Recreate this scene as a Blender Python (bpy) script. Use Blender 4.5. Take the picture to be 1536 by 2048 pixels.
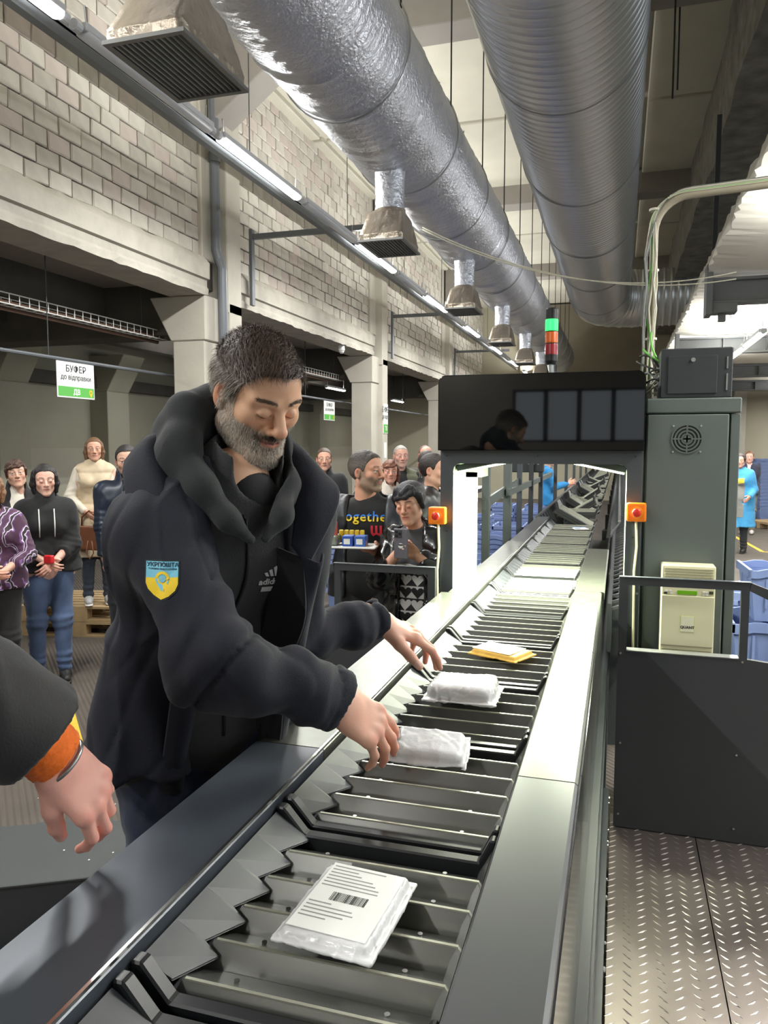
import bpy, bmesh, math, random
import numpy as np
from mathutils import Vector, Matrix
from mathutils.bvhtree import BVHTree

for o in list(bpy.data.objects): bpy.data.objects.remove(o)
C = bpy.context.scene.collection
PI = math.pi

# ---------------------------------------------------------------- camera
cam_data = bpy.data.cameras.new('camera'); cam = bpy.data.objects.new('camera', cam_data); C.objects.link(cam)
cam_data.sensor_fit = 'VERTICAL'; cam_data.sensor_height = 36; cam_data.lens = 1538 / 2048 * 36
cam_data.clip_start = 0.02; cam_data.clip_end = 200
YAW, PITCH = math.radians(17.0), math.radians(4.98)
fw = Vector((-math.sin(YAW) * math.cos(PITCH), math.cos(YAW) * math.cos(PITCH), -math.sin(PITCH)))
rt = Vector((math.cos(YAW), math.sin(YAW), 0)); upv = rt.cross(fw)
cam.matrix_world = Matrix(((rt.x, upv.x, -fw.x, 0), (rt.y, upv.y, -fw.y, 0), (rt.z, upv.z, -fw.z, 1.8), (0, 0, 0, 1)))
bpy.context.scene.camera = cam

# ---------------------------------------------------------------- world, exposure
vs = bpy.context.scene.view_settings
vs.view_transform = 'Standard'; vs.look = 'None'; vs.gamma = 1; vs.use_curve_mapping = False
vs.exposure = 0.22
W = bpy.data.worlds.new('world'); bpy.context.scene.world = W; W.use_nodes = True
W.node_tree.nodes['Background'].inputs[0].default_value = (0.80, 0.87, 0.93, 1)
W.node_tree.nodes['Background'].inputs[1].default_value = 1.1

# ---------------------------------------------------------------- lamp powers (used by the fixtures below)
LAMP_W = 95          # ceiling LED battens
LAMP_W_RIGHT = 70
GANTRY_W = 40         # strip lamps under the scanner hood
WHITE = (0.98, 0.985, 0.97)
GREENISH = (0.96, 1.0, 0.78)

def area_light(name, loc, size, size_y, power, color, rot=(0, 0, 0), parent=None, spread=None):
    l = bpy.data.lights.new(name, 'AREA'); l.shape = 'RECTANGLE'; l.size = size; l.size_y = size_y
    l.energy = power; l.color = color
    if spread: l.spread = spread
    o = bpy.data.objects.new(name, l); C.objects.link(o); o.location = loc; o.rotation_euler = rot
    if parent: o.parent = parent
    return o


# ================================================================ helpers
def lin(c):
    c = np.asarray(c, float) / 255.0
    return np.where(c <= 0.04045, c / 12.92, ((c + 0.055) / 1.055) ** 2.4)

def tag(o, label, cat, group=None, kind=None):
    o['label'] = label; o['category'] = cat
    if group: o['group'] = group
    if kind: o['kind'] = kind
    return o
def empty(name, loc=(0, 0, 0), label=None, cat=None, group=None, rz=0):
    o = bpy.data.objects.new(name, None); C.objects.link(o); o.location = loc; o.rotation_euler = (0, 0, rz)
    o.empty_display_size = 0.1
    if label: tag(o, label, cat, group)
    return o
def link(name, me, mat=None, parent=None, loc=None, kind=None, label=None):
    o = bpy.data.objects.new(name, me); C.objects.link(o)
    if mat is not None and not me.materials: me.materials.append(mat)
    if parent is not None:
        o.parent = parent
    if loc is not None: o.location = loc
    if kind: o['kind'] = kind
    if label: o['label'] = label
    return o
def wchild(o, parent):      # geometry given in world coordinates, parent is an unrotated/rotated empty
    bpy.context.view_layer.update()
    o.parent = parent; o.matrix_parent_inverse = parent.matrix_world.inverted()
    return o

class MB:
    """collects simple shapes into one mesh"""
    def __init__(s): s.v = []; s.f = []; s.m = []; s.sm = []; s.cur = 0; s.smooth = False
    def add(s, vs, fs):
        n = len(s.v); s.v += [tuple(map(float, p)) for p in vs]
        for f in fs: s.f.append(tuple(i + n for i in f)); s.m.append(s.cur); s.sm.append(s.smooth)
        return s
    def box(s, a, b, taper=None):
        x0, y0, z0 = a; x1, y1, z1 = b
        return s.add([(x0, y0, z0), (x1, y0, z0), (x1, y1, z0), (x0, y1, z0), (x0, y0, z1), (x1, y0, z1), (x1, y1, z1), (x0, y1, z1)],
                     [(0, 3, 2, 1), (4, 5, 6, 7), (0, 1, 5, 4), (1, 2, 6, 5), (2, 3, 7, 6), (3, 0, 4, 7)])
    def hexa(s, p):          # 8 points, bottom ring then top ring
        return s.add(p, [(0, 3, 2, 1), (4, 5, 6, 7), (0, 1, 5, 4), (1, 2, 6, 5), (2, 3, 7, 6), (3, 0, 4, 7)])
    def prism(s, poly, axis, a, b):   # poly in the two other axes (cyclic order), extruded a..b along axis
        n = len(poly)
        def P(u, v, w):
            return {0: (w, u, v), 1: (u, w, v), 2: (u, v, w)}[axis]
        vs_ = [P(u, v, a) for u, v in poly] + [P(u, v, b) for u, v in poly]
        fs = [tuple(range(n)), tuple(range(2 * n - 1, n - 1, -1))]
        for i in range(n): j = (i + 1) % n; fs.append((i, i + n, j + n, j))
        return s.add(vs_, fs)
    def tube(s, pts, r, seg=8, caps=True, closed=False):
        pts = [Vector(p) for p in pts]; n = len(pts); rr = r if hasattr(r, '__len__') else [r] * n
        ring = []; prev = None
        for i, p in enumerate(pts):
            if closed: t = pts[(i + 1) % n] - pts[i - 1]
            else: t = pts[min(i + 1, n - 1)] - pts[max(i - 1, 0)]
            t.normalize()
            if prev is None:
                a = Vector((0, 0, 1)) if abs(t.z) < 0.9 else Vector((1, 0, 0)); u = t.cross(a).normalized()
            else:
                u = (prev - t * prev.dot(t)).normalized()
            prev = u; w = t.cross(u)
            ring.append([p + (u * math.cos(2 * PI * k / seg) + w * math.sin(2 * PI * k / seg)) * rr[i] for k in range(seg)])
        vs_ = [q for rg in ring for q in rg]; fs = []
        m = n if closed else n - 1
        for i in range(m):
            i2 = (i + 1) % n
            for k in range(seg):
                k2 = (k + 1) % seg; fs.append((i * seg + k, i * seg + k2, i2 * seg + k2, i2 * seg + k))
        if caps and not closed:
            fs.append(tuple(range(seg - 1, -1, -1))); fs.append(tuple((n - 1) * seg + k for k in range(seg)))
        return s.add(vs_, fs)
    def lathe(s, prof, seg=24, c=(0, 0, 0), ax=2, caps=True):   # prof: (r, h)
        vs_ = []
        for r, h in prof:
            for k in range(seg):
                a = 2 * PI * k / seg; u, v = r * math.cos(a), r * math.sin(a)
                p = {2: (u, v, h), 1: (v, h, u), 0: (h, u, v)}[ax]
                vs_.append((p[0] + c[0], p[1] + c[1], p[2] + c[2]))
        fs = []
        for i in range(len(prof) - 1):
            for k in range(seg):
                k2 = (k + 1) % seg; fs.append((i * seg + k, i * seg + k2, (i + 1) * seg + k2, (i + 1) * seg + k))
        if caps:
            fs.append(tuple(range(seg - 1, -1, -1))); n = len(prof) - 1; fs.append(tuple(n * seg + k for k in range(seg)))
        return s.add(vs_, fs)
    def mesh(s, name, mats=None, bevel=0, seg=1):
        me = bpy.data.meshes.new(name); me.from_pydata(s.v, [], s.f)
        if mats is not None:
            for m in (mats if isinstance(mats, (list, tuple)) else [mats]): me.materials.append(m)
        me.polygons.foreach_set('material_index', s.m)
        me.polygons.foreach_set('use_smooth', s.sm)
        if bevel:
            bm = bmesh.new(); bm.from_mesh(me)
            bmesh.ops.recalc_face_normals(bm, faces=bm.faces)
            es = [e for e in bm.edges if len(e.link_faces) == 2 and e.calc_face_angle(0) > 0.5]
            bmesh.ops.bevel(bm, geom=es, offset=bevel, segments=seg, affect='EDGES', clamp_overlap=True, profile=0.6)
            bm.to_mesh(me); bm.free()
        else:
            bm = bmesh.new(); bm.from_mesh(me); bmesh.ops.recalc_face_normals(bm, faces=bm.faces); bm.to_mesh(me); bm.free()
        me.update(); return me
    def obj(s, name, mats, parent=None, bevel=0, seg=1, kind=None, label=None, loc=None):
        o = link(name, s.mesh(name, mats, bevel, seg), None, parent, loc, kind, label)
        return o
def bx(a, b): return MB().box(a, b)

# ---------------------------------------------------------------- materials
def mat(name, rgb, rough=0.6, metal=0.0, noise=0.0, nscale=8, bump=0.0, bscale=40, sheen=0, coat=0, emit=None, estr=0,
        stretch=None, rgb2=None, spec=0.5, attr=False, rvar=0.0, trans=0.0, alpha=1, sss=0, bdist=0.01, obj_space=True):
    m = bpy.data.materials.new(name); m.use_nodes = True; nt = m.node_tree; N = nt.nodes; L = nt.links
    b = N['Principled BSDF']; col = tuple(lin(rgb)) + (1,)
    b.inputs['Base Color'].default_value = col; b.inputs['Roughness'].default_value = rough; b.inputs['Metallic'].default_value = metal
    b.inputs['Specular IOR Level'].default_value = spec
    if sheen: b.inputs['Sheen Weight'].default_value = sheen; b.inputs['Sheen Roughness'].default_value = 0.5
    if coat: b.inputs['Coat Weight'].default_value = coat; b.inputs['Coat Roughness'].default_value = 0.08
    if emit is not None: b.inputs['Emission Color'].default_value = tuple(lin(emit)) + (1,); b.inputs['Emission Strength'].default_value = estr
    if trans: b.inputs['Transmission Weight'].default_value = trans
    if alpha < 1: b.inputs['Alpha'].default_value = alpha
    if sss:
        b.inputs['Subsurface Weight'].default_value = sss; b.inputs['Subsurface Radius'].default_value = (0.02, 0.007, 0.004); b.inputs['Subsurface Scale'].default_value = 0.4
    src = None
    if noise or bump or attr or rvar:
        tc = N.new('ShaderNodeTexCoord'); mp = N.new('ShaderNodeMapping'); L.new(tc.outputs['Object'], mp.inputs[0])
        if stretch: mp.inputs['Scale'].default_value = stretch
    if attr:
        at = N.new('ShaderNodeAttribute'); at.attribute_name = 'Col'; src = at.outputs['Color']
    if noise:
        nz = N.new('ShaderNodeTexNoise'); nz.inputs['Scale'].default_value = nscale; nz.inputs['Detail'].default_value = 5
        L.new(mp.outputs[0], nz.inputs['Vector'])
        cr = N.new('ShaderNodeMapRange'); cr.inputs[1].default_value = 0.3; cr.inputs[2].default_value = 0.7
        L.new(nz.outputs['Fac'], cr.inputs[0])
        mx = N.new('ShaderNodeMix'); mx.data_type = 'RGBA'
        if src is not None:
            hs = N.new('ShaderNodeHueSaturation'); hs.inputs['Value'].default_value = 1 - noise; L.new(src, hs.inputs['Color'])
            L.new(src, mx.inputs[6]); L.new(hs.outputs[0], mx.inputs[7])
        else:
            mx.inputs[6].default_value = col
            c2 = tuple(lin(rgb2)) + (1,) if rgb2 is not None else tuple(np.array(col[:3]) * (1 - noise)) + (1,)
            mx.inputs[7].default_value = c2
        L.new(cr.outputs[0], mx.inputs[0]); src = mx.outputs[2]
    if src is not None: L.new(src, b.inputs['Base Color'])
    if rvar:
        n3 = N.new('ShaderNodeTexNoise'); n3.inputs['Scale'].default_value = nscale * 1.7; n3.inputs['Detail'].default_value = 6
        L.new(mp.outputs[0], n3.inputs['Vector'])
        mr = N.new('ShaderNodeMapRange'); mr.inputs[1].default_value = 0.15; mr.inputs[2].default_value = 0.85
        mr.inputs[3].default_value = max(0.02, rough - rvar); mr.inputs[4].default_value = rough + rvar
        L.new(n3.outputs['Fac'], mr.inputs[0]); L.new(mr.outputs[0], b.inputs['Roughness'])
    if bump:
        n2 = N.new('ShaderNodeTexNoise'); n2.inputs['Scale'].default_value = bscale; n2.inputs['Detail'].default_value = 4
        L.new(mp.outputs[0], n2.inputs['Vector'])
        bp = N.new('ShaderNodeBump'); bp.inputs['Strength'].default_value = bump; bp.inputs['Distance'].default_value = bdist
        L.new(n2.outputs['Fac'], bp.inputs['Height']); L.new(bp.outputs[0], b.inputs['Normal'])
    return m

# ================================================================ signed distance modelling
def v3(a): return np.array(a, np.float32)
class F:
    """list of primitives evaluated on a local grid, meshed by surface nets"""
    def __init__(s): s.p = []
    def _a(s, fn, lo, hi, op, k): s.p.append((fn, v3(lo), v3(hi), op, k)); return s
    def cap(s, a, b, r1, r2=None, k=0.02, flat=None, op='u'):
        a, b = v3(a), v3(b); r2 = r1 if r2 is None else r2; ba = b - a; bb = float(ba @ ba) + 1e-9
        if flat is not None:
            n = v3(flat[0]); n = n / np.linalg.norm(n); fs = flat[1] - 1.0
        def fn(X, Y, Z):
            px, py, pz = X - a[0], Y - a[1], Z - a[2]
            h = np.clip((px * ba[0] + py * ba[1] + pz * ba[2]) / bb, 0, 1)
            px = px - ba[0] * h; py = py - ba[1] * h; pz = pz - ba[2] * h
            if flat is not None:
                dn = (px * n[0] + py * n[1] + pz * n[2]) * fs
                px = px + n[0] * dn; py = py + n[1] * dn; pz = pz + n[2] * dn
            d = np.sqrt(px * px + py * py + pz * pz) - (r1 + (r2 - r1) * h)
            return d
        r = max(r1, r2); ex = r if flat is None or flat[1] >= 1 else r / flat[1]
        return s._a(fn, np.minimum(a, b) - ex, np.maximum(a, b) + ex, op, k)
    def chain(s, pts, rs, k=0.02, flat=None, op='u'):
        for i in range(len(pts) - 1): s.cap(pts[i], pts[i + 1], rs[i], rs[i + 1], k, flat, op)
        return s
    def ell(s, c, r, R=None, k=0.02, op='u'):
        c, r = v3(c), v3(r); M = np.eye(3, dtype=np.float32) if R is None else np.array(R, np.float32)
        def fn(X, Y, Z):
            x, y, z = X - c[0], Y - c[1], Z - c[2]
            u = (x * M[0, 0] + y * M[1, 0] + z * M[2, 0]); v = (x * M[0, 1] + y * M[1, 1] + z * M[2, 1]); w = (x * M[0, 2] + y * M[1, 2] + z * M[2, 2])
            k0 = np.sqrt((u / r[0]) ** 2 + (v / r[1]) ** 2 + (w / r[2]) ** 2) + 1e-6
            k1 = np.sqrt((u / r[0] ** 2) ** 2 + (v / r[1] ** 2) ** 2 + (w / r[2] ** 2) ** 2) + 1e-6
            return k0 * (k0 - 1) / k1
        ex = np.abs(M) @ r
        return s._a(fn, c - ex, c + ex, op, k)
    def box(s, c, h, R=None, rd=0.0, k=0.01, op='u'):
        c, h = v3(c), v3(h) - rd; M = np.eye(3, dtype=np.float32) if R is None else np.array(R, np.float32)
        def fn(X, Y, Z):
            x, y, z = X - c[0], Y - c[1], Z - c[2]
            q = [np.abs(x * M[0, i] + y * M[1, i] + z * M[2, i]) - h[i] for i in range(3)]
            o = np.sqrt(np.maximum(q[0], 0) ** 2 + np.maximum(q[1], 0) ** 2 + np.maximum(q[2], 0) ** 2)
            return o + np.minimum(np.maximum(q[0], np.maximum(q[1], q[2])), 0) - rd
        ex = np.abs(M) @ (h + rd)
        return s._a(fn, c - ex, c + ex, op, k)
    def fn(s, f, lo, hi, op='u', k=0.01): return s._a(f, lo, hi, op, k)
    def build(s, h, post=None, pad=0.0):
        lo = np.min([p[1] for p in s.p if p[3] == 'u'], 0) - 3 * h - pad; hi = np.max([p[2] for p in s.p if p[3] == 'u'], 0) + 3 * h + pad
        n = np.ceil((hi - lo) / h).astype(int) + 1
        ax = [(lo[i] + np.arange(n[i]) * h).astype(np.float32) for i in range(3)]
        D = np.full(n, 0.5, np.float32)
        for fn, plo, phi, op, k in s.p:
            m = k + 3 * h + pad
            i0 = np.clip(np.floor((plo - m - lo) / h).astype(int), 0, n); i1 = np.clip(np.ceil((phi + m - lo) / h).astype(int) + 1, 0, n)
            if np.any(i1 <= i0): continue
            sl = tuple(slice(i0[q], i1[q]) for q in range(3))
            X = ax[0][sl[0]][:, None, None]; Y = ax[1][sl[1]][None, :, None]; Z = ax[2][sl[2]][None, None, :]
            d = fn(X, Y, Z); A = D[sl]
            if op == 'u':
                hh = np.maximum(k - np.abs(A - d), 0) / max(k, 1e-6); D[sl] = np.minimum(A, d) - hh * hh * k * 0.25
            elif op == 's':
                hh = np.maximum(k - np.abs(A + d), 0) / max(k, 1e-6); D[sl] = np.maximum(A, -d) + hh * hh * k * 0.25
            elif op == 'd':     # add displacement
                D[sl] = A + d
        if post is not None:
            D = post(D, ax[0][:, None, None], ax[1][None, :, None], ax[2][None, None, :]).astype(np.float32)
        D[0] = D[-1] = 0.5; D[:, 0] = D[:, -1] = 0.5; D[:, :, 0] = D[:, :, -1] = 0.5
        return nets(D, lo, h)

def nets(D, lo, h):
    S = D < 0; n = D.shape
    cnt = np.zeros(tuple(a - 1 for a in n), np.int8)
    offs = [(a, b, c) for a in (0, 1) for b in (0, 1) for c in (0, 1)]
    for a, b, c in offs: cnt += S[a:n[0] - 1 + a, b:n[1] - 1 + b, c:n[2] - 1 + c]
    mk = (cnt > 0) & (cnt < 8)
    I = np.argwhere(mk); idx = np.full(mk.shape, -1, np.int32); idx[mk] = np.arange(len(I))
    cv = np.stack([D[I[:, 0] + a, I[:, 1] + b, I[:, 2] + c] for a, b, c in offs], 1)
    O = np.array(offs, np.float32); P = np.zeros((len(I), 3), np.float32); w = np.zeros(len(I), np.float32)
    for e0 in range(8):
        for e1 in range(e0 + 1, 8):
            if np.abs(O[e0] - O[e1]).sum() != 1: continue
            a, b = cv[:, e0], cv[:, e1]; ch = (a < 0) != (b < 0)
            t = np.where(ch, a / np.where(np.abs(a - b) < 1e-9, 1, a - b), 0)[:, None]
            P += np.where(ch[:, None], O[e0] + (O[e1] - O[e0]) * t, 0); w += ch
    V = (I + P / w[:, None]) * h + lo
    Q = []
    for ax_ in range(3):
        u, v = (ax_ + 1) % 3, (ax_ + 2) % 3
        s0 = [slice(None)] * 3; s1 = [slice(None)] * 3; s0[ax_] = slice(0, n[ax_] - 1); s1[ax_] = slice(1, n[ax_])
        A, B = S[tuple(s0)], S[tuple(s1)]; E_ = np.argwhere(A != B)
        E_ = E_[(E_[:, u] > 0) & (E_[:, v] > 0) & (E_[:, u] < n[u] - 1) & (E_[:, v] < n[v] - 1)]
        flip = A[E_[:, 0], E_[:, 1], E_[:, 2]]
        du = np.zeros(3, int); du[u] = 1; dv = np.zeros(3, int); dv[v] = 1
        q = [E_ - du - dv, E_ - dv, E_, E_ - du]
        q = np.stack([idx[c[:, 0], c[:, 1], c[:, 2]] for c in q], 1)
        q[~flip] = q[~flip][:, ::-1]
        Q.append(q)
    return V.astype(np.float32), np.concatenate(Q).astype(np.int32)

def smooth_v(V, Q, it=1, lam=0.5):
    for _ in range(it):
        s = np.zeros_like(V); c = np.zeros(len(V), np.float32)
        for a, b in ((0, 1), (1, 2), (2, 3), (3, 0)):
            for p, q in ((a, b), (b, a)):
                for d in range(3): s[:, d] += np.bincount(Q[:, p], weights=V[Q[:, q], d], minlength=len(V)).astype(np.float32)
                c += np.bincount(Q[:, p], minlength=len(V)).astype(np.float32)
        V = V + lam * (s / np.maximum(c, 1)[:, None] - V)
    return V
def join(parts):
    Vs, Qs, Cs = [], [], []; n = 0
    for p in parts:
        V, Q = p[0], p[1]; Vs.append(V); Qs.append(Q + n); n += len(V)
        if len(p) > 2: Cs.append(p[2])
    return (np.concatenate(Vs), np.concatenate(Qs)) + ((np.concatenate(Cs),) if Cs else ())
def mesh_np(name, V, Q, cols=None, mat_=None, smooth=True, o=None):
    """vertices in world coordinates; stored relative to o"""
    me = bpy.data.meshes.new(name); k = Q.shape[1]
    if o is not None: V = V - np.array(o, np.float32)
    me.vertices.add(len(V)); me.vertices.foreach_set('co', np.ascontiguousarray(V, np.float32).ravel())
    me.loops.add(len(Q) * k); me.loops.foreach_set('vertex_index', np.ascontiguousarray(Q, np.int32).ravel())
    me.polygons.add(len(Q)); me.polygons.foreach_set('loop_start', np.arange(0, len(Q) * k, k, dtype=np.int32))
    try: me.polygons.foreach_set('loop_total', np.full(len(Q), k, np.int32))
    except Exception: pass
    me.polygons.foreach_set('use_smooth', np.full(len(Q), smooth))
    me.update(calc_edges=True)
    if cols is not None:
        at = me.color_attributes.new('Col', 'FLOAT_COLOR', 'POINT')
        at.data.foreach_set('color', np.concatenate([cols, np.ones((len(cols), 1))], 1).astype(np.float32).ravel())
    if mat_ is not None: me.materials.append(mat_)
    return me

def sn(X, Y, Z, f, seed=0):
    """cheap smooth pseudo noise in about -1..1"""
    r = np.random.RandomState(seed); o = 0
    for i in range(4):
        d = r.normal(size=3); d /= np.linalg.norm(d); p = r.uniform(0, 6.28, 2); e = r.normal(size=3); e /= np.linalg.norm(e)
        o = o + np.sin(f * (d[0] * X + d[1] * Y + d[2] * Z) * (0.8 + 0.35 * i) + p[0] + 1.3 * np.sin(f * 0.6 * (e[0] * X + e[1] * Y + e[2] * Z) + p[1]))
    return o / 3.0
def sstep(a, b, x): t = np.clip((x - a) / (b - a), 0, 1); return t * t * (3 - 2 * t)
def rotm(yaw, pitch=0, roll=0):
    """columns right, forward, up; yaw turns forward from +Y counter-clockwise, pitch looks up"""
    cy, sy = math.cos(yaw), math.sin(yaw); Rz = np.array([[cy, -sy, 0], [sy, cy, 0], [0, 0, 1]])
    cp, sp = math.cos(pitch), math.sin(pitch); Rx = np.array([[1, 0, 0], [0, cp, -sp], [0, sp, cp]])
    cr, sr = math.cos(roll), math.sin(roll); Ry = np.array([[cr, 0, sr], [0, 1, 0], [-sr, 0, cr]])
    return Rz @ Rx @ Ry
def basis(fwd, up):
    f = np.array(fwd, float); f /= np.linalg.norm(f); r = np.cross(f, up); r /= np.linalg.norm(r); u = np.cross(r, f)
    return np.stack([r, f, u], 1)

def text_mesh(s, size, name='lettering', depth=0.001, align='CENTER', space=1.0, bold=0.0):
    c = bpy.data.curves.new(name, 'FONT'); c.body = s; c.size = size; c.align_x = align; c.align_y = 'CENTER'; c.extrude = depth; c.space_character = space
    c.resolution_u = 2; c.offset = bold
    o = bpy.data.objects.new('tmp', c); C.objects.link(o); dg = bpy.context.evaluated_depsgraph_get()
    me = bpy.data.meshes.new_from_object(o.evaluated_get(dg)); bpy.data.objects.remove(o); bpy.data.curves.remove(c)
    me.name = name; return me
def text_obj(s, size, m, parent, loc, R, **kw):
    """R: columns right, up-normal handled by caller: text lies in local xy, faces local +z"""
    me = text_mesh(s, size, **kw); me.materials.clear(); me.materials.append(m)
    o = bpy.data.objects.new('lettering', me); C.objects.link(o); o.parent = parent
    o.matrix_local = Matrix.Translation(loc) @ Matrix([list(r) for r in R]).to_4x4()
    return o
RF = np.array([[1, 0, 0], [0, 0, -1], [0, 1, 0]])       # text facing -Y, upright
RX = np.array([[0, 0, 1], [1, 0, 0], [0, 1, 0]])        # text facing +X, upright
# ================================================================ materials
M = {}
M['brick'] = mat('brick_paint', (202, 196, 184), 0.75, noise=0.16, nscale=5, bump=0.35, bscale=45)
M['brick2'] = mat('brick_paint_pink', (196, 184, 174), 0.75, noise=0.14, nscale=6, bump=0.35, bscale=45)
M['brick3'] = mat('brick_paint_grey', (188, 182, 170), 0.75, noise=0.18, nscale=7, bump=0.35, bscale=45)
M['mortar'] = mat('mortar', (84, 79, 74), 0.9, noise=0.35, nscale=12, bump=0.5, bscale=60)
M['plaster'] = mat('plaster', (190, 184, 171), 0.8, noise=0.10, nscale=3, bump=0.25, bscale=14)
M['plaster_worn'] = mat('plaster_worn', (176, 170, 158), 0.85, noise=0.22, nscale=4, bump=0.5, bscale=20)
M['rough_concrete'] = mat('rough_concrete', (150, 146, 138), 0.9, noise=0.5, nscale=5, bump=1.0, bscale=22)
M['ceiling'] = mat('ceiling_paint', (198, 193, 176), 0.85, noise=0.10, nscale=2, bump=0.1)
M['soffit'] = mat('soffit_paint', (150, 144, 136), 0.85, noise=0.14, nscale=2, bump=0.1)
M['backwall'] = mat('backwall_paint', (164, 162, 144), 0.75, noise=0.10, nscale=1.2, bump=0.15, bscale=8)
M['backwall_low'] = mat('backwall_lower_paint', (172, 168, 152), 0.6, noise=0.08, nscale=2)
M['darkconc'] = mat('sooty_concrete', (84, 80, 74), 0.9, noise=0.3, nscale=3, bump=0.3)  # darker concrete tone with random variation
M['floor'] = mat('floor_mat', (84, 76, 68), 0.75, noise=0.25, nscale=3, rvar=0.1)
M['endwall'] = mat('end_wall_paint', (186, 180, 158), 0.8, noise=0.08, nscale=1)
M['endtan'] = mat('end_wall_tan', (128, 120, 102), 0.8, noise=0.15, nscale=2)
M['slabwhite'] = mat('foam_white', (236, 231, 216), 0.8, noise=0.05, nscale=2, bump=0.2, bscale=6)
M['steel_dark'] = mat('steel_dark', (62, 65, 66), 0.45, metal=0.0, noise=0.1)
M['steel_beam'] = mat('steel_beam_grey', (96, 98, 98), 0.6)
M['steel_grey'] = mat('pipe_grey', (104, 108, 112), 0.45, noise=0.1, nscale=4)
M['galv'] = mat('galvanised', (176, 178, 178), 0.35, metal=0.85, noise=0.15, nscale=9, rvar=0.1)
M['lamp'] = mat('lamp_diffuser', (255, 255, 255), 0.5, emit=(255, 253, 246), estr=14)
M['lamp_off'] = mat('lamp_off_diffuser', (206, 208, 212), 0.35)
M['lampbody'] = mat('lamp_body', (188, 190, 194), 0.5)
M['black'] = mat('black_plastic', (22, 23, 24), 0.5)
M['white'] = mat('white_plastic', (228, 228, 222), 0.4)
M['signwhite'] = mat('sign_white', (238, 238, 234), 0.4)
M['signgreen'] = mat('sign_green', (92, 178, 78), 0.45)
M['signyellow'] = mat('sign_yellow', (226, 190, 40), 0.45)
M['ink'] = mat('ink', (40, 42, 44), 0.6)
M['foil'] = mat('foil_wrap', (214, 216, 224), 0.36, metal=0.88, noise=0.10, nscale=7, bump=0.9, bscale=46, rvar=0.08, bdist=0.012)
M['foil2'] = mat('foil_box', (186, 174, 158), 0.36, metal=0.85, noise=0.12, nscale=6, bump=0.5, bscale=30, rvar=0.06, bdist=0.012)
M['spiral'] = mat('spiral_duct_steel', (226, 228, 230), 0.36, metal=0.82)
M['grille'] = mat('grille_metal', (132, 132, 130), 0.45, metal=0.5)

# ================================================================ room
XW = -4.4                     # plane of the brick wall and the columns
COL_Y = [2.0, 8.0, 13.98, 19.98]
def structure(o): o['kind'] = 'structure'; return o
Y0, Y1 = -7.0, 26.0

# floor with an anti-slip ribbed finish
fl = structure(MB().add([(-9, Y0, 0), (9, Y0, 0), (9, Y1, 0), (-9, Y1, 0)], [(0, 1, 2, 3)]).obj('floor', M['floor']))
nt = M['floor'].node_tree
tcn = nt.nodes.new('ShaderNodeTexCoord'); wv = nt.nodes.new('ShaderNodeTexWave'); wv.inputs['Scale'].default_value = 14; wv.bands_direction = 'DIAGONAL'
bp = nt.nodes.new('ShaderNodeBump'); bp.inputs['Strength'].default_value = 0.5; bp.inputs['Distance'].default_value = 0.01
nt.links.new(tcn.outputs['Object'], wv.inputs['Vector']); nt.links.new(wv.outputs['Fac'], bp.inputs['Height'])
nt.links.new(bp.outputs[0], nt.nodes['Principled BSDF'].inputs['Normal'])

# ceiling: wide slabs with shallow ribs
ce = MB(); ce.box((-9, Y0, 6.35), (9, Y1, 6.5))
ceiling = structure(ce.obj('ceiling', M['ceiling']))
pan = bx((-0.72, -1.45, 0), (0.72, 1.45, 0.09)).mesh('ceiling_panel', M['ceiling'], 0.015)
for i in range(-1, 5):
    for j in range(0, 9):
        link('ceiling_panel', pan, None, ceiling, (XW + 0.85 + (i + 0) * 1.5 + 0.0, -2.5 + 3.0 * j, 6.27))
# cross beams at the columns
for y in COL_Y + [-3.75]:
    b = MB().box((XW, y - 0.2, 5.95), (9, y + 0.2, 6.36))
    b.hexa([(XW, y - 0.2, 5.3), (XW + 0.02, y - 0.2, 5.3), (XW + 0.02, y + 0.2, 5.3), (XW, y + 0.2, 5.3), (XW, y - 0.2, 5.97), (XW + 0.95, y - 0.2, 5.97), (XW + 0.95, y + 0.2, 5.97), (XW, y + 0.2, 5.97)])
    o = b.obj('trim_1', M['soffit'], bevel=0.01); structure(o)
# long rough-plastered beam on the right
lb = MB(); random.seed(3)
n = 60; ys = [Y0 + (Y1 - Y0) * i / n for i in range(n + 1)]
vs_ = []; fs_ = []
for y in ys:
    j = [random.uniform(-0.03, 0.03) for _ in range(4)]
    vs_ += [(1.0 + j[0], y, 6.36), (1.0 + j[1], y, 5.25 + j[2]), (1.75, y, 5.25 + j[3]), (1.75, y, 6.36)]
for i in range(n):
    for k in range(3): a = i * 4 + k; fs_.append((a, a + 1, a + 5, a + 4))
structure(lb.add(vs_, fs_).obj('trim_2', M['rough_concrete']))

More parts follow.
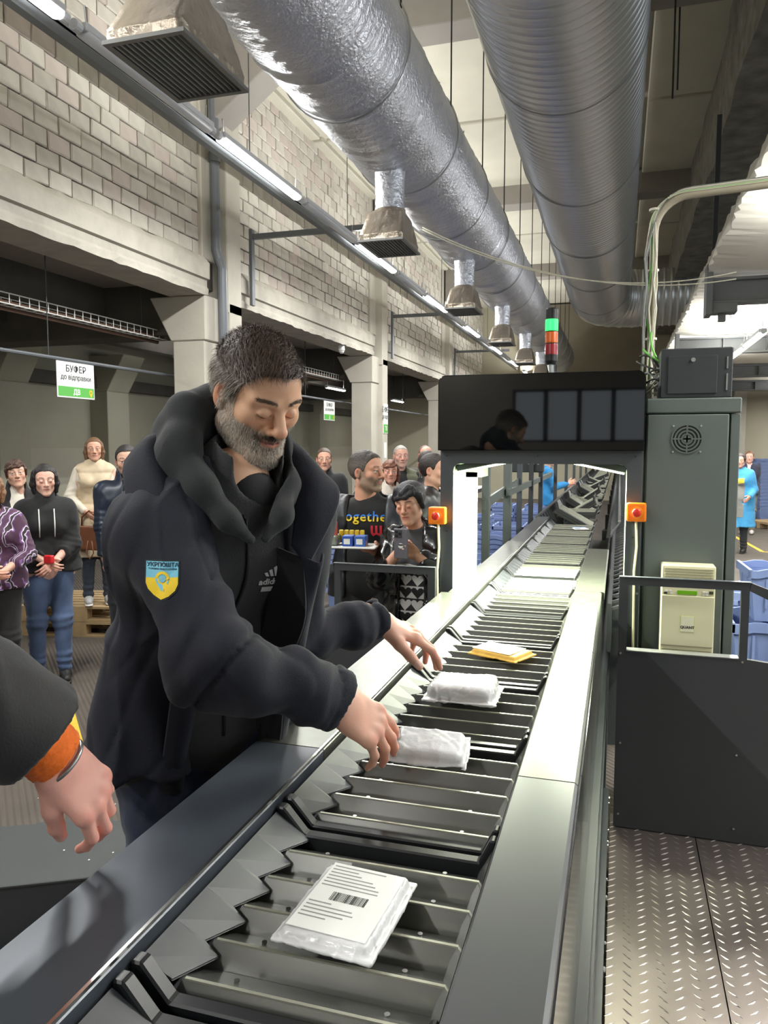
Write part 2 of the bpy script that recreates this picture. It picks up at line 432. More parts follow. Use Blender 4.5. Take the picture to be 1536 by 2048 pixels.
# left brick wall: backing, then the bricks themselves
wall_left = structure(bx((XW - 0.30, Y0, 3.55), (XW - 0.10, Y1, 6.36)).obj('wall_left', M['mortar']))
random.seed(7)
def brick_mesh(L_, H_, seed, m):
    r = random.Random(seed); b = MB(); j = lambda a: r.uniform(-a, a)
    x0, x1 = -0.05, 0.012
    P = []
    for x, ins in ((x0, 0), (x1 - 0.008, 0), (x1, 0.010)):
        P.append([(x + j(0.003), -L_ / 2 + ins + j(0.006), -H_ / 2 + ins + j(0.005)), (x + j(0.003), L_ / 2 - ins + j(0.004), -H_ / 2 + ins + j(0.003)),
                  (x + j(0.003), L_ / 2 - ins + j(0.004), H_ / 2 - ins + j(0.003)), (x + j(0.003), -L_ / 2 + ins + j(0.004), H_ / 2 - ins + j(0.003))])
    v = [p for q in P for p in q]; f = [(8, 9, 10, 11)]
    for a in (0, 4):
        for k in range(4): f.append((a + k, a + (k + 1) % 4, a + 4 + (k + 1) % 4, a + 4 + k))
    b.add(v, f); return b.mesh('brick', m)
BL, BH, PL, PH = 0.262, 0.141, 0.274, 0.152
kinds = [brick_mesh(BL, BH, k, M[('brick', 'brick', 'brick3', 'brick2', 'brick')[k % 5]]) for k in range(10)]
nb = 0; far = MB()
bays = [(COL_Y[0] + 0.36, COL_Y[1] - 0.30), (COL_Y[1] + 0.36, COL_Y[2] - 0.30), (COL_Y[2] + 0.36, COL_Y[3] - 0.30), (COL_Y[3] + 0.36, Y1)]
cand = []
for bi, (a, b) in enumerate(bays):
    for r in range(16):
        z = 3.955 + PH * r
        if z > 6.3: break
        y = a - (PL / 2 if r % 2 else 0)
        while y < b:
            ya, yb = max(y, a), min(y + BL, b)
            if yb - ya > 0.06: cand.append(((ya + yb) / 2, z, yb - ya, bi))
            y += PL
def vis(y, z):   # seen by the photograph?
    p = Vector((XW, y, z - 1.8)); dd = p.dot(fw); px = 768 + 1538 * p.dot(rt) / dd; py = 1024 - 1538 * p.dot(upv) / dd
    return dd > 0 and px > -20 and py > -20
random.shuffle(cand); cand.sort(key=lambda c: (not vis(c[0], c[1]), c[0]))
for y, z, L_, bi in cand:
    if nb < 300 and abs(L_ - BL) < 0.005 and vis(y, z):
        o = link('brick', random.choice(kinds), None, wall_left, (XW - 0.10 + 0.012 + random.uniform(-0.006, 0.008), y, z)); nb += 1
        o.rotation_euler = (random.uniform(-0.012, 0.012), random.uniform(-0.02, 0.02), random.uniform(-0.02, 0.02))
    else:
        x = XW - 0.10 + random.uniform(0.006, 0.03); g = 0.005
        far.cur = random.choice((0, 0, 0, 1, 2))
        far.add([(x, y - L_ / 2 + g, z - BH / 2), (x, y + L_ / 2 - g, z - BH / 2 + random.uniform(-.004, .004)), (x, y + L_ / 2 - g, z + BH / 2), (x, y - L_ / 2 + g, z + BH / 2 + random.uniform(-.004, .004)),
                 (x - 0.06, y - L_ / 2 + g, z - BH / 2), (x - 0.06, y + L_ / 2 - g, z - BH / 2), (x - 0.06, y + L_ / 2 - g, z + BH / 2), (x - 0.06, y - L_ / 2 + g, z + BH / 2)],
                [(0, 1, 2, 3), (4, 0, 3, 7), (1, 5, 6, 2), (0, 4, 5, 1), (3, 2, 6, 7)])
far.obj('brick', [M['brick'], M['brick2'], M['brick3']], wall_left, kind='stuff')

# edge beam of the gallery: two-step lip, running bay by bay
def jag(y0, y1, x, z, amp, n):
    return [(y0 + (y1 - y0) * i / n, z + random.uniform(-amp, amp)) for i in range(n + 1)]
for (a, b) in [(Y0, COL_Y[0] - 0.30), (COL_Y[0] + 0.36, COL_Y[1] - 0.30), (COL_Y[1] + 0.36, COL_Y[2] - 0.30), (COL_Y[2] + 0.36, COL_Y[3] - 0.30), (COL_Y[3] + 0.36, Y1)]:
    m = MB()
    prof = [(-0.42, 3.44), (0.03, 3.44), (0.03, 3.50), (0.01, 3.53), (0.01, 3.60), (0.045, 3.61), (0.045, 3.78), (-0.02, 3.86), (-0.42, 3.86)]
    n = max(4, int((b - a) / 0.12)); vs_ = []; fs_ = []; k = len(prof)
    for i in range(n + 1):
        y = a + (b - a) * i / n
        for q, (x, z) in enumerate(prof):
            jx = random.uniform(-0.012, 0.004) if q in (1, 2, 6, 7) else 0; jz = random.uniform(-0.01, 0.01) if q in (1, 7) else 0
            vs_.append((XW + x + jx, y, z + jz))
    for i in range(n):
        for q in range(k): fs_.append((i * k + q, i * k + (q + 1) % k, (i + 1) * k + (q + 1) % k, (i + 1) * k + q))
    fs_.append(tuple(range(k))); fs_.append(tuple(n * k + q for q in range(k - 1, -1, -1)))
    m.add(vs_, fs_); structure(m.obj('trim_3', M['plaster_worn']))

# columns (upper part narrower, corbelled lower part)
for ci, y in enumerate(COL_Y):
    m = MB()
    m.box((XW - 0.45, y + 0.02, 3.3), (XW + 0.09, y + 0.36, 6.36))          # upper shaft
    m.box((XW - 0.40, y - 0.36, 0), (XW + 0.0, y + 0.34, 2.95))             # lower shaft
    m.box((XW - 0.40, y + 0.05, 0), (XW + 0.09, y + 0.36, 3.42))
    m.hexa([(XW - 0.42, y - 0.37, 2.95), (XW + 0.02, y - 0.37, 2.95), (XW + 0.02, y + 0.35, 2.95), (XW - 0.42, y + 0.35, 2.95),
            (XW - 0.68, y - 0.37, 3.44), (XW + 0.02, y - 0.37, 3.44), (XW + 0.02, y + 0.35, 3.44), (XW - 0.68, y + 0.35, 3.44)])
    m.box((XW - 0.30, y - 0.30, 3.85), (XW - 0.04, y + 0.03, 6.36))          # recessed pier beside the bricks
    o = m.obj('trim_4', M['plaster'], bevel=0.012); structure(o)
# grey drain pipe in the corner of the first visible column
for ci, y in enumerate(COL_Y[:2]):
    t = empty('drain_pipe', (XW - 0.02, y - 0.16, 0), 'grey vertical drain pipe beside the concrete column ' + ('out of view at the left' if ci == 0 else 'behind the bearded man'), 'pipe')
    MB().tube([(0.07, 0, 6.3), (0.07, 0, 3.95), (0.09, 0.02, 3.86), (0.13, 0.02, 3.75), (0.13, 0.02, 0)], 0.055, 14).obj('pipe_run', M['steel_grey'], t)
    MB().lathe([(0.065, 0), (0.065, 0.1)], 14, (0.07, 0, 4.9)).obj('pipe_collar', M['steel_grey'], t)

# gallery soffit (dark underside), beams and the rear wall of the low bay
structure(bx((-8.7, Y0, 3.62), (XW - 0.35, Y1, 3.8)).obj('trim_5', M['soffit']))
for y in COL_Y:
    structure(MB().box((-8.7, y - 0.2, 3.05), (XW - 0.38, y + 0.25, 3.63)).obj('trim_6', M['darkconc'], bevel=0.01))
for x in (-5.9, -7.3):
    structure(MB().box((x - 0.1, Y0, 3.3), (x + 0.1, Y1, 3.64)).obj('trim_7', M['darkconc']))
wb = structure(bx((-8.8, Y0, 0), (-8.6, Y1, 3.8)).obj('wall_rear', M['backwall']))
structure(bx((-8.62, Y0, 0), (-8.58, Y1, 1.75)).obj('trim_8', M['backwall_low']))
for y in (3.0, 9.0, 11.4, 15.3, 21.0):
    m = MB(); m.box((-8.62, y - 0.3, 0), (-8.25, y + 0.3, 2.7))
    m.hexa([(-8.62, y - 0.3, 2.7), (-8.25, y - 0.3, 2.7), (-8.25, y + 0.3, 2.7), (-8.62, y + 0.3, 2.7), (-8.62, y - 0.3, 3.3), (-7.9, y - 0.3, 3.3), (-7.9, y + 0.3, 3.3), (-8.62, y + 0.3, 3.3)])
    structure(m.obj('trim_9', M['backwall'], bevel=0.01))
structure(bx((-8.6, Y0, 2.75), (-8.45, Y1, 2.95)).obj('trim_10', M['darkconc']))
# dark service door in the rear wall
d1 = structure(bx((-8.56, 17.2, 0), (-8.5, 18.3, 2.1)).obj('door_1', M['steel_grey'], bevel=0.01))
bx((-8.5, 17.3, 0.95), (-8.44, 17.42, 1.0)).obj('door_handle', M['black'], d1)

# end wall and right wall
structure(bx((-9, Y1, 0), (9, Y1 + 0.2, 6.5)).obj('wall_end', M['endwall']))
structure(MB().box((-3.2, Y1 - 0.3, 2.6), (0.6, Y1, 6.3)).obj('trim_11', M['endtan'], bevel=0.01))
wr = structure(bx((8.9, 14.0, 0), (9.1, Y1, 6.5)).obj('wall_right', M['endwall']))
for x in (1.5, 3.2, 4.4, 6.2):
    m = MB(); m.box((x - 0.16, Y1 - 2.3, 0), (x + 0.16, Y1 - 1.9, 3.5)); structure(m.obj('trim_12', M['plaster'], bevel=0.01))
structure(bx((0.9, Y1 - 2.0, 0), (9, Y1 - 1.8, 3.5)).obj('wall_partition', M['endwall']))

# wall behind the photographer with a row of windows
wbk = MB()
for a, b in (((-9, 0), (9, 1.85)), ((-9, 2.78), (9, 6.5)), ((-9, 1.85), (-1.85, 2.78)), ((1.6, 1.85), (9, 2.78))):
    wbk.box((a[0], Y0 - 0.2, a[1]), (b[0], Y0, b[1]))
structure(wbk.obj('wall_behind', M['plaster']))
wf = MB()
for i in range(7): x = -1.85 + i * 0.575; wf.box((x - 0.04, Y0 - 0.14, 1.85), (x + 0.04, Y0 - 0.04, 2.78))
for z in (1.85, 2.74): wf.box((-1.85, Y0 - 0.14, z), (1.6, Y0 - 0.04, z + 0.04))
structure(wf.obj('window_1', M['steel_dark']))

# right-hand gallery: white foamed slab with a ragged edge on steel beams
random.seed(11)
def ragged_slab():
    n = 260; v = []; f = []
    for i in range(n + 1):
        y = 1.2 + (Y1 - 1.2) * i / n
        e = 0.80 + random.uniform(-0.022, 0.022); e2 = 0.84 + random.uniform(-0.02, 0.02)
        v += [(e, y, 3.55 + random.uniform(-0.01, 0.01)), (1.1, y, 3.53), (3.0, y, 3.5), (9, y, 3.5), (9, y, 3.9), (e2, y, 3.74 + random.uniform(-0.015, 0.015))]
    for i in range(n):
        for q in range(6): f.append((i * 6 + q, i * 6 + (q + 1) % 6, (i + 1) * 6 + (q + 1) % 6, (i + 1) * 6 + q))
    f.append((0, 1, 2, 3, 4, 5)); f.append(tuple(n * 6 + q for q in (5, 4, 3, 2, 1, 0)))
    return MB().add(v, f)
structure(ragged_slab().obj('trim_13', M['slabwhite']))
for i, y in enumerate((4.0, 8.7, 13.3, 18.0, 22.5)):
    m = MB(); m.box((0.84, y - 0.09, 3.46), (9, y + 0.09, 3.49)); m.box((0.84, y - 0.012, 3.26), (9, y + 0.012, 3.47)); m.box((0.84, y - 0.09, 3.23), (9, y + 0.09, 3.26))
    for k in range(12): x = 1.5 + k * 0.62; m.box((x, y - 0.085, 3.25), (x + 0.015, y + 0.085, 3.47))
    m.box((0.80, y - 0.13, 3.12), (0.86, y + 0.13, 3.62)); m.box((0.86, y - 0.10, 3.14), (1.10, y + 0.10, 3.24)); m.box((0.93, y - 0.04, 3.06), (1.0, y + 0.04, 3.15))
    structure(m.obj('trim_14', M['steel_beam'], bevel=0.004))
# steel hangers that carry the edge of that gallery
for y in (4.6, 9.2):
    tag(bx((0.90, y - 0.025, 3.7), (0.95, y + 0.025, 5.3)).obj('steel_hanger', M['steel_dark'], bevel=0.003),
        ('nearer' if y < 5 else 'farther') + ' dark flat steel hanger between the rough beam and white gallery edge', 'hanger')
# yellow floor lines
M['yellowline'] = mat('yellow_paint', (222, 186, 60), 0.6, noise=0.2, nscale=20)
def line(p, q, w=0.07):
    p, q = Vector(p), Vector(q); d = (q - p).normalized(); n_ = Vector((-d.y, d.x, 0)) * w / 2
    return MB().hexa([tuple(p - n_) , tuple(q - n_), tuple(q + n_), tuple(p + n_)] + [tuple(a + Vector((0, 0, 0.004))) for a in (p - n_, q - n_, q + n_, p + n_)])
for a, b in (((2.35, 14.2, 0.0), (2.05, 19, 0)), ((2.35, 14.2, 0), (4.6, 13.6, 0)), ((-2.95, 3.62, 0), (-3.5, 4.2, 0))):
    structure(line(a, b).obj('trim_15', M['yellowline']))
# ================================================================ lighting battens
def lamp_fixture(y, on, x=-3.0, z=4.15, L_=1.5, power=LAMP_W, group='ceiling LED battens along the brick wall', label=None, upk=0.6):
    t = empty('led_batten', (x, y, z)); tag(t, label, 'lamp', group)
    MB().box((-0.045, -L_ / 2, 0.0), (0.045, L_ / 2, 0.05)).obj('lamp_housing', M['lampbody'], t, bevel=0.008)
    p = [(0.045 * math.cos(a), 0.03 * math.sin(a) - 0.0) for a in [PI + PI * k / 8 for k in range(9)]]
    d = MB(); d.smooth = True; d.prism(p, 1, -L_ / 2 + 0.02, L_ / 2 - 0.02)
    d.obj('diffuser', M['lamp'] if on else M['lamp_off'], t)
    for s in (-1, 1):
        MB().lathe([(0.032, 0), (0.032, 0.05), (0.02, 0.06)], 12, (0, s * L_ / 2 if s > 0 else -L_ / 2 - 0.06, 0.01), 1).obj('end_cap', M['lampbody'], t)
        MB().tube([(0, s * L_ * 0.46, 0.05), (0.0, s * L_ * 0.47, 0.16 if x != -6.6 else 0.48)], 0.006, 6).obj('hook', M['galv'], t)
    if on:
        area_light('batten_light', (0, 0, -0.034), 0.08, L_ - 0.1, power, WHITE, parent=t)
        area_light('batten_uplight', (0, 0, 0.056), 0.08, L_ - 0.1, power * upk, WHITE, rot=(PI, 0, 0), parent=t)  # added upward fill to brighten the ceiling; the batten has no upper lamp
    return t
G_ = 'ceiling LED battens along the brick wall'
ords = ['nearest', 'second', 'third', 'fourth', 'fifth', 'sixth', 'seventh', 'eighth', 'ninth']
for i, y in enumerate([-6.83 + 3.27 * k for k in range(11)]):
    lab = 'lit white LED batten hanging by the brick wall, %s lit one seen from the camera' % (ords[i - 3] if i >= 3 else '')
    if i < 3: lab = 'lit white LED batten of the wall row, %s counted from the wall behind the camera' % ords[i]
    
    lamp_fixture(y + 0.0 + 3.27 * 0 + 0.0, True, label=lab)
for i, y in enumerate([1.36 + 3.27 * k for k in range(8)]):
    pass
for i in range(6):
    y = -6.83 + 3.27 * (3 + i) + 1.64
    lamp_fixture(y, False, L_=1.45, label='unlit grey batten between the %s and %s lit battens of the wall row' % (ords[i], ords[i + 1]))
# the channel that carries them
t = empty('lamp_track', (-3.22, 0, 4.18), 'long grey steel channel carrying the row of LED battens beside the brick wall', 'track')
MB().box((-0.03, -6, 0), (0.03, 25, 0.03)).box((-0.03, -6, 0.03), (-0.022, 25, 0.06)).box((0.022, -6, 0.03), (0.03, 25, 0.06)).obj('channel', M['steel_grey'], t)
t2 = empty('cable_tray', (-3.75, 0, 4.62), 'grey perforated cable tray running above and behind the LED battens', 'cable tray')
MB().box((-0.08, -6, 0), (0.08, 25, 0.012)).box((-0.08, -6, 0), (-0.07, 25, 0.06)).box((0.07, -6, 0), (0.08, 25, 0.06)).obj('tray_channel', M['steel_grey'], t2)
for y in [-4.5 + 3.0 * k for k in range(10)]:
    MB().tube([(0.0, y, 0.06), (0.0, y, 1.73)], 0.006, 5).obj('hanger_rod', M['steel_dark'], t2)
# wall brackets
for i, y in enumerate((8.62, 14.62, 20.6)):
    t = empty('wall_bracket', (XW + 0.1, y, 3.98 if i == 0 else 3.98), None, None)
    tag(t, 'grey horizontal steel arm from the %s concrete column out to the lamp row' % ('first', 'second', 'third')[i], 'bracket', 'steel arms from the columns to the lamp row')
    MB().box((0, -0.03, 0.28), (1.45, 0.03, 0.34)).obj('arm', M['steel_grey'], t, bevel=0.004)
    MB().box((-0.02, -0.04, -0.5), (0.02, 0.04, 0.4)).obj('post', M['steel_grey'], t, bevel=0.004)
# right row of lamps under the white gallery
for i in range(6):
    y = 3.2 + 2.6 * i if i < 2 else 10.9 + (i - 2) * 1.45
    lamp_fixture(y, True, x=1.60, z=3.14, upk=1.1, L_=1.3, power=LAMP_W_RIGHT if i < 2 or i in (2, 4) else 40, group='LED battens under the white gallery',
                 label='lit LED batten under the white gallery at right, %s from the camera' % ords[i])
for i in range(5):  # unseen row added to brighten the gallery underside and far right
    lamp_fixture(1.5 + 5.0 * i, True, x=4.6, z=3.1, L_=1.3, power=60, upk=1.2, group='second row of battens under the white gallery', label='LED batten of the second row under the white gallery, %s in the row' % ords[i])
# lamps in the low bay
for i, (x, y) in enumerate(((-6.6, 5.2), (-6.6, 11.2), (-6.6, 17.6), (-6.6, 23), (-6.6, -0.8))):
    lamp_fixture(y, True, x=x, z=3.15, L_=1.2, power=22, group='battens in the low bay behind the columns',
                 label='LED batten under the dark soffit of the low bay, %s in the row' % ['second', 'third', 'fourth', 'fifth', 'first'][i])

# ================================================================ ducts
def duct_tube(cx, cz, r, y0, y1, step, seg, disp):
    n = int((y1 - y0) / step) + 1; Y = y0 + (y1 - y0) * np.arange(n) / (n - 1); A = 2 * PI * np.arange(seg) / seg
    YY, AA = np.meshgrid(Y, A, indexing='ij'); R = r + disp(YY, AA)
    V = np.stack([cx + R * np.cos(AA), YY, cz + R * np.sin(AA)], -1).reshape(-1, 3)
    i = np.arange(n - 1)[:, None] * seg; k = np.arange(seg)[None, :]; k2 = (k + 1) % seg
    Q = np.stack([i + k, i + seg + k, i + seg + k2, i + k2], -1).reshape(-1, 4)
    return V.astype(np.float32), Q
DX, DZ, DR = -1.83, 4.42, 0.45
def foil_disp(Y, A):
    d = 0.004 * sn(np.cos(A) * 0.5, Y, np.sin(A) * 0.5, 14, 1) + 0.0028 * sn(np.cos(A) * 0.6, Y * 2.2, np.sin(A) * 0.6, 38, 2)
    d += 0.0045 * np.sin(Y * 2 * PI / 0.085 + 0.8 * np.sin(A * 2 + Y * 0.7)) * (0.5 + 0.5 * np.sin(A * 3 + Y * 2.0 + 1))
    d += 0.010 * np.exp(-(((Y + 0.15 * np.sin(A)) % 1.25 - 0.6) / 0.02) ** 2) - 0.012 * np.exp(-(((Y) % 1.25 - 0.66) / 0.03) ** 2)
    return d
dl = empty('foil_wrapped_duct', (DX, 0, DZ), 'thick ventilation duct wrapped in crinkled silver foil with outlet boxes below', 'duct')
V, Q = duct_tube(DX, DZ, DR, -4.0, 24.0, 0.024, 120, foil_disp)
o = link('duct_body', mesh_np('duct_body', V, Q, None, M['foil'], o=(DX, 0, DZ)), None, dl)
for y in [0.4 + 1.55 * k for k in range(15)]:
    MB().tube([(0.40, y, 0.2), (0.40, y, 1.85)], 0.007, 5).obj('hanger_rod', M['black'], dl)
    MB().tube([(-0.42, y, 0.15), (-0.42, y, 1.85)], 0.007, 5).obj('hanger_rod', M['black'], dl)
    q = [(0.463 * math.cos(a), y, 0.463 * math.sin(a)) for a in [2 * PI * k / 40 for k in range(40)]]
    MB().tube(q, 0.007, 5, closed=True).obj('tape_band', M['galv'], dl)
ordw = ['nearest', 'second', 'third', 'fourth', 'fifth', 'sixth', 'seventh']
def crumple(m_, amp, seed):
    me = m_; n = len(me.vertices); co = np.empty(n * 3, np.float32); me.vertices.foreach_get('co', co); co = co.reshape(-1, 3)
    nr = np.empty(n * 3, np.float32); me.vertices.foreach_get('normal', nr); nr = nr.reshape(-1, 3)
    d = amp * sn(co[:, 0], co[:, 1], co[:, 2], 60, seed) + amp * 0.6 * sn(co[:, 0], co[:, 1], co[:, 2], 140, seed + 1)
    co = co + nr * d[:, None]; me.vertices.foreach_set('co', co.ravel()); me.update()
def grid_loft(rings, sub):
    """rings: list of closed outlines (same count) lofted with sub steps"""
    R = []
    for i in range(len(rings) - 1):
        for k in range(sub): t_ = k / sub; R.append(np.array(rings[i]) * (1 - t_) + np.array(rings[i + 1]) * t_)
    R.append(np.array(rings[-1])); n = len(R[0]); V = np.concatenate(R); Q = []
    for i in range(len(R) - 1):
        for k in range(n): k2 = (k + 1) % n; Q.append((i * n + k, i * n + k2, (i + 1) * n + k2, (i + 1) * n + k))
    return V, np.array(Q)
def outline_circle(r, z, n=48): return [(r * math.cos(2 * PI * k / n), r * math.sin(2 * PI * k / n), z) for k in range(n)]
def outline_rect(a, b, z, n=48):
    out = []
    for k in range(n):
        t_ = 2 * PI * k / n; c, s = math.cos(t_), math.sin(t_); m_ = max(abs(c), abs(s)); out.append((a * c / m_, b * s / m_, z))
    return out
def make_outlet():
    t = empty('air_outlet', (0, 0, 0))
    V, Q = grid_loft([outline_circle(0.125, 0.62), outline_circle(0.118, 0.48), outline_circle(0.116, 0.36), outline_circle(0.118, 0.27)], 8)
    me = mesh_np('neck', V, Q, None, M['foil']); crumple(me, 0.003, 5); link('neck', me, None, t)
    V, Q = grid_loft([outline_circle(0.122, 0.29), outline_rect(0.14, 0.14, 0.24), outline_rect(0.172, 0.262, 0.05), outline_rect(0.168, 0.258, 0.0)], 10)
    me = mesh_np('outlet_hood', V, Q, None, M['foil2']); crumple(me, 0.0035, 8); link('outlet_hood', me, None, t)
    fr = MB(); fr.box((-0.185, -0.275, -0.012), (0.185, -0.25, 0.004)).box((-0.185, 0.25, -0.012), (0.185, 0.275, 0.004)).box((-0.185, -0.25, -0.012), (-0.16, 0.25, 0.004)).box((0.16, -0.25, -0.012), (0.185, 0.25, 0.004))
    fr.obj('grille_frame', M['grille'], t)
    sl = MB().hexa([(-0.0, -0.25, -0.008), (0.003, -0.25, -0.008), (0.003, 0.25, -0.008), (0, 0.25, -0.008), (0.008, -0.25, 0.012), (0.011, -0.25, 0.012), (0.011, 0.25, 0.012), (0.008, 0.25, 0.012)]).mesh('slat', M['grille'])
    for k in range(12): link('slat', sl, None, t, (-0.15 + k * 0.026, 0, 0))
    bx((-0.165, -0.255, 0.02), (0.165, 0.255, 0.03)).obj('dark_interior', M['black'], t)
    return t
def copy_tree(o, parent=None):
    c = o.copy(); C.objects.link(c); c.parent = parent
    for ch in o.children: copy_tree(ch, c)
    return c
out0 = make_outlet()
for i in range(7):
    o = out0 if i == 0 else copy_tree(out0)
    o.location = (DX, 3.02 + 3.13 * i, 3.40)
    tag(o, 'foil-covered air outlet box with slatted grille under the left duct, %s from the camera' % ordw[i], 'air outlet', 'outlet boxes under the foil duct')

# right duct: spiral-wound bare steel
RX_, RZ_, RR_ = -0.48, 4.95, 0.60
def spiral_disp(Y, A):
    ph = (Y / 0.105 + A / (2 * PI)) % 1.0
    return 0.011 * np.exp(-((ph - 0.5) / 0.11) ** 2) + 0.004 * np.exp(-((ph - 0.12) / 0.05) ** 2) + 0.006 * np.exp(-((Y % 3.0 - 1.5) / 0.03) ** 2)
dr = empty('spiral_duct', (RX_, 0, RZ_), 'huge bare steel spiral-ribbed ventilation duct under the middle of the ceiling', 'duct')
V, Q = duct_tube(RX_, RZ_, RR_, -4.0, 17.0, 0.0131, 112, spiral_disp)
link('duct_body', mesh_np('duct_body', V, Q, None, M['spiral'], o=(RX_, 0, RZ_)), None, dr)
# elbow and branch to the right
def arc_tube(r, pts_fn, n, seg, disp):
    V = []; 
    for i in range(n):
        c, u, w = pts_fn(i / (n - 1)); rr_ = r + disp(i / (n - 1))
        for k in range(seg): a = 2 * PI * k / seg; V.append(c + (u * math.cos(a) + w * math.sin(a)) * rr_)
    Q = [(i * seg + k, (i + 1) * seg + k, (i + 1) * seg + (k + 1) % seg, i * seg + (k + 1) % seg) for i in range(n - 1) for k in range(seg)]
    return np.array(V, np.float32), np.array(Q)
def elbow(t_):
    a = t_ * PI / 2; R_ = 0.8
    c = np.array([R_ - R_ * math.cos(a), 17.0 + R_ * math.sin(a), 0]); u = np.array([math.cos(a), -math.sin(a), 0]); return c, u, np.array([0, 0, 1.0])
V, Q = arc_tube(RR_, elbow, 31, 64, lambda t_: 0.014 * math.exp(-(((t_ * 5) % 1 - 0.5) / 0.06) ** 2)); link('elbow', mesh_np('elbow', V, Q, None, M['spiral']), None, dr)
V, Q = arc_tube(RR_ * 0.98, lambda t_: (np.array([0.8 + 7 * t_, 17.8, 0]), np.array([0, -1.0, 0]), np.array([0, 0, 1.0])), 520, 64, lambda t_: 0.02 * math.exp(-(((t_ * 7 / 0.14) % 1 - 0.5) / 0.15) ** 2))
link('branch', mesh_np('branch', V, Q, None, M['spiral']), None, dr)
for y in [1.5 + 2.4 * k for k in range(7)]:
    for sx in (-0.56, 0.60):
        MB().tube([(sx, y, 0.2), (sx, y, 1.35)], 0.007, 5).obj('hanger_rod', M['black'], dr)
    q = [(0.616 * math.cos(a), y, 0.616 * math.sin(a)) for a in [2 * PI * k / 48 for k in range(48)]]
    MB().tube(q, 0.006, 5, closed=True).obj('strap', M['galv'], dr)
for i, (x, yy, zz) in enumerate(((0.22, 5.5, 5.0), (0.30, 6.2, 5.3), (0.36, 7.4, 4.8), (0.44, 8.2, 5.2))):
    tag(MB().tube([(x, yy, zz), (x, yy, 6.28)], 0.009, 5).obj('hanging_rod', M['black']), 'thin dark threaded rod hanging from the ceiling just right of the spiral duct', 'rod', 'thin rods beside the spiral duct')

# ================================================================ suspended signs in the low bay
t = empty('sign_rail', (-5.0, 0, 2.60), 'thin grey horizontal rail under the gallery from which the white and green signs hang', 'rail')
MB().tube([(0, -3, 0), (0, 25, 0)], 0.018, 8).obj('rail_tube', M['steel_grey'], t)
for y in (1.5, 5.9, 8.0, 11.9, 15.0, 17.9): MB().tube([(0, y, 0), (0, y, 1.04)], 0.005, 5).obj('suspension_wire', M['steel_dark'], t)
def sign(loc, txt, code, w, h, label, pin=True, rotz=0, rail=True):
    t = empty('hanging_sign', loc, label, 'sign', rz=rotz)
    MB().box((-0.004, -w / 2, -h / 2), (0.004, w / 2, h / 2)).obj('sign_board', M['signwhite'], t, bevel=0.002)
    MB().box((0.004, -w / 2 + 0.012, -h / 2 + 0.014), (0.006, w / 2 - 0.012, -h / 2 + h * 0.31)).obj('green_band', M['signgreen'], t)
    k = h / 0.34
    for s_, sz, z in ((txt[0], 0.088, 0.10), (txt[1], 0.068, 0.022)):
        if s_: text_obj(s_, sz * k, M['ink'], t, (0.0055, 0, z * k), RX)
    text_obj(code, 0.068 * k, M['signwhite'], t, (0.0075, 0, (-h / 2 + h * 0.165)), RX, bold=0.002)
    if pin:
        p = MB(); c = (0.0075, w / 2 - 0.06, -h / 2 + h * 0.19)
        pts = [(c[1] + 0.026 * k * math.cos(a), c[2] + 0.026 * k * math.sin(a)) for a in [-0.6 + (PI + 1.2) * q / 14 for q in range(15)]] + [(c[1], c[2] - 0.052 * k)]
        p.prism(pts, 0, c[0] - 0.001, c[0]); p.obj('pin_symbol', M['signyellow'], t)
        MB().lathe([(0.011 * k, 0), (0.011 * k, 0.001)], 14, (c[0], c[1], c[2]), 0).obj('pin_hole', M['signgreen'], t)
    return t
sign((-5.0, 6.26, 2.415), ('БУФЕР', 'до відправки'), 'ДВ', 0.53, 0.34, 'white and green hanging sign reading БУФЕР до відправки ДВ, large at far left')
sign((-5.0, 13.0, 2.41), ('БУФЕР', 'до розробки'), 'Д', 0.53, 0.34, 'white and green hanging sign above the man in the plain black jacket')
sign((-4.306, 14.19, 2.30), ('БУФЕР', 'до відпр'), 'ТВ', 0.29, 0.56, 'small white and green notice on the face of the second column', pin=False)
sign((-4.306, 20.19, 2.27), ('БУФЕР', 'до розр'), 'Р', 0.29, 0.62, 'small white and green notice on the third column next to the scanner hood', pin=False)
tag(bx((XW + 0.090, 14.10, 1.55), (XW + 0.094, 14.26, 1.85)).obj('paper_notice', M['signwhite']), 'small white paper notice taped low on the second column', 'notice')

# wire basket cable tray under the gallery
for k_, (ya, yb, lab) in enumerate(((1.0, 8.0, 'white wire basket cable tray hanging under the gallery in the nearest bay'), (8.7, 14.0, 'wire basket cable tray hanging under the gallery in the second bay'))):
    t = empty('basket_tray', (-5.2, 0, 3.02), lab, 'cable tray')
    m = MB()
    for x, z in ((-0.1, 0.09), (-0.1, 0), (0, 0), (0.1, 0), (0.1, 0.09)): m.tube([(x, ya, z), (x, yb, z)], 0.006, 5)
    m.obj('side_wires', M['white'], t)
    wm = MB().tube([(-0.1, 0, 0.09), (-0.1, 0, 0), (0.1, 0, 0), (0.1, 0, 0.09)], 0.0045, 5).mesh('cross_wire', M['white'])
    n = int((yb - ya) / 0.12)
    for i in range(n + 1): link('cross_wire', wm, None, t, (0, ya + i * 0.12, 0))
    MB().tube([(-0.03, ya, -0.02), (-0.03, yb, -0.02)], 0.02, 6).tube([(0.04, ya, 0.02), (0.04, yb, 0.02)], 0.02, 6).obj('cables', mat('tray_cable', (96, 70, 56), 0.6), t)
    for y in (ya + 0.5, (ya + yb) / 2, yb - 0.5): MB().tube([(0.1, y, 0.09), (0.1, y, 0.62)], 0.004, 5).obj('hanger_rod', M['steel_dark'], t)
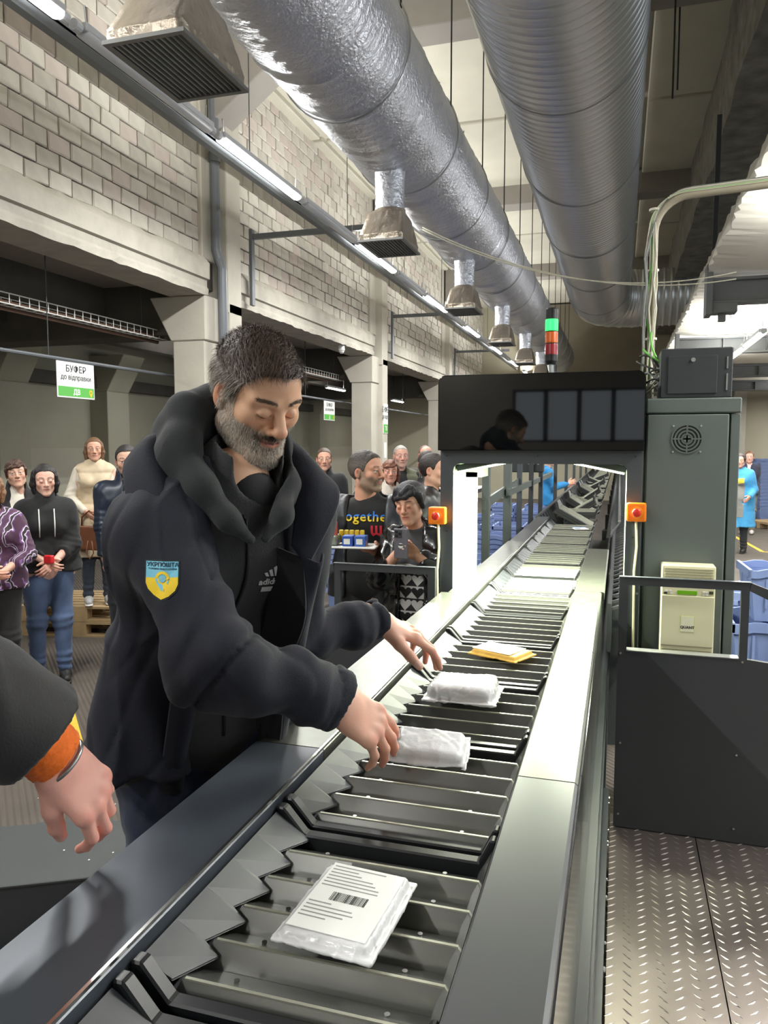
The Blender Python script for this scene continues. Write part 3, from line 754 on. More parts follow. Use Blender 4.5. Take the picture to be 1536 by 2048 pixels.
# dome cameras
for i, (x, y, z, lab) in enumerate(((XW - 0.05, 12.15, 3.36, 'small white dome camera under the gallery edge beam, right of the bearded man\'s head'), (1.35, 10.9, 3.45, 'white dome camera under the white gallery at right'))):
    t = empty('dome_camera', (x, y, z), lab, 'camera')
    MB().lathe([(0.05, 0.08), (0.055, 0.0), (0.05, -0.005)], 20).obj('camera_base', M['white'], t)
    m = MB(); m.smooth = True; m.lathe([(0.045 * math.cos(a), -0.005 - 0.05 * math.sin(a)) for a in [PI / 2 * k / 8 for k in range(8)]], 20); m.obj('camera_dome', M['white'], t)
# ================================================================ machine materials
M['powder'] = mat('powder_grey', (66, 71, 76), 0.42, noise=0.08, nscale=5, bump=0.12, bscale=400, bdist=0.002)
M['powder_dark'] = mat('powder_dark', (50, 54, 56), 0.45, noise=0.08, nscale=4, bump=0.12, bscale=400, bdist=0.002)
M['guard'] = mat('guard_sheet', (58, 61, 62), 0.5, noise=0.10, nscale=3, bump=0.1, bscale=500, bdist=0.002)
M['cab'] = mat('cabinet_grey_green', (92, 100, 96), 0.4, noise=0.06, nscale=3, bump=0.1, bscale=500, bdist=0.002)
M['rail_near'] = mat('rail_slate', (72, 78, 86), 0.36, metal=0.25, noise=0.10, nscale=6, rvar=0.06)
M['rail_steel'] = mat('rail_scratched_steel', (118, 120, 112), 0.34, metal=0.75, noise=0.10, nscale=14, rvar=0.05)
M['rail_right'] = mat('rail_satin', (100, 102, 104), 0.30, metal=0.6)
M['tray'] = mat('tray_sheet', (104, 105, 101), 0.24, metal=0.45)
M['traylip'] = mat('tray_lip_bright', (206, 206, 188), 0.3, metal=0.6)  # pale colour paints the highlight along each slat ridge
M['trayside'] = mat('tray_side_galvanised', (62, 66, 70), 0.5, metal=0.0, noise=0.05, nscale=12)
M['rim'] = mat('tray_rim_black', (26, 28, 30), 0.38)
M['gloss'] = mat('side_gloss', (52, 55, 56), 0.12, metal=0.6, noise=0.2, nscale=3, rvar=0.05)
M['gap'] = mat('conveyor_pit', (18, 19, 20), 0.7)
M['glassblack'] = mat('black_glass', (5, 6, 7), 0.03, spec=0.5)
M['hoodlight'] = mat('hood_light', (245, 255, 214), 0.5, emit=(240, 255, 205), estr=18)
M['innerwhite'] = mat('inner_panel_white', (150, 162, 146), 0.4)
M['orange'] = mat('estop_orange', (238, 128, 20), 0.4)
M['red'] = mat('estop_red', (206, 44, 30), 0.35)
M['screw'] = mat('screw_bright', (230, 230, 226), 0.25, metal=1.0)
M['beige'] = mat('ac_beige', (222, 218, 180), 0.45)
M['beige2'] = mat('ac_beige_line', (178, 174, 142), 0.5)
M['crate'] = mat('crate_blue', (124, 142, 188), 0.5, noise=0.08, nscale=6)
M['crate2'] = mat('crate_blue_pale', (150, 166, 208), 0.5, noise=0.08, nscale=6)
M['poly'] = mat('poly_bag', (246, 246, 246), 0.28, noise=0.04, nscale=10, bump=0.5, bscale=30, coat=0.4, bdist=0.006)
M['polyclear'] = mat('poly_bag_silver', (244, 244, 244), 0.14, metal=0.05, bump=0.5, bscale=24, coat=0.8, bdist=0.006)
M['kraft'] = mat('kraft_yellow', (226, 178, 66), 0.6)
M['paper'] = mat('paper_label', (240, 240, 236), 0.6)
M['plate'] = mat('tread_plate', (126, 117, 112), 0.36, metal=0.75, noise=0.22, nscale=3, rvar=0.10)
M['wood'] = mat('pallet_wood', (188, 160, 118), 0.8, noise=0.25, nscale=10, stretch=(1, 8, 1))
ZR = 1.14     # top of the side rails
PITCH_T, Y_BAR0 = 0.487, 0.80

# ---------------------------------------------------------------- side rails: each cover plate is a part
rl = empty('side_rail', (-0.682, 0, ZR), 'wide slate and scratched-steel cover rail on the left side of the conveyor', 'rail')
segs = [(-0.6, 1.515, M['rail_near'], -0.083), (1.519, 3.35, M['rail_steel'], -0.076), (3.354, 5.3, M['rail_steel'], -0.045), (5.304, 7.22, M['rail_right'], -0.035)]
for a, b, m, o_ in segs:
    MB().prism([(o_, -0.03), (o_, -0.004), (o_ + 0.004, 0), (0.077, 0), (0.081, -0.004), (0.081, -0.03)], 1, a, b).obj('cover_plate', m, rl)
MB().box((0.074, -0.6, -0.05), (0.079, 7.22, 0.0035)).obj('edge_strip', M['screw'], rl)
MB().box((-0.04, -0.6, -0.10), (-0.02, 7.22, -0.03)).box((0.05, -0.6, -0.10), (0.07, 7.22, -0.03)).obj('rail_support', M['powder_dark'], rl)
rr = empty('side_rail', (-0.12, 0, ZR), 'grey satin cover rail on the right side of the conveyor, shining near the scanner', 'rail')
for a, b, m, w in ((-0.6, 1.50, M['rail_right'], 0), (1.504, 2.50, M['rail_steel'], 0), (2.504, 3.55, M['rail_steel'], 0), (3.554, 5.05, M['rail_steel'], 0.012)):
    MB().prism([(-0.062, -0.035), (-0.062, -0.004), (-0.058, 0), (0.052 + w, 0), (0.058 + w, -0.005), (0.058 + w, -0.035)], 1, a, b).obj('cover_plate', m, rr)
# conveyor body below the rails
body = empty('conveyor_body', (-0.4, 0, 0), 'long dark steel conveyor frame with glossy side panels carrying the trays', 'conveyor')
for i, (a, b) in enumerate(((-0.6, 0.55), (0.553, 1.62), (1.623, 2.60), (2.603, 3.6), (3.603, 5.1), (5.103, 7.2))):
    bx((0.335, a, 0.62), (0.341, b, ZR - 0.035)).obj('side_panel', M['gloss'], body)
    bx((0.345, a, 0.20), (0.352, b, 0.617)).obj('side_panel', M['gloss'], body)
    bx((-0.325, a, 0.20), (-0.318, b, ZR - 0.12)).obj('side_panel', M['powder_dark'], body)
MB().box((0.335, -0.6, 0.60), (0.365, 7.2, 0.63)).box((0.352, -0.6, 0.0), (0.372, 7.2, 0.55)).box((0.372, -0.6, 0.18), (0.392, 3.31, 0.34)).box((-0.33, -0.6, 0.0), (-0.30, 7.2, 0.2)).obj('lower_channel', M['powder_dark'], body)
bx((-0.30, -0.6, 0.9), (0.33, 7.2, 0.94)).obj('pit_floor', M['gap'], body)
sc = MB().lathe([(0.006, 0), (0.006, 0.004), (0.003, 0.006)], 8, (0, 0, 0), 0).mesh('screw', M['screw'])
for k in range(26):
    link('screw', sc, None, body, (0.352, 0.2 + k * 0.21, 0.58 - 0.02 * (k % 2))); link('screw', sc, None, body, (0.392, 0.3 + k * 0.125, 0.22 if k % 3 else 0.30))
# legs and side beams of the line beyond the scanner
for k in range(10):
    y = 8.0 + k * 1.8
    bx((-0.32, y - 0.04, 0), (-0.25, y + 0.04, 0.95)).obj('leg', M['steel_dark'], body, bevel=0.004); bx((0.25, y - 0.04, 0), (0.32, y + 0.04, 0.95)).obj('leg', M['steel_dark'], body, bevel=0.004)
for x in (-0.34, 0.30): bx((x, 7.2, 0.82), (x + 0.04, 25.0, 0.96)).obj('beam', M['steel_dark'], body)

# ---------------------------------------------------------------- trays
TW0, TW1 = -0.600, -0.182          # inside edges of the rails
XL, XR = -0.600, -0.180
def make_tray(n=5):
    """origin: middle of the near edge of the tray, on its floor level z=0 at world 1.065"""
    t = empty('sorter_tray', (0, 0, 0)); cx = -0.39; L_ = PITCH_T - 0.062; hw = (XR - XL) / 2 - 0.006
    x0, x1 = -hw + 0.055, hw - 0.03
    d = L_ / n; base = MB(); base.smooth = False
    for i in range(n):
        ya, yb = 0.01 + i * d, 0.01 + (i + 1) * d
        slat = MB()
        # riser faces the camera, then the shelf drops gently away from a ridge whose highlight is a pale strip
        slat.add([(x0 - 0.02, ya, -0.016), (x1 + 0.016, ya, -0.016), (x1 + 0.016, ya + 0.018, 0.020), (x0 - 0.004, ya + 0.018, 0.020),
                  (x1 + 0.016, yb, -0.012), (x0 - 0.02, yb, -0.012), (x0 - 0.02, ya, -0.03), (x1 + 0.016, ya, -0.03), (x1 + 0.016, yb, -0.03), (x0 - 0.02, yb, -0.03)],
                 [(0, 1, 2, 3), (3, 2, 4, 5), (6, 9, 8, 7), (0, 6, 7, 1), (5, 4, 8, 9), (1, 7, 8, 4), (1, 4, 2), (0, 3, 5), (0, 5, 9, 6)])
        so = slat.obj('slat', M['tray'], t)
        bx((x0 + 0.0, ya + 0.0165, 0.0185), (x1 + 0.016, ya + 0.0215, 0.0212)).obj('slat_lip', M['traylip'], so)
        for sx in (x0 + 0.06, x1 - 0.05):
            MB().lathe([(0.004, 0), (0.004, 0.002)], 8, (sx, ya + 0.05, 0.006)).obj('rivet', M['screw'], so)
    # sloping left cheek with sawtooth inner edge
    ck = MB(); vs_, fs_ = [], []
    for i in range(n):
        ya, yb = 0.01 + i * d, 0.01 + (i + 1) * d; b0 = len(vs_)
        vs_ += [(-hw, ya, 0.052), (-hw, yb, 0.052), (x0 - 0.016, ya + 0.012, 0.020), (x0 + 0.010, yb + 0.004, 0.006), (x0 - 0.016, yb + 0.012, 0.020)]
        fs_ += [(b0, b0 + 2, b0 + 3, b0 + 1), (b0 + 1, b0 + 3, b0 + 4)]
    n0 = len(vs_); vs_ += [(x, y, z - 0.003) for x, y, z in vs_]; fs_ += [tuple(n0 + q for q in reversed(f)) for f in fs_]
    ck.add(vs_, fs_).obj('cheek', M['trayside'], t)
    MB().hexa([(x1 + 0.004, 0.01, 0.0), (hw, 0.01, 0.04), (hw, L_, 0.04), (x1 + 0.004, L_, 0.0), (x1 + 0.004, 0.01, 0.004), (hw - 0.003, 0.01, 0.046), (hw - 0.003, L_, 0.046), (x1 + 0.004, L_, 0.004)]).obj('cheek', M['tray'], t)
    # black rims at both ends, turned up at the sides
    for ya in (-0.012, L_ + 0.012):
        p = [(-hw - 0.002, 0.060), (-hw + 0.014, 0.060), (x0 - 0.0, 0.014), (x1, 0.014), (hw - 0.010, 0.056), (hw, 0.056), (hw, 0.036), (x1 + 0.004, -0.022), (x0 - 0.006, -0.022), (-hw - 0.002, 0.03)]
        MB().prism(p, 1, ya, ya + 0.024).obj('rim', M['rim'], t, bevel=0.003)
    bx((-hw + 0.02, 0.0, -0.045), (hw - 0.02, L_ + 0.01, -0.03)).obj('tray_pan', M['rim'], t)
    bx((-0.03, 0.1, -0.12), (0.03, L_ - 0.1, -0.045)).obj('carriage', M['rim'], t)
    return t
tray0 = make_tray()
tilts = {14: 0.5, 15: 0.0, 16: -0.55, 17: 0.55, 18: 0.35, 20: -0.6, 22: 0.5, 23: 0.5, 26: -0.5, 29: 0.4, 33: -0.4}
placew = {0: 'cut off by the bottom of the picture', 1: 'under the barcoded white mailer', 2: 'under the polybag in the bearded man\'s right hand', 3: 'under the shiny silver bag', 4: 'under the yellow padded envelope',
          5: 'empty, just before the bright patch', 6: 'empty, brightly lit, in front of the scanner opening', 7: 'empty, brightest, right under the scanner hood', 8: 'empty, just past the hood lamps', 9: 'empty, second past the hood lamps', 10: 'empty, third past the hood lamps', 11: 'empty, fourth past the hood lamps', 12: 'carrying the small blue label'}
for i in range(50):
    o = tray0 if i == 0 else copy_tree(tray0)
    o.location = (-0.39, Y_BAR0 + 0.024 + PITCH_T * (i - 1), 1.068)
    if i in tilts: o.rotation_euler = (0, tilts[i], 0); o.location.z += 0.07
    if i < 13: lb = 'ribbed black-rimmed tray ' + placew[i]
    elif i in tilts and tilts[i] and i < 24: lb = 'tilted ribbed tray beyond the scanner, leaning %s, %s along' % ('left' if tilts[i] < 0 else 'right', {14: 'first', 16: 'third', 17: 'fourth', 18: 'fifth', 20: 'seventh', 22: 'ninth', 23: 'tenth'}[i])
    else: lb = 'small distant ribbed tray of the line beyond the scanner hood'
    tag(o, lb, 'tray', 'ribbed trays on the conveyor line' if i < 13 else 'distant trays beyond the scanner')
# guide fins of the open line beyond the rails: each fin a part
gf = body
fin = MB().hexa([(-0.004, 0, -0.1), (0.03, 0, -0.1), (0.03, 0.012, -0.1), (-0.004, 0.012, -0.1), (-0.12, 0.10, 0.10), (-0.10, 0.10, 0.115), (-0.10, 0.112, 0.115), (-0.12, 0.112, 0.10)]).mesh('guide_arm', M['steel_dark'])
finr = MB().hexa([(-0.03, 0, -0.1), (0.004, 0, -0.1), (0.004, 0.012, -0.1), (-0.03, 0.012, -0.1), (0.10, 0.10, 0.115), (0.12, 0.10, 0.10), (0.12, 0.112, 0.10), (0.10, 0.112, 0.115)]).mesh('guide_arm', M['steel_dark'])
for k in range(70):
    link('guide_arm', fin, None, gf, (-0.25, 7.3 + k * 0.24, 1.0)); link('guide_arm', finr, None, gf, (0.31, 7.3 + k * 0.24, 1.0))
MB().box((-0.36, 7.3, 1.10), (-0.34, 24.3, 1.12)).obj('guide_bar', M['galv'], gf); MB().box((0.40, 7.3, 1.10), (0.42, 24.3, 1.12)).obj('guide_bar', M['galv'], gf)

# return line to the right of the main line: black bars
rt_ = empty('return_line', (0.02, 4.2, 0), 'narrow black slatted return line running right of the trays behind the scanner', 'conveyor')
MB().box((-0.06, 0, 0.70), (-0.04, 20, 0.96)).box((0.15, 0, 0.70), (0.17, 20, 0.96)).obj('side_frame', M['steel_dark'], rt_)
bar = MB().hexa([(-0.05, 0, 0.9), (0.16, 0, 0.98), (0.16, 0.03, 0.98), (-0.05, 0.03, 0.9), (-0.05, 0, 0.915), (0.16, 0, 0.995), (0.16, 0.03, 0.995), (-0.05, 0.03, 0.915)]).mesh('slat', M['rail_right'])
for k in range(110): link('slat', bar, None, rt_, (0, 0.1 + k * 0.18, 0))
for k in range(9): bx((-0.05, 0.5 + k * 2.2, 0), (0.0, 0.56 + k * 2.2, 0.9)).obj('leg', M['steel_dark'], rt_)

# ---------------------------------------------------------------- scanner gantry
GY = 3.50
ga = empty('scanner_gantry', (-0.35, GY, 0), 'grey scanner arch over the conveyor with a glossy black header panel', 'scanner')
gx0, gx1 = -0.445, 0.445     # local
ox0, ox1, oz1 = -0.385, 0.382, 1.715
def round_rect(x0, x1, z0, z1, r, n=6, corners=(1, 1, 1, 1)):
    p = []
    for (cx, cz, a0, on) in ((x1 - r, z0 + r, -PI / 2, corners[0]), (x1 - r, z1 - r, 0, corners[1]), (x0 + r, z1 - r, PI / 2, corners[2]), (x0 + r, z0 + r, PI, corners[3])):
        if on: p += [(cx + r * math.cos(a0 + PI / 2 * k / n), cz + r * math.sin(a0 + PI / 2 * k / n)) for k in range(n + 1)]
        else: p.append((cx + (r if a0 in (-PI / 2, 0) else -r), cz + (-r if a0 in (-PI / 2, PI) else r)))
    return p
# front frame with a rounded opening
fr = MB(); op = [(ox1, 0.0)] + [(ox1 - 0.03 + 0.03 * math.cos(a), oz1 - 0.03 + 0.03 * math.sin(a)) for a in [PI / 2 * k / 6 for k in range(7)]] + [(ox0 + 0.03 + 0.03 * math.cos(a), oz1 - 0.03 + 0.03 * math.sin(a)) for a in [PI / 2 + PI / 2 * k / 6 for k in range(7)]] + [(ox0, 0.0)]
half = len(op) // 2
outr = [(gx1, 0.0), (gx1, 1.775), (gx0, 1.775), (gx0, 0.0)]
for y0_, y1_ in ((0, 0.012),):
    v = [(x, y0_, z) for x, z in op] + [(x, y0_, z) for x, z in outr]; n_ = len(op)
    f = []
    for k in range(n_ - 1):
        q = n_ + (0 if k == 0 else (1 if k < half else (2 if k < n_ - 2 else 3)))
        f.append((k, k + 1, n_ + (1 if k < half else 2)))
    f.append((0, n_ + 1, n_ + 0)); f.append((half, n_ + 2, n_ + 1)); f.append((n_ - 1, n_ + 3, n_ + 2))
    v2 = [(x, y1_, z) for x, _, z in v]; N0 = len(v)
    f2 = [tuple(N0 + q for q in reversed(t_)) for t_ in f]
    f3 = [(k, k + 1, N0 + k + 1, N0 + k) for k in range(n_ - 1)] + [(n_ + k, n_ + k + 1, N0 + n_ + k + 1, N0 + n_ + k) for k in range(3)]
    fr.add(v + v2, f + f2 + f3)
fr.obj('front_frame', M['powder'], ga)
# tunnel lining
ln = MB(); D_ = 0.62
ln.box((ox0 - 0.05, 0.012, 0), (ox0, D_, 1.77)); ln.box((ox1, 0.012, 0), (ox1 + 0.05, D_, 1.77)); ln.box((gx0, 0.012, oz1 + 0.03), (gx1, D_, 1.775))
ln.obj('tunnel_lining', M['innerwhite'], ga)
fl2 = MB(); fl2.prism([(ox0 + 0.002, 0.9), (ox0 + 0.002, oz1 - 0.05), (ox0 + 0.06, oz1 - 0.05), (ox0 + 0.06, 0.9)], 1, 0.30, 0.31); fl2.obj('inner_flange', M['innerwhite'], ga)
# inner white return seen at the left of the opening
bx((ox0, 0.3, oz1 - 0.075), (ox0 + 0.08, 0.5, oz1 + 0.02)).obj('corner_box', M['innerwhite'], ga)
hd = round_rect(gx0 - 0.004, gx1 + 0.004, 1.775, 2.115, 0.035, corners=(0, 1, 1, 0))
MB().prism(hd, 1, -0.045, -0.003).obj('glossy_header', M['glassblack'], ga, bevel=0.004, seg=2)
bx((gx0, 0.0, 1.775), (gx1, D_, 2.10)).obj('header_box', M['powder_dark'], ga, bevel=0.006)
for s, nm in ((-1, 'l'), (1, 'r')):   # two slanted lamp troughs under the hood
    c = Vector((s * 0.225, 0.10, oz1 - 0.008)); R_ = Matrix.Rotation(-s * -0.20, 4, 'Y')
    o = MB().box((-0.155, -0.05, 0.0), (0.155, 0.05, 0.03)).obj('lamp_trough', M['powder_dark'], ga, bevel=0.004); o.location = c; o.rotation_euler = (0, s * 0.20, 0)
    MB().box((-0.15, -0.035, -0.008), (0.15, 0.035, 0.0)).obj('light_strip', M['hoodlight'], o)
    area_light('hood_lamp', (0, 0, -0.012), 0.28, 0.07, GANTRY_W, GREENISH, parent=o)
# posts' screws
for x in (gx0 + 0.03, gx1 - 0.03, 0.0):
    for z in (1.75, 1.0, 1.4): MB().lathe([(0.004, -0.002), (0.004, 0.0)], 8, (x, 0, z), 1).obj('screw', M['rim'], ga)
# emergency stops
for i, (x, z, lb) in enumerate(((-0.452, 1.474, 'orange emergency stop box with red button on the left post of the scanner arch'), (0.425, 1.512, 'orange emergency stop box with red button on the right post of the scanner arch'))):
    t = empty('emergency_stop', (-0.35 + x, GY - 0.0, z), lb, 'stop button')
    bx((-0.040, -0.05, -0.040), (0.040, 0.0, 0.040)).obj('stop_box', M['orange'], t, bevel=0.008, seg=2)
    MB().lathe([(0.026, -0.052), (0.026, -0.05)], 24, (0, 0, 0), 1).obj('collar', mat('estop_yellow', (236, 160, 40), 0.4), t)
    m = MB(); m.smooth = True; m.lathe([(0.008, -0.05), (0.012, -0.062), (0.019, -0.064), (0.019, -0.072), (0.014, -0.076), (0.004, -0.077)], 24, (0, 0, 0), 1); m.obj('push_button', M['red'], t)
    MB().tube([(0.0, -0.012, -0.04), (0.005, -0.012, -0.15), (-0.003, -0.012, -0.26), (0.002, -0.012, -0.6), (0, -0.012, -1.2)], 0.006, 6).obj('cable', M['beige'], t)
# signal tower
st = empty('signal_tower', (-0.305, GY + 0.06, 2.115), 'stack light on the scanner with glowing green, orange and red lenses', 'signal light')
def lens(z0, z1, m, nm, r=0.027):
    MB().lathe([(r, z0), (r + 0.001, z0 + 0.004), (r + 0.001, z1 - 0.004), (r, z1)], 24).obj(nm, m, st)
MB().lathe([(0.011, 0), (0.011, 0.05)], 14).obj('stem', M['galv'], st); MB().lathe([(0.02, 0.045), (0.027, 0.06), (0.027, 0.085)], 24).obj('tower_base', M['black'], st)
lens(0.085, 0.135, mat('lens_red', (150, 30, 40), 0.25, coat=0.5), 'red_lens'); lens(0.138, 0.188, mat('lens_orange', (226, 104, 30), 0.25, coat=0.5), 'orange_lens')
lens(0.191, 0.243, mat('lens_green', (30, 220, 70), 0.3, emit=(40, 255, 90), estr=2.5), 'green_lens')
MB().lathe([(0.028, 0.246), (0.028, 0.285), (0.024, 0.292), (0.0, 0.293)], 24, caps=False).obj('tower_cap', M['black'], st)
for z in (0.085, 0.1365, 0.1895, 0.2445): MB().lathe([(0.0285, z - 0.002), (0.0285, z + 0.002)], 24).obj('ring', M['black'], st)

# ---------------------------------------------------------------- electrical cabinet and box
cbx = empty('electrical_cabinet', (0.29, 3.55, 0), 'tall grey-green electrical cabinet with round fan grille, right of the scanner', 'cabinet')
bx((-0.182, 0, 0.0), (0.15, 0.42, 1.93)).obj('cabinet_body', M['cab'], cbx, bevel=0.004)
bx((-0.185, -0.008, 1.935), (0.195, 0.43, 2.0)).obj('cabinet_top', M['cab'], cbx, bevel=0.006)
bx((-0.178, -0.014, 0.1), (0.145, 0.0, 1.93)).obj('door', M['cab'], cbx, bevel=0.003)
bx((0.155, 0.0, 0.0), (0.193, 0.42, 1.93)).obj('side_door', M['cab'], cbx, bevel=0.003)
fan = empty('fan_grille'); bpy.data.objects.remove(fan)
fn_ = MB(); fn_.lathe([(0.064, -0.016), (0.064, -0.0145)], 32, (-0.017, 0, 1.826), 1); fo = fn_.obj('fan_grille', M['black'], cbx)
def ringm(r0, r1, y0_, y1_, c, seg=40):
    m = MB(); v = []; f = []
    for k in range(seg):
        a = 2 * PI * k / seg
        for r, y in ((r0, y0_), (r1, y0_), (r1, y1_), (r0, y1_)): v.append((c[0] + r * math.cos(a), y, c[2] + r * math.sin(a)))
    for k in range(seg):
        a = k * 4; b = ((k + 1) % seg) * 4
        for q in range(4): f.append((a + q, a + (q + 1) % 4, b + (q + 1) % 4, b + q))
    return m.add(v, f)
for r in (0.064, 0.051, 0.037, 0.024): ringm(r - 0.0065, r, -0.019, -0.0145, (-0.017, 0, 1.826)).obj('grille_ring', M['cab'], fo)
MB().box((-0.020, -0.0195, 1.764), (-0.014, -0.0145, 1.888)).box((-0.079, -0.0195, 1.823), (0.045, -0.0145, 1.829)).obj('grille_cross', M['cab'], fo)
MB().lathe([(0.016, -0.0195), (0.016, -0.0145)], 24, (-0.017, 0, 1.826), 1).obj('grille_hub', M['cab'], fo)
for sx in (-1, 1):
    for sz in (-1, 1): MB().lathe([(0.004, -0.018), (0.004, -0.014)], 8, (-0.017 + sx * 0.055, 0, 1.826 + sz * 0.055), 1).obj('screw', M['screw'], fo)
# air conditioner on the cabinet door
ac = empty('cooling_unit', (0.29, 3.53, 1.10), 'cream-coloured cooling unit with green display mounted low on the cabinet door', 'air conditioner')
bx((-0.107, -0.095, -0.195), (0.107, 0.0, 0.195)).obj('unit_case', M['beige'], ac, bevel=0.010, seg=3)
bx((-0.104, -0.100, -0.15), (0.104, -0.094, 0.066)).obj('front_cover', M['beige'], ac, bevel=0.004, seg=2)
for k in range(4): bx((-0.095, -0.099, 0.145 + k * 0.011), (0.095, -0.094, 0.149 + k * 0.011)).obj('vent_slot', M['beige2'], ac)
for k in range(3): bx((-0.098, -0.098, -0.188 + k * 0.010), (0.098, -0.0945, -0.184 + k * 0.010)).obj('vent_slot', M['beige2'], ac)
bx((-0.042, -0.099, 0.072), (0.035, -0.094, 0.088)).obj('display', mat('lcd_green', (96, 150, 24), 0.3, emit=(90, 150, 20), estr=0.25), ac)
for x, z in ((-0.07, 0.084), (-0.085, 0.084), (0.062, 0.084), (0.075, 0.084), (0.062, 0.074), (0.075, 0.074), (-0.065, 0.074)): bx((x - 0.005, -0.098, z - 0.003), (x + 0.005, -0.094, z + 0.003)).obj('key', M['white'], ac)
bx((-0.096, -0.0985, 0.071), (-0.082, -0.094, 0.078)).obj('warning_mark', M['ink'], ac)
bx((0.082, -0.0985, 0.078), (0.098, -0.094, 0.090)).obj('brand_mark', mat('mark_dark', (60, 66, 40), 0.5), ac)
stk = bx((-0.026, -0.1015, -0.088), (0.028, -0.1, -0.020)).obj('sticker', mat('sticker_rim', (206, 212, 120), 0.5), ac, bevel=0.0)
bx((-0.0245, -0.1022, -0.0865), (0.0265, -0.1014, -0.0215)).obj('sticker_face', mat('sticker_face', (228, 226, 196), 0.5), stk)
text_obj('QUANT', 0.0155, M['ink'], ac, (0.001, -0.1026, -0.068), RF, bold=0.0006, depth=0.0003)
# network box on top
nb_ = empty('wall_box', (0.30, 3.55, 2.0), 'dark grey locked metal box standing on top of the electrical cabinet', 'box')
bx((-0.14, 0, 0.0), (0.145, 0.25, 0.21)).obj('box_body', M['powder_dark'], nb_, bevel=0.004)
bx((-0.112, -0.006, 0.018), (0.085, 0.0, 0.178)).obj('door', M['powder_dark'], nb_, bevel=0.002)
MB().lathe([(0.009, -0.012), (0.009, -0.006)], 16, (-0.012, 0, 0.160), 1).obj('lock', M['screw'], nb_)
MB().box((0.120, -0.004, 0.03), (0.126, 0.0, 0.10)).box((0.120, -0.004, 0.12), (0.126, 0.0, 0.17)).obj('hinge', M['screw'], nb_)

# ---------------------------------------------------------------- guard panels
def guard(x0, sgn, yy, zb, w, label, ztop=1.255):
    g = empty('guard_panel', (x0, yy, 0), label, 'barrier'); s = sgn
    def P(pts): return [(s * a, b) for a, b in pts]
    xo = w; m = MB(); T = (0, 0.022)
    zh = 0.945; zt = ztop - 0.032
    for poly in ([(0, zb), (xo, zb), (xo, zh - 0.03), (0.50, zh), (0, zh)],
                 [(0, zh), (0.035, zh), (0.035, zt), (0, zt)], [(0.465, zh), (0.495, zh), (0.495, zt), (0.465, zt)],
                 [(0, zt), (0.495, zt), (0.495, ztop), (0, ztop)], [(0.495, zt), (0.62, zt - 0.06), (0.64, zt - 0.02), (0.50, ztop)],
                 [(xo - 0.03, zh - 0.03), (xo, zh - 0.03), (xo, zt - 0.12), (xo - 0.03, zt - 0.11)], [(0.62, zt - 0.06), (0.64, zt - 0.02), (xo, zt - 0.12), (xo - 0.03, zt - 0.14)]):
        m.prism(P(poly), 1, *T)
    m.obj('sheet', M['guard'], g)
    MB().prism(P([(0.035, zh), (0.465, zh), (0.465, zh + 0.004), (0.035, zh + 0.004)]), 1, -0.003, 0.05).obj('ledge', M['galv'], g)
    MB().prism(P([(0, ztop), (0.5, ztop), (0.5, ztop + 0.003), (0, ztop + 0.003)]), 1, -0.004, 0.024).obj('top_edge', M['powder'], g)
    for x, z in ((0.012, 0.935), (0.478, 0.935), (0.020, 0.55), (0.47, 0.55), (0.02, 0.24), (0.47, 0.24), (0.07, 1.19)):
        if z > zb: MB().lathe([(0.005, -0.004), (0.005, 0.0)], 8, (s * x, 0, z), 1).obj('screw', M['screw'], g)
    return g
guard(0.012, 1, 3.30, 0.182, 0.80, 'dark sheet-metal guard with a window cut-out standing on the tread plate at right')
guard(-0.80, -1, 3.42, 0.02, 0.80, 'dark sheet-metal guard with a window cut-out left of the scanner', ztop=1.235)

# ---------------------------------------------------------------- tread-plate platform at right
pl = empty('tread_platform', (0.0, 0, 0), 'grey diamond tread-plate platform to the right of the conveyor', 'platform')
for (a, b) in (((-0.0, -0.8), (0.338, 1.885)), ((0.342, -0.8), (1.3, 1.885)), ((0.0, 1.889), (0.338, 3.42)), ((0.342, 1.889), (1.3, 3.42))):
    bx((a[0], a[1], 0.172), (b[0], b[1], 0.178)).obj('plate', M['plate'], pl)
MB().box((0.02, -0.78, 0), (0.06, 3.4, 0.172)).box((1.24, -0.78, 0), (1.28, 3.4, 0.172)).box((0.02, 3.3, 0), (1.28, 3.38, 0.172)).box((0.02, -0.78, 0), (1.28, -0.7, 0.172)).obj('frame', M['powder_dark'], pl)
def treads():
    V = []; Q = []
    L_, Wd, H_ = 0.0205, 0.0038, 0.0022; sp = 0.050
    i = 0
    for r in range(int(3.9 / 0.042)):
        for c in range(26):
            x = 0.012 + c * sp; y = -0.48 + r * 0.042
            s = 1 if (c + 0) % 2 == 0 else -1
            if x > 1.28 or y > 3.38 or abs(x - 0.34) < 0.012: continue
            ca, sa = math.cos(0.45 * s), math.sin(0.45 * s); y += 0.021 if c % 2 else 0
            if s > 0: ca, sa = math.cos(0.72), math.sin(0.72)
            else: ca, sa = math.cos(-0.78), math.sin(-0.78)
            b0 = len(V)
            for u, v, z in ((-L_, 0, 0), (0, -Wd, 0), (L_, 0, 0), (0, Wd, 0), (-L_ * 0.55, 0, H_), (L_ * 0.55, 0, H_)):
                V.append((x + u * ca - v * sa, y + u * sa + v * ca, 0.178 + z))
            Q += [(b0, b0 + 1, b0 + 5, b0 + 4), (b0 + 1, b0 + 2, b0 + 5, b0 + 5), (b0 + 2, b0 + 3, b0 + 5, b0 + 5), (b0 + 3, b0, b0 + 4, b0 + 5)]
    F_ = [tuple(dict.fromkeys(q)) for q in Q]
    return V, F_
tv, tf = treads(); me = bpy.data.meshes.new('tread'); me.from_pydata(tv, [], tf); me.materials.append(mat('tread_worn', (176, 168, 160), 0.30, metal=0.8)); me.update()
link('tread', me, None, pl, kind='stuff')
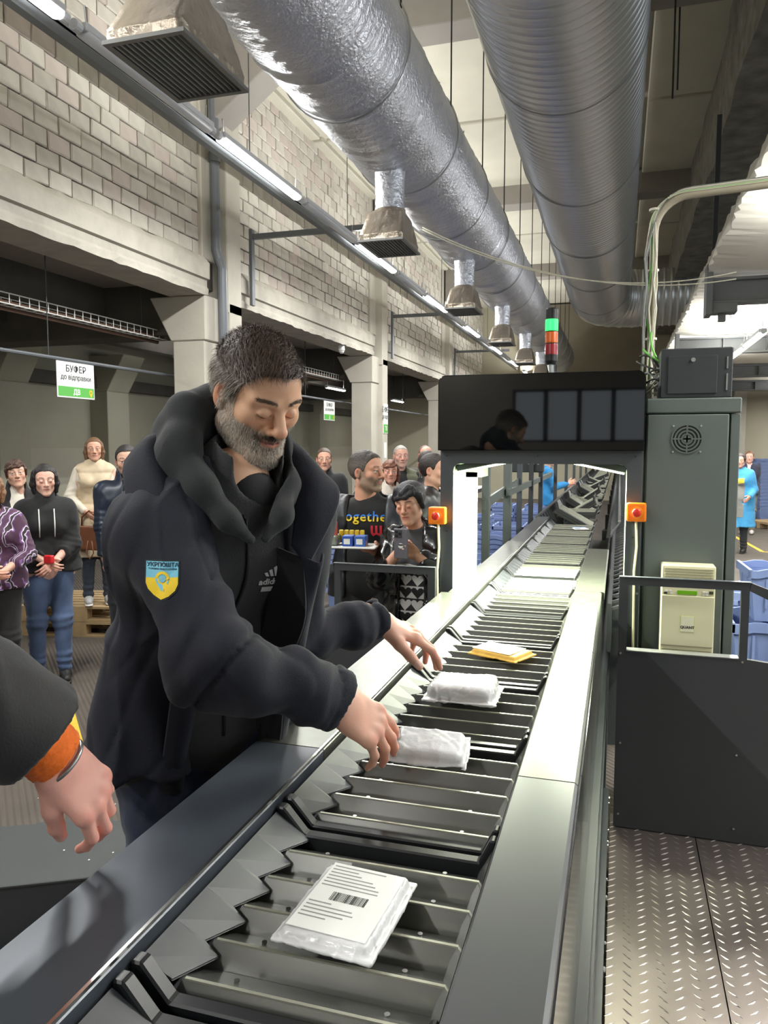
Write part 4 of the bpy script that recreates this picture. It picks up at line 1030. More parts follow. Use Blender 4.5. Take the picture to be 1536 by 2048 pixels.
# low dark cover box at lower left and the platform the loader stands on
lp = empty('cover_box', (-1.9, 2.3, 0), 'low dark sheet-metal cover box on the floor at lower left', 'box')
lw = [(-2.55, 1.80), (-2.05, 2.075), (-1.83, 2.195), (-1.35, 2.455), (-1.45, 2.69), (-1.73, 2.665), (-2.07, 2.575), (-2.20, 2.55), (-2.265, 2.48), (-2.75, 2.25)]
lpl = [(x + 1.9, y - 2.3) for x, y in lw]
MB().prism(lpl, 2, 0.238, 0.25).obj('box_lid', M['guard'], lp, bevel=0.003)
MB().prism([(x * 0.985, y * 0.97) for x, y in lpl], 2, 0.0, 0.238).obj('box_side', M['powder_dark'], lp)
op_ = empty('operator_platform', (-1.0, 1.5, 0), 'dark sheet-metal platform under the feet of the bearded man', 'platform')
bx((-0.22, -0.42, 0.235), (0.25, 0.45, 0.25)).obj('platform_top', M['guard'], op_, bevel=0.003)
bx((-0.21, -0.41, 0.0), (0.24, 0.44, 0.235)).obj('platform_side', M['powder_dark'], op_)
random.seed(5)
for k in range(26):
    t_ = random.uniform(0, 0.8); x, y = -0.8 + t_ * 0.9, 0.16 + t_ * 0.42 + random.uniform(-0.04, 0.10)
    if k > 12: x, y = random.uniform(-1.4, -0.6), random.uniform(0.7, 1.3)
    tag(MB().lathe([(0.003, 0), (0.004, 0.003), (0.001, 0.005)], 6, (-1.4 + x, 2 + y, 0.25 if k <= 12 else 0.0)).obj('foam_bead', M['white']), 'tiny white foam bead %s' % ('on the low dark box at lower left' if k <= 12 else 'on the floor behind the low dark box'), 'bead', 'scattered foam beads ' + ('on step' if k <= 12 else 'on floor'))

# ---------------------------------------------------------------- vertical conduit with cables behind the scanner
vc = empty('cable_conduit', (0.13, 3.95, 0), 'beige conduit pipe rising behind the scanner and bending right with cables strapped to it', 'conduit')
pts = [(0, 0, 2.0), (0, 0, 2.8)] + [(0.16 - 0.16 * math.cos(a), 0, 2.8 + 0.16 * math.sin(a)) for a in [PI / 2 * k / 8 for k in range(1, 9)]] + [(0.8, 0, 2.99), (2.2, 0, 3.06)]
m = MB(); m.smooth = True; m.tube(pts, 0.018, 12); m.obj('pipe', mat('conduit_beige', (168, 160, 140), 0.5, noise=0.1), vc)
M['wgreen'] = mat('wire_green', (88, 170, 50), 0.5); M['wcream'] = mat('wire_cream', (214, 210, 190), 0.5); M['wgrey'] = mat('wire_grey', (120, 122, 118), 0.5)
random.seed(9)
for k in range(7):
    m = MB(); m.smooth = True; off = [random.uniform(-0.02, 0.012) * (2.5 if k == 1 else 1) for _ in range(8)]
    q = [(-0.05 + 0.03 * (k % 3), -0.03, 2.03)] + [(-0.028 + off[i] * 0.6 + (0.02 * (k % 3)), -0.02 - 0.004 * k, 2.2 + i * 0.12) for i in range(5)]
    q += [(p[0] - 0.022 + 0.004 * k, -0.015, p[2] + 0.012 + 0.003 * k) for p in pts[2:]]
    m.tube(q, 0.0045, 6); m.obj('cable', (M['wcream'], M['wgreen'], M['wcream'], M['wgrey'], M['wcream'], M['wcream'], M['wgrey'])[k], vc)
for z in (2.3, 2.62, 2.9): MB().lathe([(0.026, z), (0.026, z + 0.01)], 12).obj('cable_tie', M['wcream'], vc)
cb = empty('cable_bundle', (0.06, 3.75, 2.12), 'tangle of cream, green and black wires between the scanner header and the grey box', 'cables')
for k in range(16):
    m = MB(); m.smooth = True; r = random.Random(k)
    a = Vector((0.11 + r.uniform(-0.01, 0.02), -0.1 + r.uniform(0, 0.1), r.uniform(-0.10, 0.06))); b = Vector((r.uniform(0.0, 0.07), r.uniform(0, 0.12), r.uniform(-0.02, 0.22) if k % 2 else -0.11)); c = (a + b) / 2 + Vector((r.uniform(-0.04, 0.02), 0, r.uniform(-0.08, 0.09)))
    q = [tuple(a * (1 - t_) ** 2 + c * 2 * t_ * (1 - t_) + b * t_ ** 2) for t_ in [i / 8 for i in range(9)]]
    m.tube(q, 0.0045, 6); m.obj('wire', (M['wcream'], M['black'], M['wcream'], M['wgrey'], M['black'], M['wgreen'])[k % 6], cb)
# two thin cables sagging across from the wall to the right
hcb = empty('hanging_cables', (0, 0, 0), 'pair of thin beige cables sagging across the hall under the ducts', 'cable')
for k in range(2):
    a, b = Vector((-1.75, 6.9, 3.75 - 0.02 * k)), Vector((0.95, 7.6, 3.27 + 0.06 * k)); m = MB(); m.smooth = True
    m.tube([tuple(a.lerp(b, t_) + Vector((0, 0, -0.9 * t_ * (1 - t_) * (1 + 0.1 * k)))) for t_ in [i / 24 for i in range(25)]], 0.006, 6); m.obj('cable', M['wcream'], hcb)

# ---------------------------------------------------------------- frame with posts left of the line beyond the scanner
pf = empty('post_frame', (-1.0, 6.0, 0), 'grey steel frame of upright posts and cross rails left of the line beyond the scanner', 'frame')
for x, y, w, m in ((-0.02, 0.15, 0.06, 'cab'), (0.02, 1.1, 0.07, 'cab'), (0.03, 1.9, 0.05, 'powder'), (0.05, 2.8, 0.05, 'powder_dark'), (0.06, 3.8, 0.05, 'powder_dark'), (0.1, 5.6, 0.05, 'steel_dark'), (0.14, 7.4, 0.05, 'steel_dark'), (0.16, 9.4, 0.05, 'steel_dark'), (0.18, 11.6, 0.05, 'steel_dark'), (0.2, 14.0, 0.05, 'steel_dark')):
    bx((x - w / 2, y - w / 2, 0), (x + w / 2, y + w / 2, 2.35)).obj('post', M[m], pf, bevel=0.003)
MB().hexa([(-0.02, 0.1, 1.28), (0.03, 2.0, 1.40), (0.03, 2.0, 1.40), (-0.05, 0.1, 1.28), (-0.02, 0.1, 1.36), (0.03, 2.0, 1.48), (0.03, 2.0, 1.48), (-0.05, 0.1, 1.36)]).obj('cross_rail', M['cab'], pf)
bx((0.02, 1.0, 1.34), (0.06, 5.6, 1.40)).obj('cross_rail', M['cab'], pf); bx((0.04, 0.1, 2.3), (0.2, 14.2, 2.35)).obj('top_rail', M['steel_dark'], pf)
for k, (y, z) in enumerate(((8.9, 1.62), (10.6, 1.74))):
    t = empty('weight_display', (-0.98 + 0.06 * k, y, z), ('nearer' if k == 0 else 'farther') + ' dark box showing 0.0 on the posts beyond the scanner', 'display')
    bx((-0.20, -0.05, -0.13), (0.16, 0.05, 0.13)).obj('display_case', M['powder_dark'], t, bevel=0.01)
    text_obj('0.0', 0.14, M['white'], t, (0.05, -0.052, 0), RF)
# white inner table seen through the arch
tt = empty('side_table', (-1.35, 6.3, 0), 'small pale table top seen through the left of the scanner arch', 'table')
bx((-0.35, -0.3, 1.42), (0.28, 0.3, 1.45)).obj('table_top', M['rail_right'], tt)
for sx in (-0.3, 0.23):
    for sy in (-0.25, 0.25): bx((sx, sy - 0.02, 0), (sx + 0.04, sy + 0.02, 1.42)).obj('leg', M['powder_dark'], tt)

# ---------------------------------------------------------------- crates
def crate_mesh(big=False):
    m = MB(); a, b, h = 0.30, 0.20, 0.30; a0, b0 = 0.255, 0.165
    v = [(-a0, -b0, 0), (a0, -b0, 0), (a0, b0, 0), (-a0, b0, 0), (-a + 0.01, -b + 0.01, h), (a - 0.01, -b + 0.01, h), (a - 0.01, b - 0.01, h), (-a + 0.01, b - 0.01, h)]
    iv = [(x * 0.985, y * 0.975, z + (0.006 if z == 0 else 0)) for x, y, z in v]
    f = [(0, 3, 2, 1), (0, 1, 5, 4), (1, 2, 6, 5), (2, 3, 7, 6), (3, 0, 4, 7)]
    m.add(v + iv, f + [tuple(8 + q for q in reversed(t_)) for t_ in f] + [(4 + k, 4 + (k + 1) % 4, 12 + (k + 1) % 4, 12 + k) for k in range(4)])
    # wavy rim flange
    for y, s in ((-b, -1), (b, 1)):
        n = 12; pv = []; pf = []
        for i in range(n + 1):
            x = -a + 2 * a * i / n; w = 0.012 if (i // 2) % 2 else 0.0
            pv += [(x, y, h - 0.045 + w), (x, y, h + w), (x, y - s * 0.02, h + w), (x, y - s * 0.02, h - 0.045 + w)]
        for i in range(n):
            for q in range(4): pf.append((i * 4 + q, i * 4 + (q + 1) % 4, i * 4 + 4 + (q + 1) % 4, i * 4 + 4 + q))
        pf += [(0, 1, 2, 3), (n * 4 + 3, n * 4 + 2, n * 4 + 1, n * 4)]
        m.add(pv, pf)
    for x in (-a, a): m.box((min(x, x * 0.94), -b, h - 0.04), (max(x, x * 0.94), b, h + 0.006))
    for x in (-0.2, -0.1, 0.0, 0.1, 0.2): m.box((x - 0.006, -b0 - 0.028, 0.08), (x + 0.006, -b0 - 0.0, h - 0.05)); m.box((x - 0.006, b0, 0.08), (x + 0.006, b0 + 0.028, h - 0.05))
    for y in (-0.08, 0.08): m.box((a0, y - 0.006, 0.06), (a0 + 0.035, y + 0.006, h - 0.05)); m.box((-a0 - 0.035, y - 0.006, 0.06), (-a0, y + 0.006, h - 0.05))
    return m
cm = crate_mesh().mesh('plastic_crate', M['crate']); cm2 = crate_mesh().mesh('plastic_crate', M['crate2'])
def stack(x, y, n, rz, label, group, step=0.058, m=cm, z0=0.0):
    for k in range(n):
        o = link('plastic_crate', m, None, None, (x + random.uniform(-.004, .004), y + random.uniform(-.004, .004), z0 + k * step)); o.rotation_euler = (0, 0, rz + random.uniform(-.01, .01))
        tag(o, label + ', ' + ('topmost' if k == n - 1 else ('lowest' if k == 0 else ORD[n - k] + ' from top')), 'crate', group)
ORD = ['', 'first', 'second', 'third', 'fourth', 'fifth', 'sixth', 'seventh', 'eighth', 'ninth', 'tenth', 'eleventh', 'twelfth', 'thirteenth', 'fourteenth', 'fifteenth']
random.seed(2)
rowsw = ('nearest', 'second', 'third', 'fourth', 'fifth', 'sixth', 'seventh', 'eighth')
for j in range(7):
    for i in range(3):
        y = 6.6 + j * 1.15; x = -2.75 + i * 0.66 + 0.03 * j
        if j == 0 and i == 0: continue
        if j >= 4 and i == 0: continue
        stack(x, y, 9 if (i + j) % 3 else 7, PI / 2 if (i + j) % 2 else 0, 'blue crate left of the line, %s row, %s stack' % (rowsw[j], ('left', 'middle', 'right')[i]), 'blue crates stacked left of the line')
for j, (x, y, n) in enumerate(((3.52, 20.4, 14), (4.25, 20.4, 13), (3.52, 21.3, 15), (4.98, 20.5, 14))):
    stack(x, y, n, 0, 'blue crate of the %s tall stack at far right' % ('first', 'second', 'rear', 'rightmost')[j], 'tall blue crate stacks at far right', step=0.082)
# three large crates in front of the cabinet side
def lid_crate(x, y, z, rz, m, label, s=1.0):
    t = empty('lidded_crate', (x, y, z), label, 'crate', rz=rz)
    cmesh = crate_mesh(); o = cmesh.obj('crate_body', m, t); o.scale = (s, s, s)
    hh = MB()
    for k in range(4):
        for q in range(3): hh.box((-0.12 + k * 0.05, -0.205, 0.16 + q * 0.035), (-0.085 + k * 0.05, -0.193, 0.185 + q * 0.035))
    hh.obj('handle_grid', M['crate2'], t, kind='stuff').scale = (s, s, s)
    return t
lid_crate(1.02, 5.05, 0.0, 0.1, M['crate'], 'lowest blue crate of the near stack right of the cabinet', 1.25)
lid_crate(1.02, 5.05, 0.385, 0.0, M['crate'], 'second blue crate of the near stack right of the cabinet', 1.25)
lid_crate(1.03, 5.07, 0.77, 0.04, M['crate'], 'top blue crate of the near stack right of the cabinet', 1.0)
lid_crate(0.93, 6.1, 0.0, 0.0, M['crate2'], 'lower pale blue crate of the stack behind the near one', 1.25)
lid_crate(0.93, 6.1, 0.385, 0.0, M['crate2'], 'upper pale blue crate of the stack behind the near one', 1.25)
# yellow tape piece over the guard
tag(MB().prism([(0.62, 0.865), (0.66, 0.885), (0.70, 0.86), (0.90, 0.84), (0.90, 0.80), (0.72, 0.82)], 1, 3.44, 3.5).obj('yellow_handle', mat('yellow_plastic', (236, 176, 40), 0.35), bevel=0.004), 'yellow plastic handle of a cart just behind the right end of the guard', 'handle')

# pallets
def pallet(x, y, z, rz, label):
    t = empty('pallet', (x, y, z), label, 'pallet', 'wooden pallets', rz=rz)
    for k in range(7): bx((-0.6, -0.4 + k * 0.118, 0.122), (0.6, -0.4 + k * 0.118 + 0.09, 0.144)).obj('board', M['wood'], t)
    for yy in (-0.4, -0.05, 0.3): bx((-0.6, yy, 0), (0.6, yy + 0.1, 0.02)).obj('board', M['wood'], t)
    for xx in (-0.6, -0.07, 0.46): bx((xx, -0.4, 0.1), (xx + 0.14, 0.4, 0.122)).obj('board', M['wood'], t)
    for xx in (-0.6, -0.07, 0.46):
        for yy in (-0.4, -0.05, 0.3): bx((xx, yy, 0.02), (xx + 0.14, yy + 0.1, 0.1)).obj('block', M['wood'], t)
    return t
pallet(3.45, 18.6, 0, 0.5, 'pale wooden pallet on the floor in front of the crates at far right')
pallet(-4.9, 6.35, 0, 0.2, 'wooden pallet on the floor under the woman in the beige coat, lower one')
pallet(-4.9, 6.35, 0.147, 0.24, 'wooden pallet directly under the shoes of the woman in the beige coat, upper one')

# ---------------------------------------------------------------- parcels
def bag(name, c, half, yaw, label, m, tilt=(0, 0), wr=0.006, cat='parcel', edge=0.012, h=0.004, seal=0.01):
    R = rotm(yaw, tilt[0], tilt[1]); f = F(); c = np.array(c, np.float32)
    f.box(c, (half[0] - seal, half[1] - seal, half[2]), R, rd=min(half[2] * 0.9, 0.02))
    f.box(c - R[:, 2] * half[2] * 0.55, (half[0], half[1], 0.003), R, rd=0.002, k=0.008)
    def post(D, X, Y, Z): return D + wr * 0.35 * sn(X, Y, Z, 30, 3) * sstep(0.02, 0.0, np.abs(D)) + wr * 0.30 * (1 - np.abs(sn(X, Y, Z, 55, 5))) ** 4 - wr * 0.25 * (1 - np.abs(sn(X, Y, Z, 90, 8))) ** 5
    V, Q = f.build(h, post); o = link(name, mesh_np(name, V, Q, None, m), None); tag(o, label, cat, 'parcels on the trays'); return o, R, c
def UPZ(x, y): return 0
o, R, c = bag('mailer_bag', (-0.370, 1.030, 1.113), (0.076, 0.106, 0.010), -0.05, 'flat white polythene mailer with a barcode label on the nearest full tray', M['poly'], tilt=(-0.02, 0.02), wr=0.004, h=0.0025)
lbm = MB(); r_ = random.Random(4)
lt = empty('tmp'); bpy.data.objects.remove(lt)
Rm = Matrix([list(map(float, r)) for r in R]).to_4x4(); Rm.translation = Vector(c.tolist())
def on_bag(mb, name, m, parent, z=0.0135):
    me = mb.mesh(name, m); ob = link(name, me, None, parent); me.transform(Rm @ Matrix.Translation((0, 0, z))); return ob
lab = on_bag(MB().box((-0.060, -0.088, 0), (0.060, 0.088, 0.0010)), 'address_label', M['paper'], o, 0.0105)
for i in range(26): 
    w = r_.choice((0.0007, 0.0011, 0.0016)); x = -0.028 + i * 0.0022
    on_bag(MB().box((x, -0.012, 0), (x + w, 0.010, 0.0004)), 'barcode_bar', M['ink'], lab, 0.0116)
M['inkpale'] = mat('ink_pale', (150, 148, 146), 0.6)
for i in range(16):
    y = 0.078 - i * 0.0092
    if -0.02 < y < 0.016: continue
    on_bag(MB().box((-0.055, y, 0), (-0.055 + r_.uniform(0.03, 0.10), y + 0.0022, 0.0003)), 'text_line', M['inkpale'], lab, 0.0116)
bag('mailer_bag', (-0.392, 1.635, 1.126), (0.088, 0.060, 0.018), 0.10, 'glossy white polybag that the bearded man\'s right hand is placing', M['poly'], tilt=(0.25, 0.05), wr=0.006, h=0.003)
bag('silver_bag', (-0.398, 2.06, 1.126), (0.102, 0.088, 0.026), 0.03, 'crumpled shiny silver-white polybag on the third full tray', M['polyclear'], wr=0.008, h=0.003, seal=0.012)
o, R, c = bag('padded_envelope', (-0.360, 2.525, 1.110), (0.094, 0.068, 0.010), -0.42, 'yellow padded envelope with a white label on the fourth full tray', M['kraft'], wr=0.003, h=0.003)
Rm = Matrix([list(map(float, r)) for r in R]).to_4x4(); Rm.translation = Vector(c.tolist())
on_bag(MB().box((-0.085, -0.05, 0), (0.06, 0.055, 0.0015)), 'white_label', M['paper'], o, 0.0105)
o, R, c = bag('flat_packet', (-0.30, 6.6, 1.105), (0.06, 0.05, 0.004), 0.3, 'small flat packet with blue edges on the far tray before the line opens', M['paper'], wr=0.002, h=0.003)
Rm = Matrix([list(map(float, r)) for r in R]).to_4x4(); Rm.translation = Vector(c.tolist())
on_bag(MB().box((-0.06, 0.035, 0), (0.06, 0.05, 0.002)).box((-0.06, -0.05, 0), (-0.01, -0.04, 0.002)), 'blue_edge', mat('packet_blue', (60, 110, 170), 0.5), o, 0.0045)
# ================================================================ people
M['skin'] = mat('skin', (200, 160, 140), 0.52, attr=True, bump=0.12, bscale=220, sss=0.12, bdist=0.002)
M['hair'] = mat('hair', (40, 30, 25), 0.5, attr=True, bump=0.8, bscale=60, stretch=(3.0, 0.6, 3.0), bdist=0.006)
def cloth(name, rgb, rough=0.85, sheen=0.15, **k):
    k.setdefault('noise', 0.10); k.setdefault('nscale', 30); k.setdefault('bump', 0.25); k.setdefault('bscale', 260); k.setdefault('bdist', 0.003)
    return mat(name, rgb, rough, sheen=sheen, **k)
M['shoe'] = mat('shoe_black', (26, 25, 25), 0.4)

def lc(c): return lin(c).astype(np.float32)
def mixc(A, c, m): return A * (1 - m[:, None]) + lc(c) * m[:, None]

def head_parts(O, R, s=1.0, h=0.005, skin=(214, 166, 142), hair='short', hcol=(40, 32, 28), hcol2=None, eyes='open', smile=0.0, beard=None, brow=(50, 38, 30),
               lips=(176, 98, 88), glasses=False, stubble=None, beard_vol=0.0, jaw=1.0, nose=1.0, neck=(0, -0.035, -0.19), neck_r=0.053, hairline=0.0, hvol=1.0, fringe=False, mouth_open=0):
    """returns (V, Q, colours) of head and (V, Q, colours) of hair, in world space; O = centre of the head"""
    f = F(); k = 0.012
    f.ell((0, -0.015, 0.030), (0.076, 0.098, 0.090), k=0.02).ell((0, 0.032, 0.045), (0.064, 0.060, 0.058), k=0.03)
    f.ell((0, 0.022, -0.032), (0.063 * jaw, 0.066, 0.078), k=0.03)
    for sx in (-1, 1):
        f.cap((sx * 0.050 * jaw, -0.005, -0.062), (sx * 0.012, 0.064, -0.100), 0.020, 0.019, k=0.03)
        f.ell((sx * (0.040 + .004 * smile), 0.060, -0.022 + 0.006 * smile), (0.024, 0.020, 0.021 + 0.002 * smile), k=0.025)
        f.cap((sx * 0.050, 0.070, 0.026), (sx * 0.016, 0.087, 0.024), 0.009, 0.010, k=0.018)
    f.ell((0, 0.073, -0.102), (0.024 * jaw, 0.018, 0.017), k=0.018)
    f.ell((0, 0.074, -0.060), (0.030, 0.022, 0.028), k=0.02)
    if beard_vol:
        f.ell((0, 0.070, -0.106), (0.036, 0.026, 0.022 + beard_vol), k=0.02)
        for sx in (-1, 1): f.cap((sx * 0.056 * jaw, 0.005, -0.060), (sx * 0.022, 0.062, -0.104), 0.017, 0.022, k=0.03)
        for sx in (-1, 1): f.cap((0, 0.0985, -0.0500), (sx * 0.028, 0.084, -0.0545), 0.0045, 0.0035, k=0.006)
    for sx in (-1, 1): f.ell((sx * 0.032, 0.106, 0.004), (0.0175, 0.019, 0.0125), k=0.014, op='s')
    f.cap((0, 0.088, 0.018), (0, 0.108 * 1 + 0.003 * nose, -0.024), 0.0080, 0.0115 * nose, k=0.012)
    f.ell((0, 0.110 + 0.003 * nose, -0.030), (0.0125 * nose, 0.0115, 0.0105), k=0.008)
    for sx in (-1, 1):
        f.ell((sx * 0.0135 * nose, 0.098, -0.034), (0.0085, 0.0110, 0.0078), k=0.006)
        f.ell((sx * 0.007, 0.105, -0.0445), (0.0035, 0.005, 0.003), k=0.003, op='s')
        f.ell((sx * 0.0315, 0.0825, 0.004), (0.0125, 0.0125, 0.0125), k=0.002)           # eyeball
        lid = 0.0145
        if eyes == 'closed': f.ell((sx * 0.0315, 0.0815, 0.0040), (0.0155, 0.0140, 0.0105), k=0.006); f.cap((sx * 0.018, 0.092, -0.0050), (sx * 0.046, 0.083, -0.0060), 0.0012, k=0.003, op='s')
        elif eyes == 'down': f.ell((sx * 0.0315, 0.0825, 0.0060), (0.0155, 0.0146, 0.0110), k=0.004); f.ell((sx * 0.0315, 0.081, -0.0045), (0.0155, 0.0132, 0.006), k=0.004)
        else: f.ell((sx * 0.0315, 0.0810, 0.0125), (0.0160, 0.0148, 0.0068), k=0.004); f.ell((sx * 0.0315, 0.0800, -0.0058), (0.0155, 0.0135, 0.0055), k=0.004)
    up = 0.006 * smile; w = 0.023 + 0.005 * smile
    for sx in (-1, 1):
        f.chain([(0, 0.0955, -0.0595), (sx * w * 0.55, 0.0915, -0.0585 + up * 0.2), (sx * w, 0.0800, -0.0620 + up)], [0.0042, 0.0042, 0.0026], k=0.005)
        f.chain([(0, 0.0935, -0.0690), (sx * w * 0.55, 0.0895, -0.0675 + up * 0.3), (sx * w, 0.0795, -0.0630 + up)], [0.0054, 0.0048, 0.0024], k=0.005)
        if smile > 0.3: f.cap((sx * 0.030, 0.086, -0.030), (sx * 0.037, 0.074, -0.058), 0.0016, 0.0016, k=0.008, op='s')
    f.chain([(-w, 0.0845, -0.0628 + up), (0, 0.1005, -0.0642), (w, 0.0845, -0.0628 + up)], [0.0012, 0.0018, 0.0012], k=0.003, op='s')
    for sx in (-1, 1):
        E_ = rotm(sx * 0.35, -0.15, 0)
        f.ell((sx * 0.0800, -0.014, -0.002), (0.0075, 0.0185, 0.0310), R=E_, k=0.006)
        f.ell((sx * 0.0775, -0.012, -0.026), (0.006, 0.010, 0.011), k=0.006)
        f.ell((sx * 0.0865, -0.008, 0.004), (0.0045, 0.0095, 0.0170), R=E_, k=0.004, op='s')
    f.cap((0, -0.022, -0.060), neck, neck_r, neck_r + 0.006, k=0.03)
    V, Q = f.build(h)
    if h < 0.004: V = smooth_v(V, Q, 1, 0.4)
    x, y, z = V.T; ax = np.abs(x)
    Cc = np.tile(lc(skin), (len(V), 1))
    Cc *= (1 + 0.05 * sn(x, y, z, 70, 2))[:, None]
    red = np.exp(-((ax - 0.042) / 0.02) ** 2 - ((z + 0.025) / 0.022) ** 2) * (y > 0.03) * 0.22 + np.exp(-(ax / 0.014) ** 2 - ((z + 0.030) / 0.014) ** 2) * (y > 0.095) * 0.3 + (ax > 0.0795) * 0.35
    Cc = mixc(Cc, (skin[0] * 0.98, skin[1] * 0.72, skin[2] * 0.70), np.clip(red, 0, 0.6))
    if stubble is not None or beard is not None:
        # beard zone: below cheek line, sparing lips
        line = -0.030 - 0.35 * np.clip(0.060 - ax, 0, 0.06) * (y > 0.03) - 0.02 * (ax < 0.02)
        zone = sstep(0.010, -0.006, z - line) * sstep(-0.035, -0.005, y + 0.25 * (z + 0.03)) * sstep(-0.150, -0.118, z)
        side = sstep(0.055, 0.066, ax) * (y > -0.012) * (y < 0.035) * (z < 0.012) * (z > -0.06); zone = np.maximum(zone, side * 0.9)
        moust = np.maximum(np.exp(-((z + 0.0500 + 0.25 * np.clip(ax - 0.015, 0, 1)) / 0.0070) ** 2) * sstep(0.040, 0.032, ax), np.exp(-((ax - 0.033) / 0.006) ** 2) * sstep(-0.05, -0.058, z) * sstep(-0.092, -0.080, z)) * (y > 0.06); zone = np.maximum(zone, np.clip(moust * 1.4, 0, 1))
        lipm = np.exp(-((z + 0.065 - up * (ax / w) ** 2) / 0.0055) ** 2) * (ax < w * 0.9) * (y > 0.075); zone *= 1 - np.clip(lipm * 1.3, 0, 1)
        bc = beard if beard is not None else stubble; amt = 0.85 if beard is not None else 0.40
        Cc = mixc(Cc, bc[0] if isinstance(bc[0], tuple) else bc, zone * amt * (0.85 + 0.15 * sn(x, y, z, 300, 6)))
        if isinstance(bc[0], tuple): Cc = mixc(Cc, bc[1], np.clip(moust * 1.2, 0, 1) * 0.85 + zone * 0.35 * (ax < 0.02) * (z > -0.09))
    else: zone = None
    lipm = np.exp(-((z + 0.0645 - up * (ax / w) ** 2) / 0.0075) ** 4) * (ax < w * 0.95) * (y > 0.079)
    Cc = mixc(Cc, lips, lipm * 0.75)
    Cc = mixc(Cc, (90, 40, 38), np.exp(-((z + 0.0640 - up * (ax / w) ** 2) / 0.0016) ** 2) * (ax < w) * (y > 0.079) * 0.8)
    br = np.exp(-((z - (0.0285 + 0.004 * np.sin(np.clip((ax - 0.012) / 0.044, 0, 1) * 3.0))) / 0.0036) ** 2) * sstep(0.010, 0.016, ax) * sstep(0.056, 0.046, ax) * (y > 0.05)
    Cc = mixc(Cc, brow, np.clip(br * 1.1, 0, 0.85))
    ex = (ax - 0.0315) / 0.0135
    if eyes == 'open':
        eye = (np.abs(ex) < 1) * (np.sqrt((ax - 0.0315) ** 2 + (y - 0.0825) ** 2 + (z - 0.004) ** 2) < 0.0136) * (z < 0.0095) * (z > -0.003)
        Cc = mixc(Cc, (226, 222, 216), eye * 0.95)
        iris = np.sqrt((ax - 0.0315) ** 2 + (z - 0.0042) ** 2) < 0.0062; Cc = mixc(Cc, (46, 34, 28), eye * iris * 1.0)
        lash = np.exp(-((z - 0.0085) / 0.0016) ** 2) * (np.abs(ex) < 1.15) * (y > 0.08); Cc = mixc(Cc, (40, 28, 24), np.clip(lash, 0, 1) * 0.85)
    else:
        zz = (-0.0040 if eyes == 'closed' else -0.0030) + 0.0035 * ex * ex
        lash = np.exp(-((z - zz) / 0.0013) ** 2) * (np.abs(ex) < 1.2) * (y > 0.078); Cc = mixc(Cc, (52, 34, 28), np.clip(lash, 0, 1) * 0.9)
        Cc = mixc(Cc, (skin[0] * .8, skin[1] * .66, skin[2] * .62), np.exp(-((z + 0.010) / 0.004) ** 2) * (np.abs(ex) < 1.2) * (y > 0.07) * 0.35)
    Cc = mixc(Cc, (skin[0] * 0.72, skin[1] * 0.5, skin[2] * 0.48), (np.sqrt(((ax - 0.086) / 0.006) ** 2 + ((y + 0.008) / 0.009) ** 2 + ((z - 0.004) / 0.015) ** 2) < 1) * 0.6)
    for_hair = None
    # ---- hair
    g = F(); T = 0.009 * hvol
    if hair != 'none':
        hl = hairline
        def cap_fn(X, Y, Z):
            c = (0, -0.020, 0.034); r = (0.078 + T, 0.098 + T * 1.1, 0.089 + T * 1.3)
            u, v, w_ = (X - c[0]) / r[0], (Y - c[1]) / r[1], (Z - c[2]) / r[2]
            k0 = np.sqrt(u * u + v * v + w_ * w_) + 1e-6; k1 = np.sqrt((u / r[0]) ** 2 + (v / r[1]) ** 2 + (w_ / r[2]) ** 2) + 1e-6
            d = k0 * (k0 - 1) / k1
            u, v, w_ = X / (0.066 + T * 0.8), (Y - 0.030) / (0.061 + T * 0.6), (Z - 0.048) / (0.058 + T * 1.2)
            k0 = np.sqrt(u * u + v * v + w_ * w_) + 1e-6; d2 = (k0 - 1) * 0.06
            d = np.minimum(d, d2)
            ys = np.array([-0.20, -0.10, -0.060, -0.040, -0.028, 0.000, 0.016, 0.030, 0.045, 0.058, 0.075, 0.120])
            zs = np.array([-0.075, -0.072, -0.062, -0.050, 0.020, 0.032, 0.004, 0.012, 0.052, 0.070, 0.084, 0.086]) + np.where(ys_gt := (np.array([-0.20, -0.10, -0.060, -0.040, -0.028, 0.000, 0.016, 0.030, 0.045, 0.058, 0.075, 0.120]) > 0.04), hl, 0)
            zc = np.interp(Y.ravel(), ys, zs).reshape(Y.shape).astype(np.float32)
            zc = zc + 0.0015 * np.sin(X * 300 + Y * 190) - 0.10 * np.clip(np.abs(X) - 0.040, 0, 0.02) * (Y > 0.04)
            return np.maximum(d, zc - Z)
        g.fn(cap_fn, (-0.11, -0.14, -0.09), (0.11, 0.12, 0.15), k=0.002)
        if hair in ('bob', 'long'):
            zl = -0.095 if hair == 'bob' else -0.17
            for sx in (-1, 1):
                g.chain([(sx * 0.050, 0.020, 0.085), (sx * 0.078, 0.018, 0.030), (sx * 0.086, 0.008, -0.035), (sx * 0.080, 0.004, zl)], [0.018 * hvol, 0.017 * hvol, 0.018 * hvol, 0.016], k=0.012)
                g.chain([(sx * 0.070, -0.030, 0.060), (sx * 0.088, -0.030, -0.030), (sx * 0.080, -0.035, zl)], [0.024 * hvol, 0.024 * hvol, 0.020], k=0.015)
            g.chain([(0, -0.085, 0.05), (0, -0.090, -0.03), (0, -0.080, zl)], [0.045 * hvol, 0.048 * hvol, 0.040], k=0.02)
            g.cap((-0.045, -0.075, -0.03), (0.045, -0.075, -0.03), 0.04, k=0.02).cap((-0.045, -0.07, zl + .01), (0.045, -0.07, zl + .01), 0.032, k=0.02)
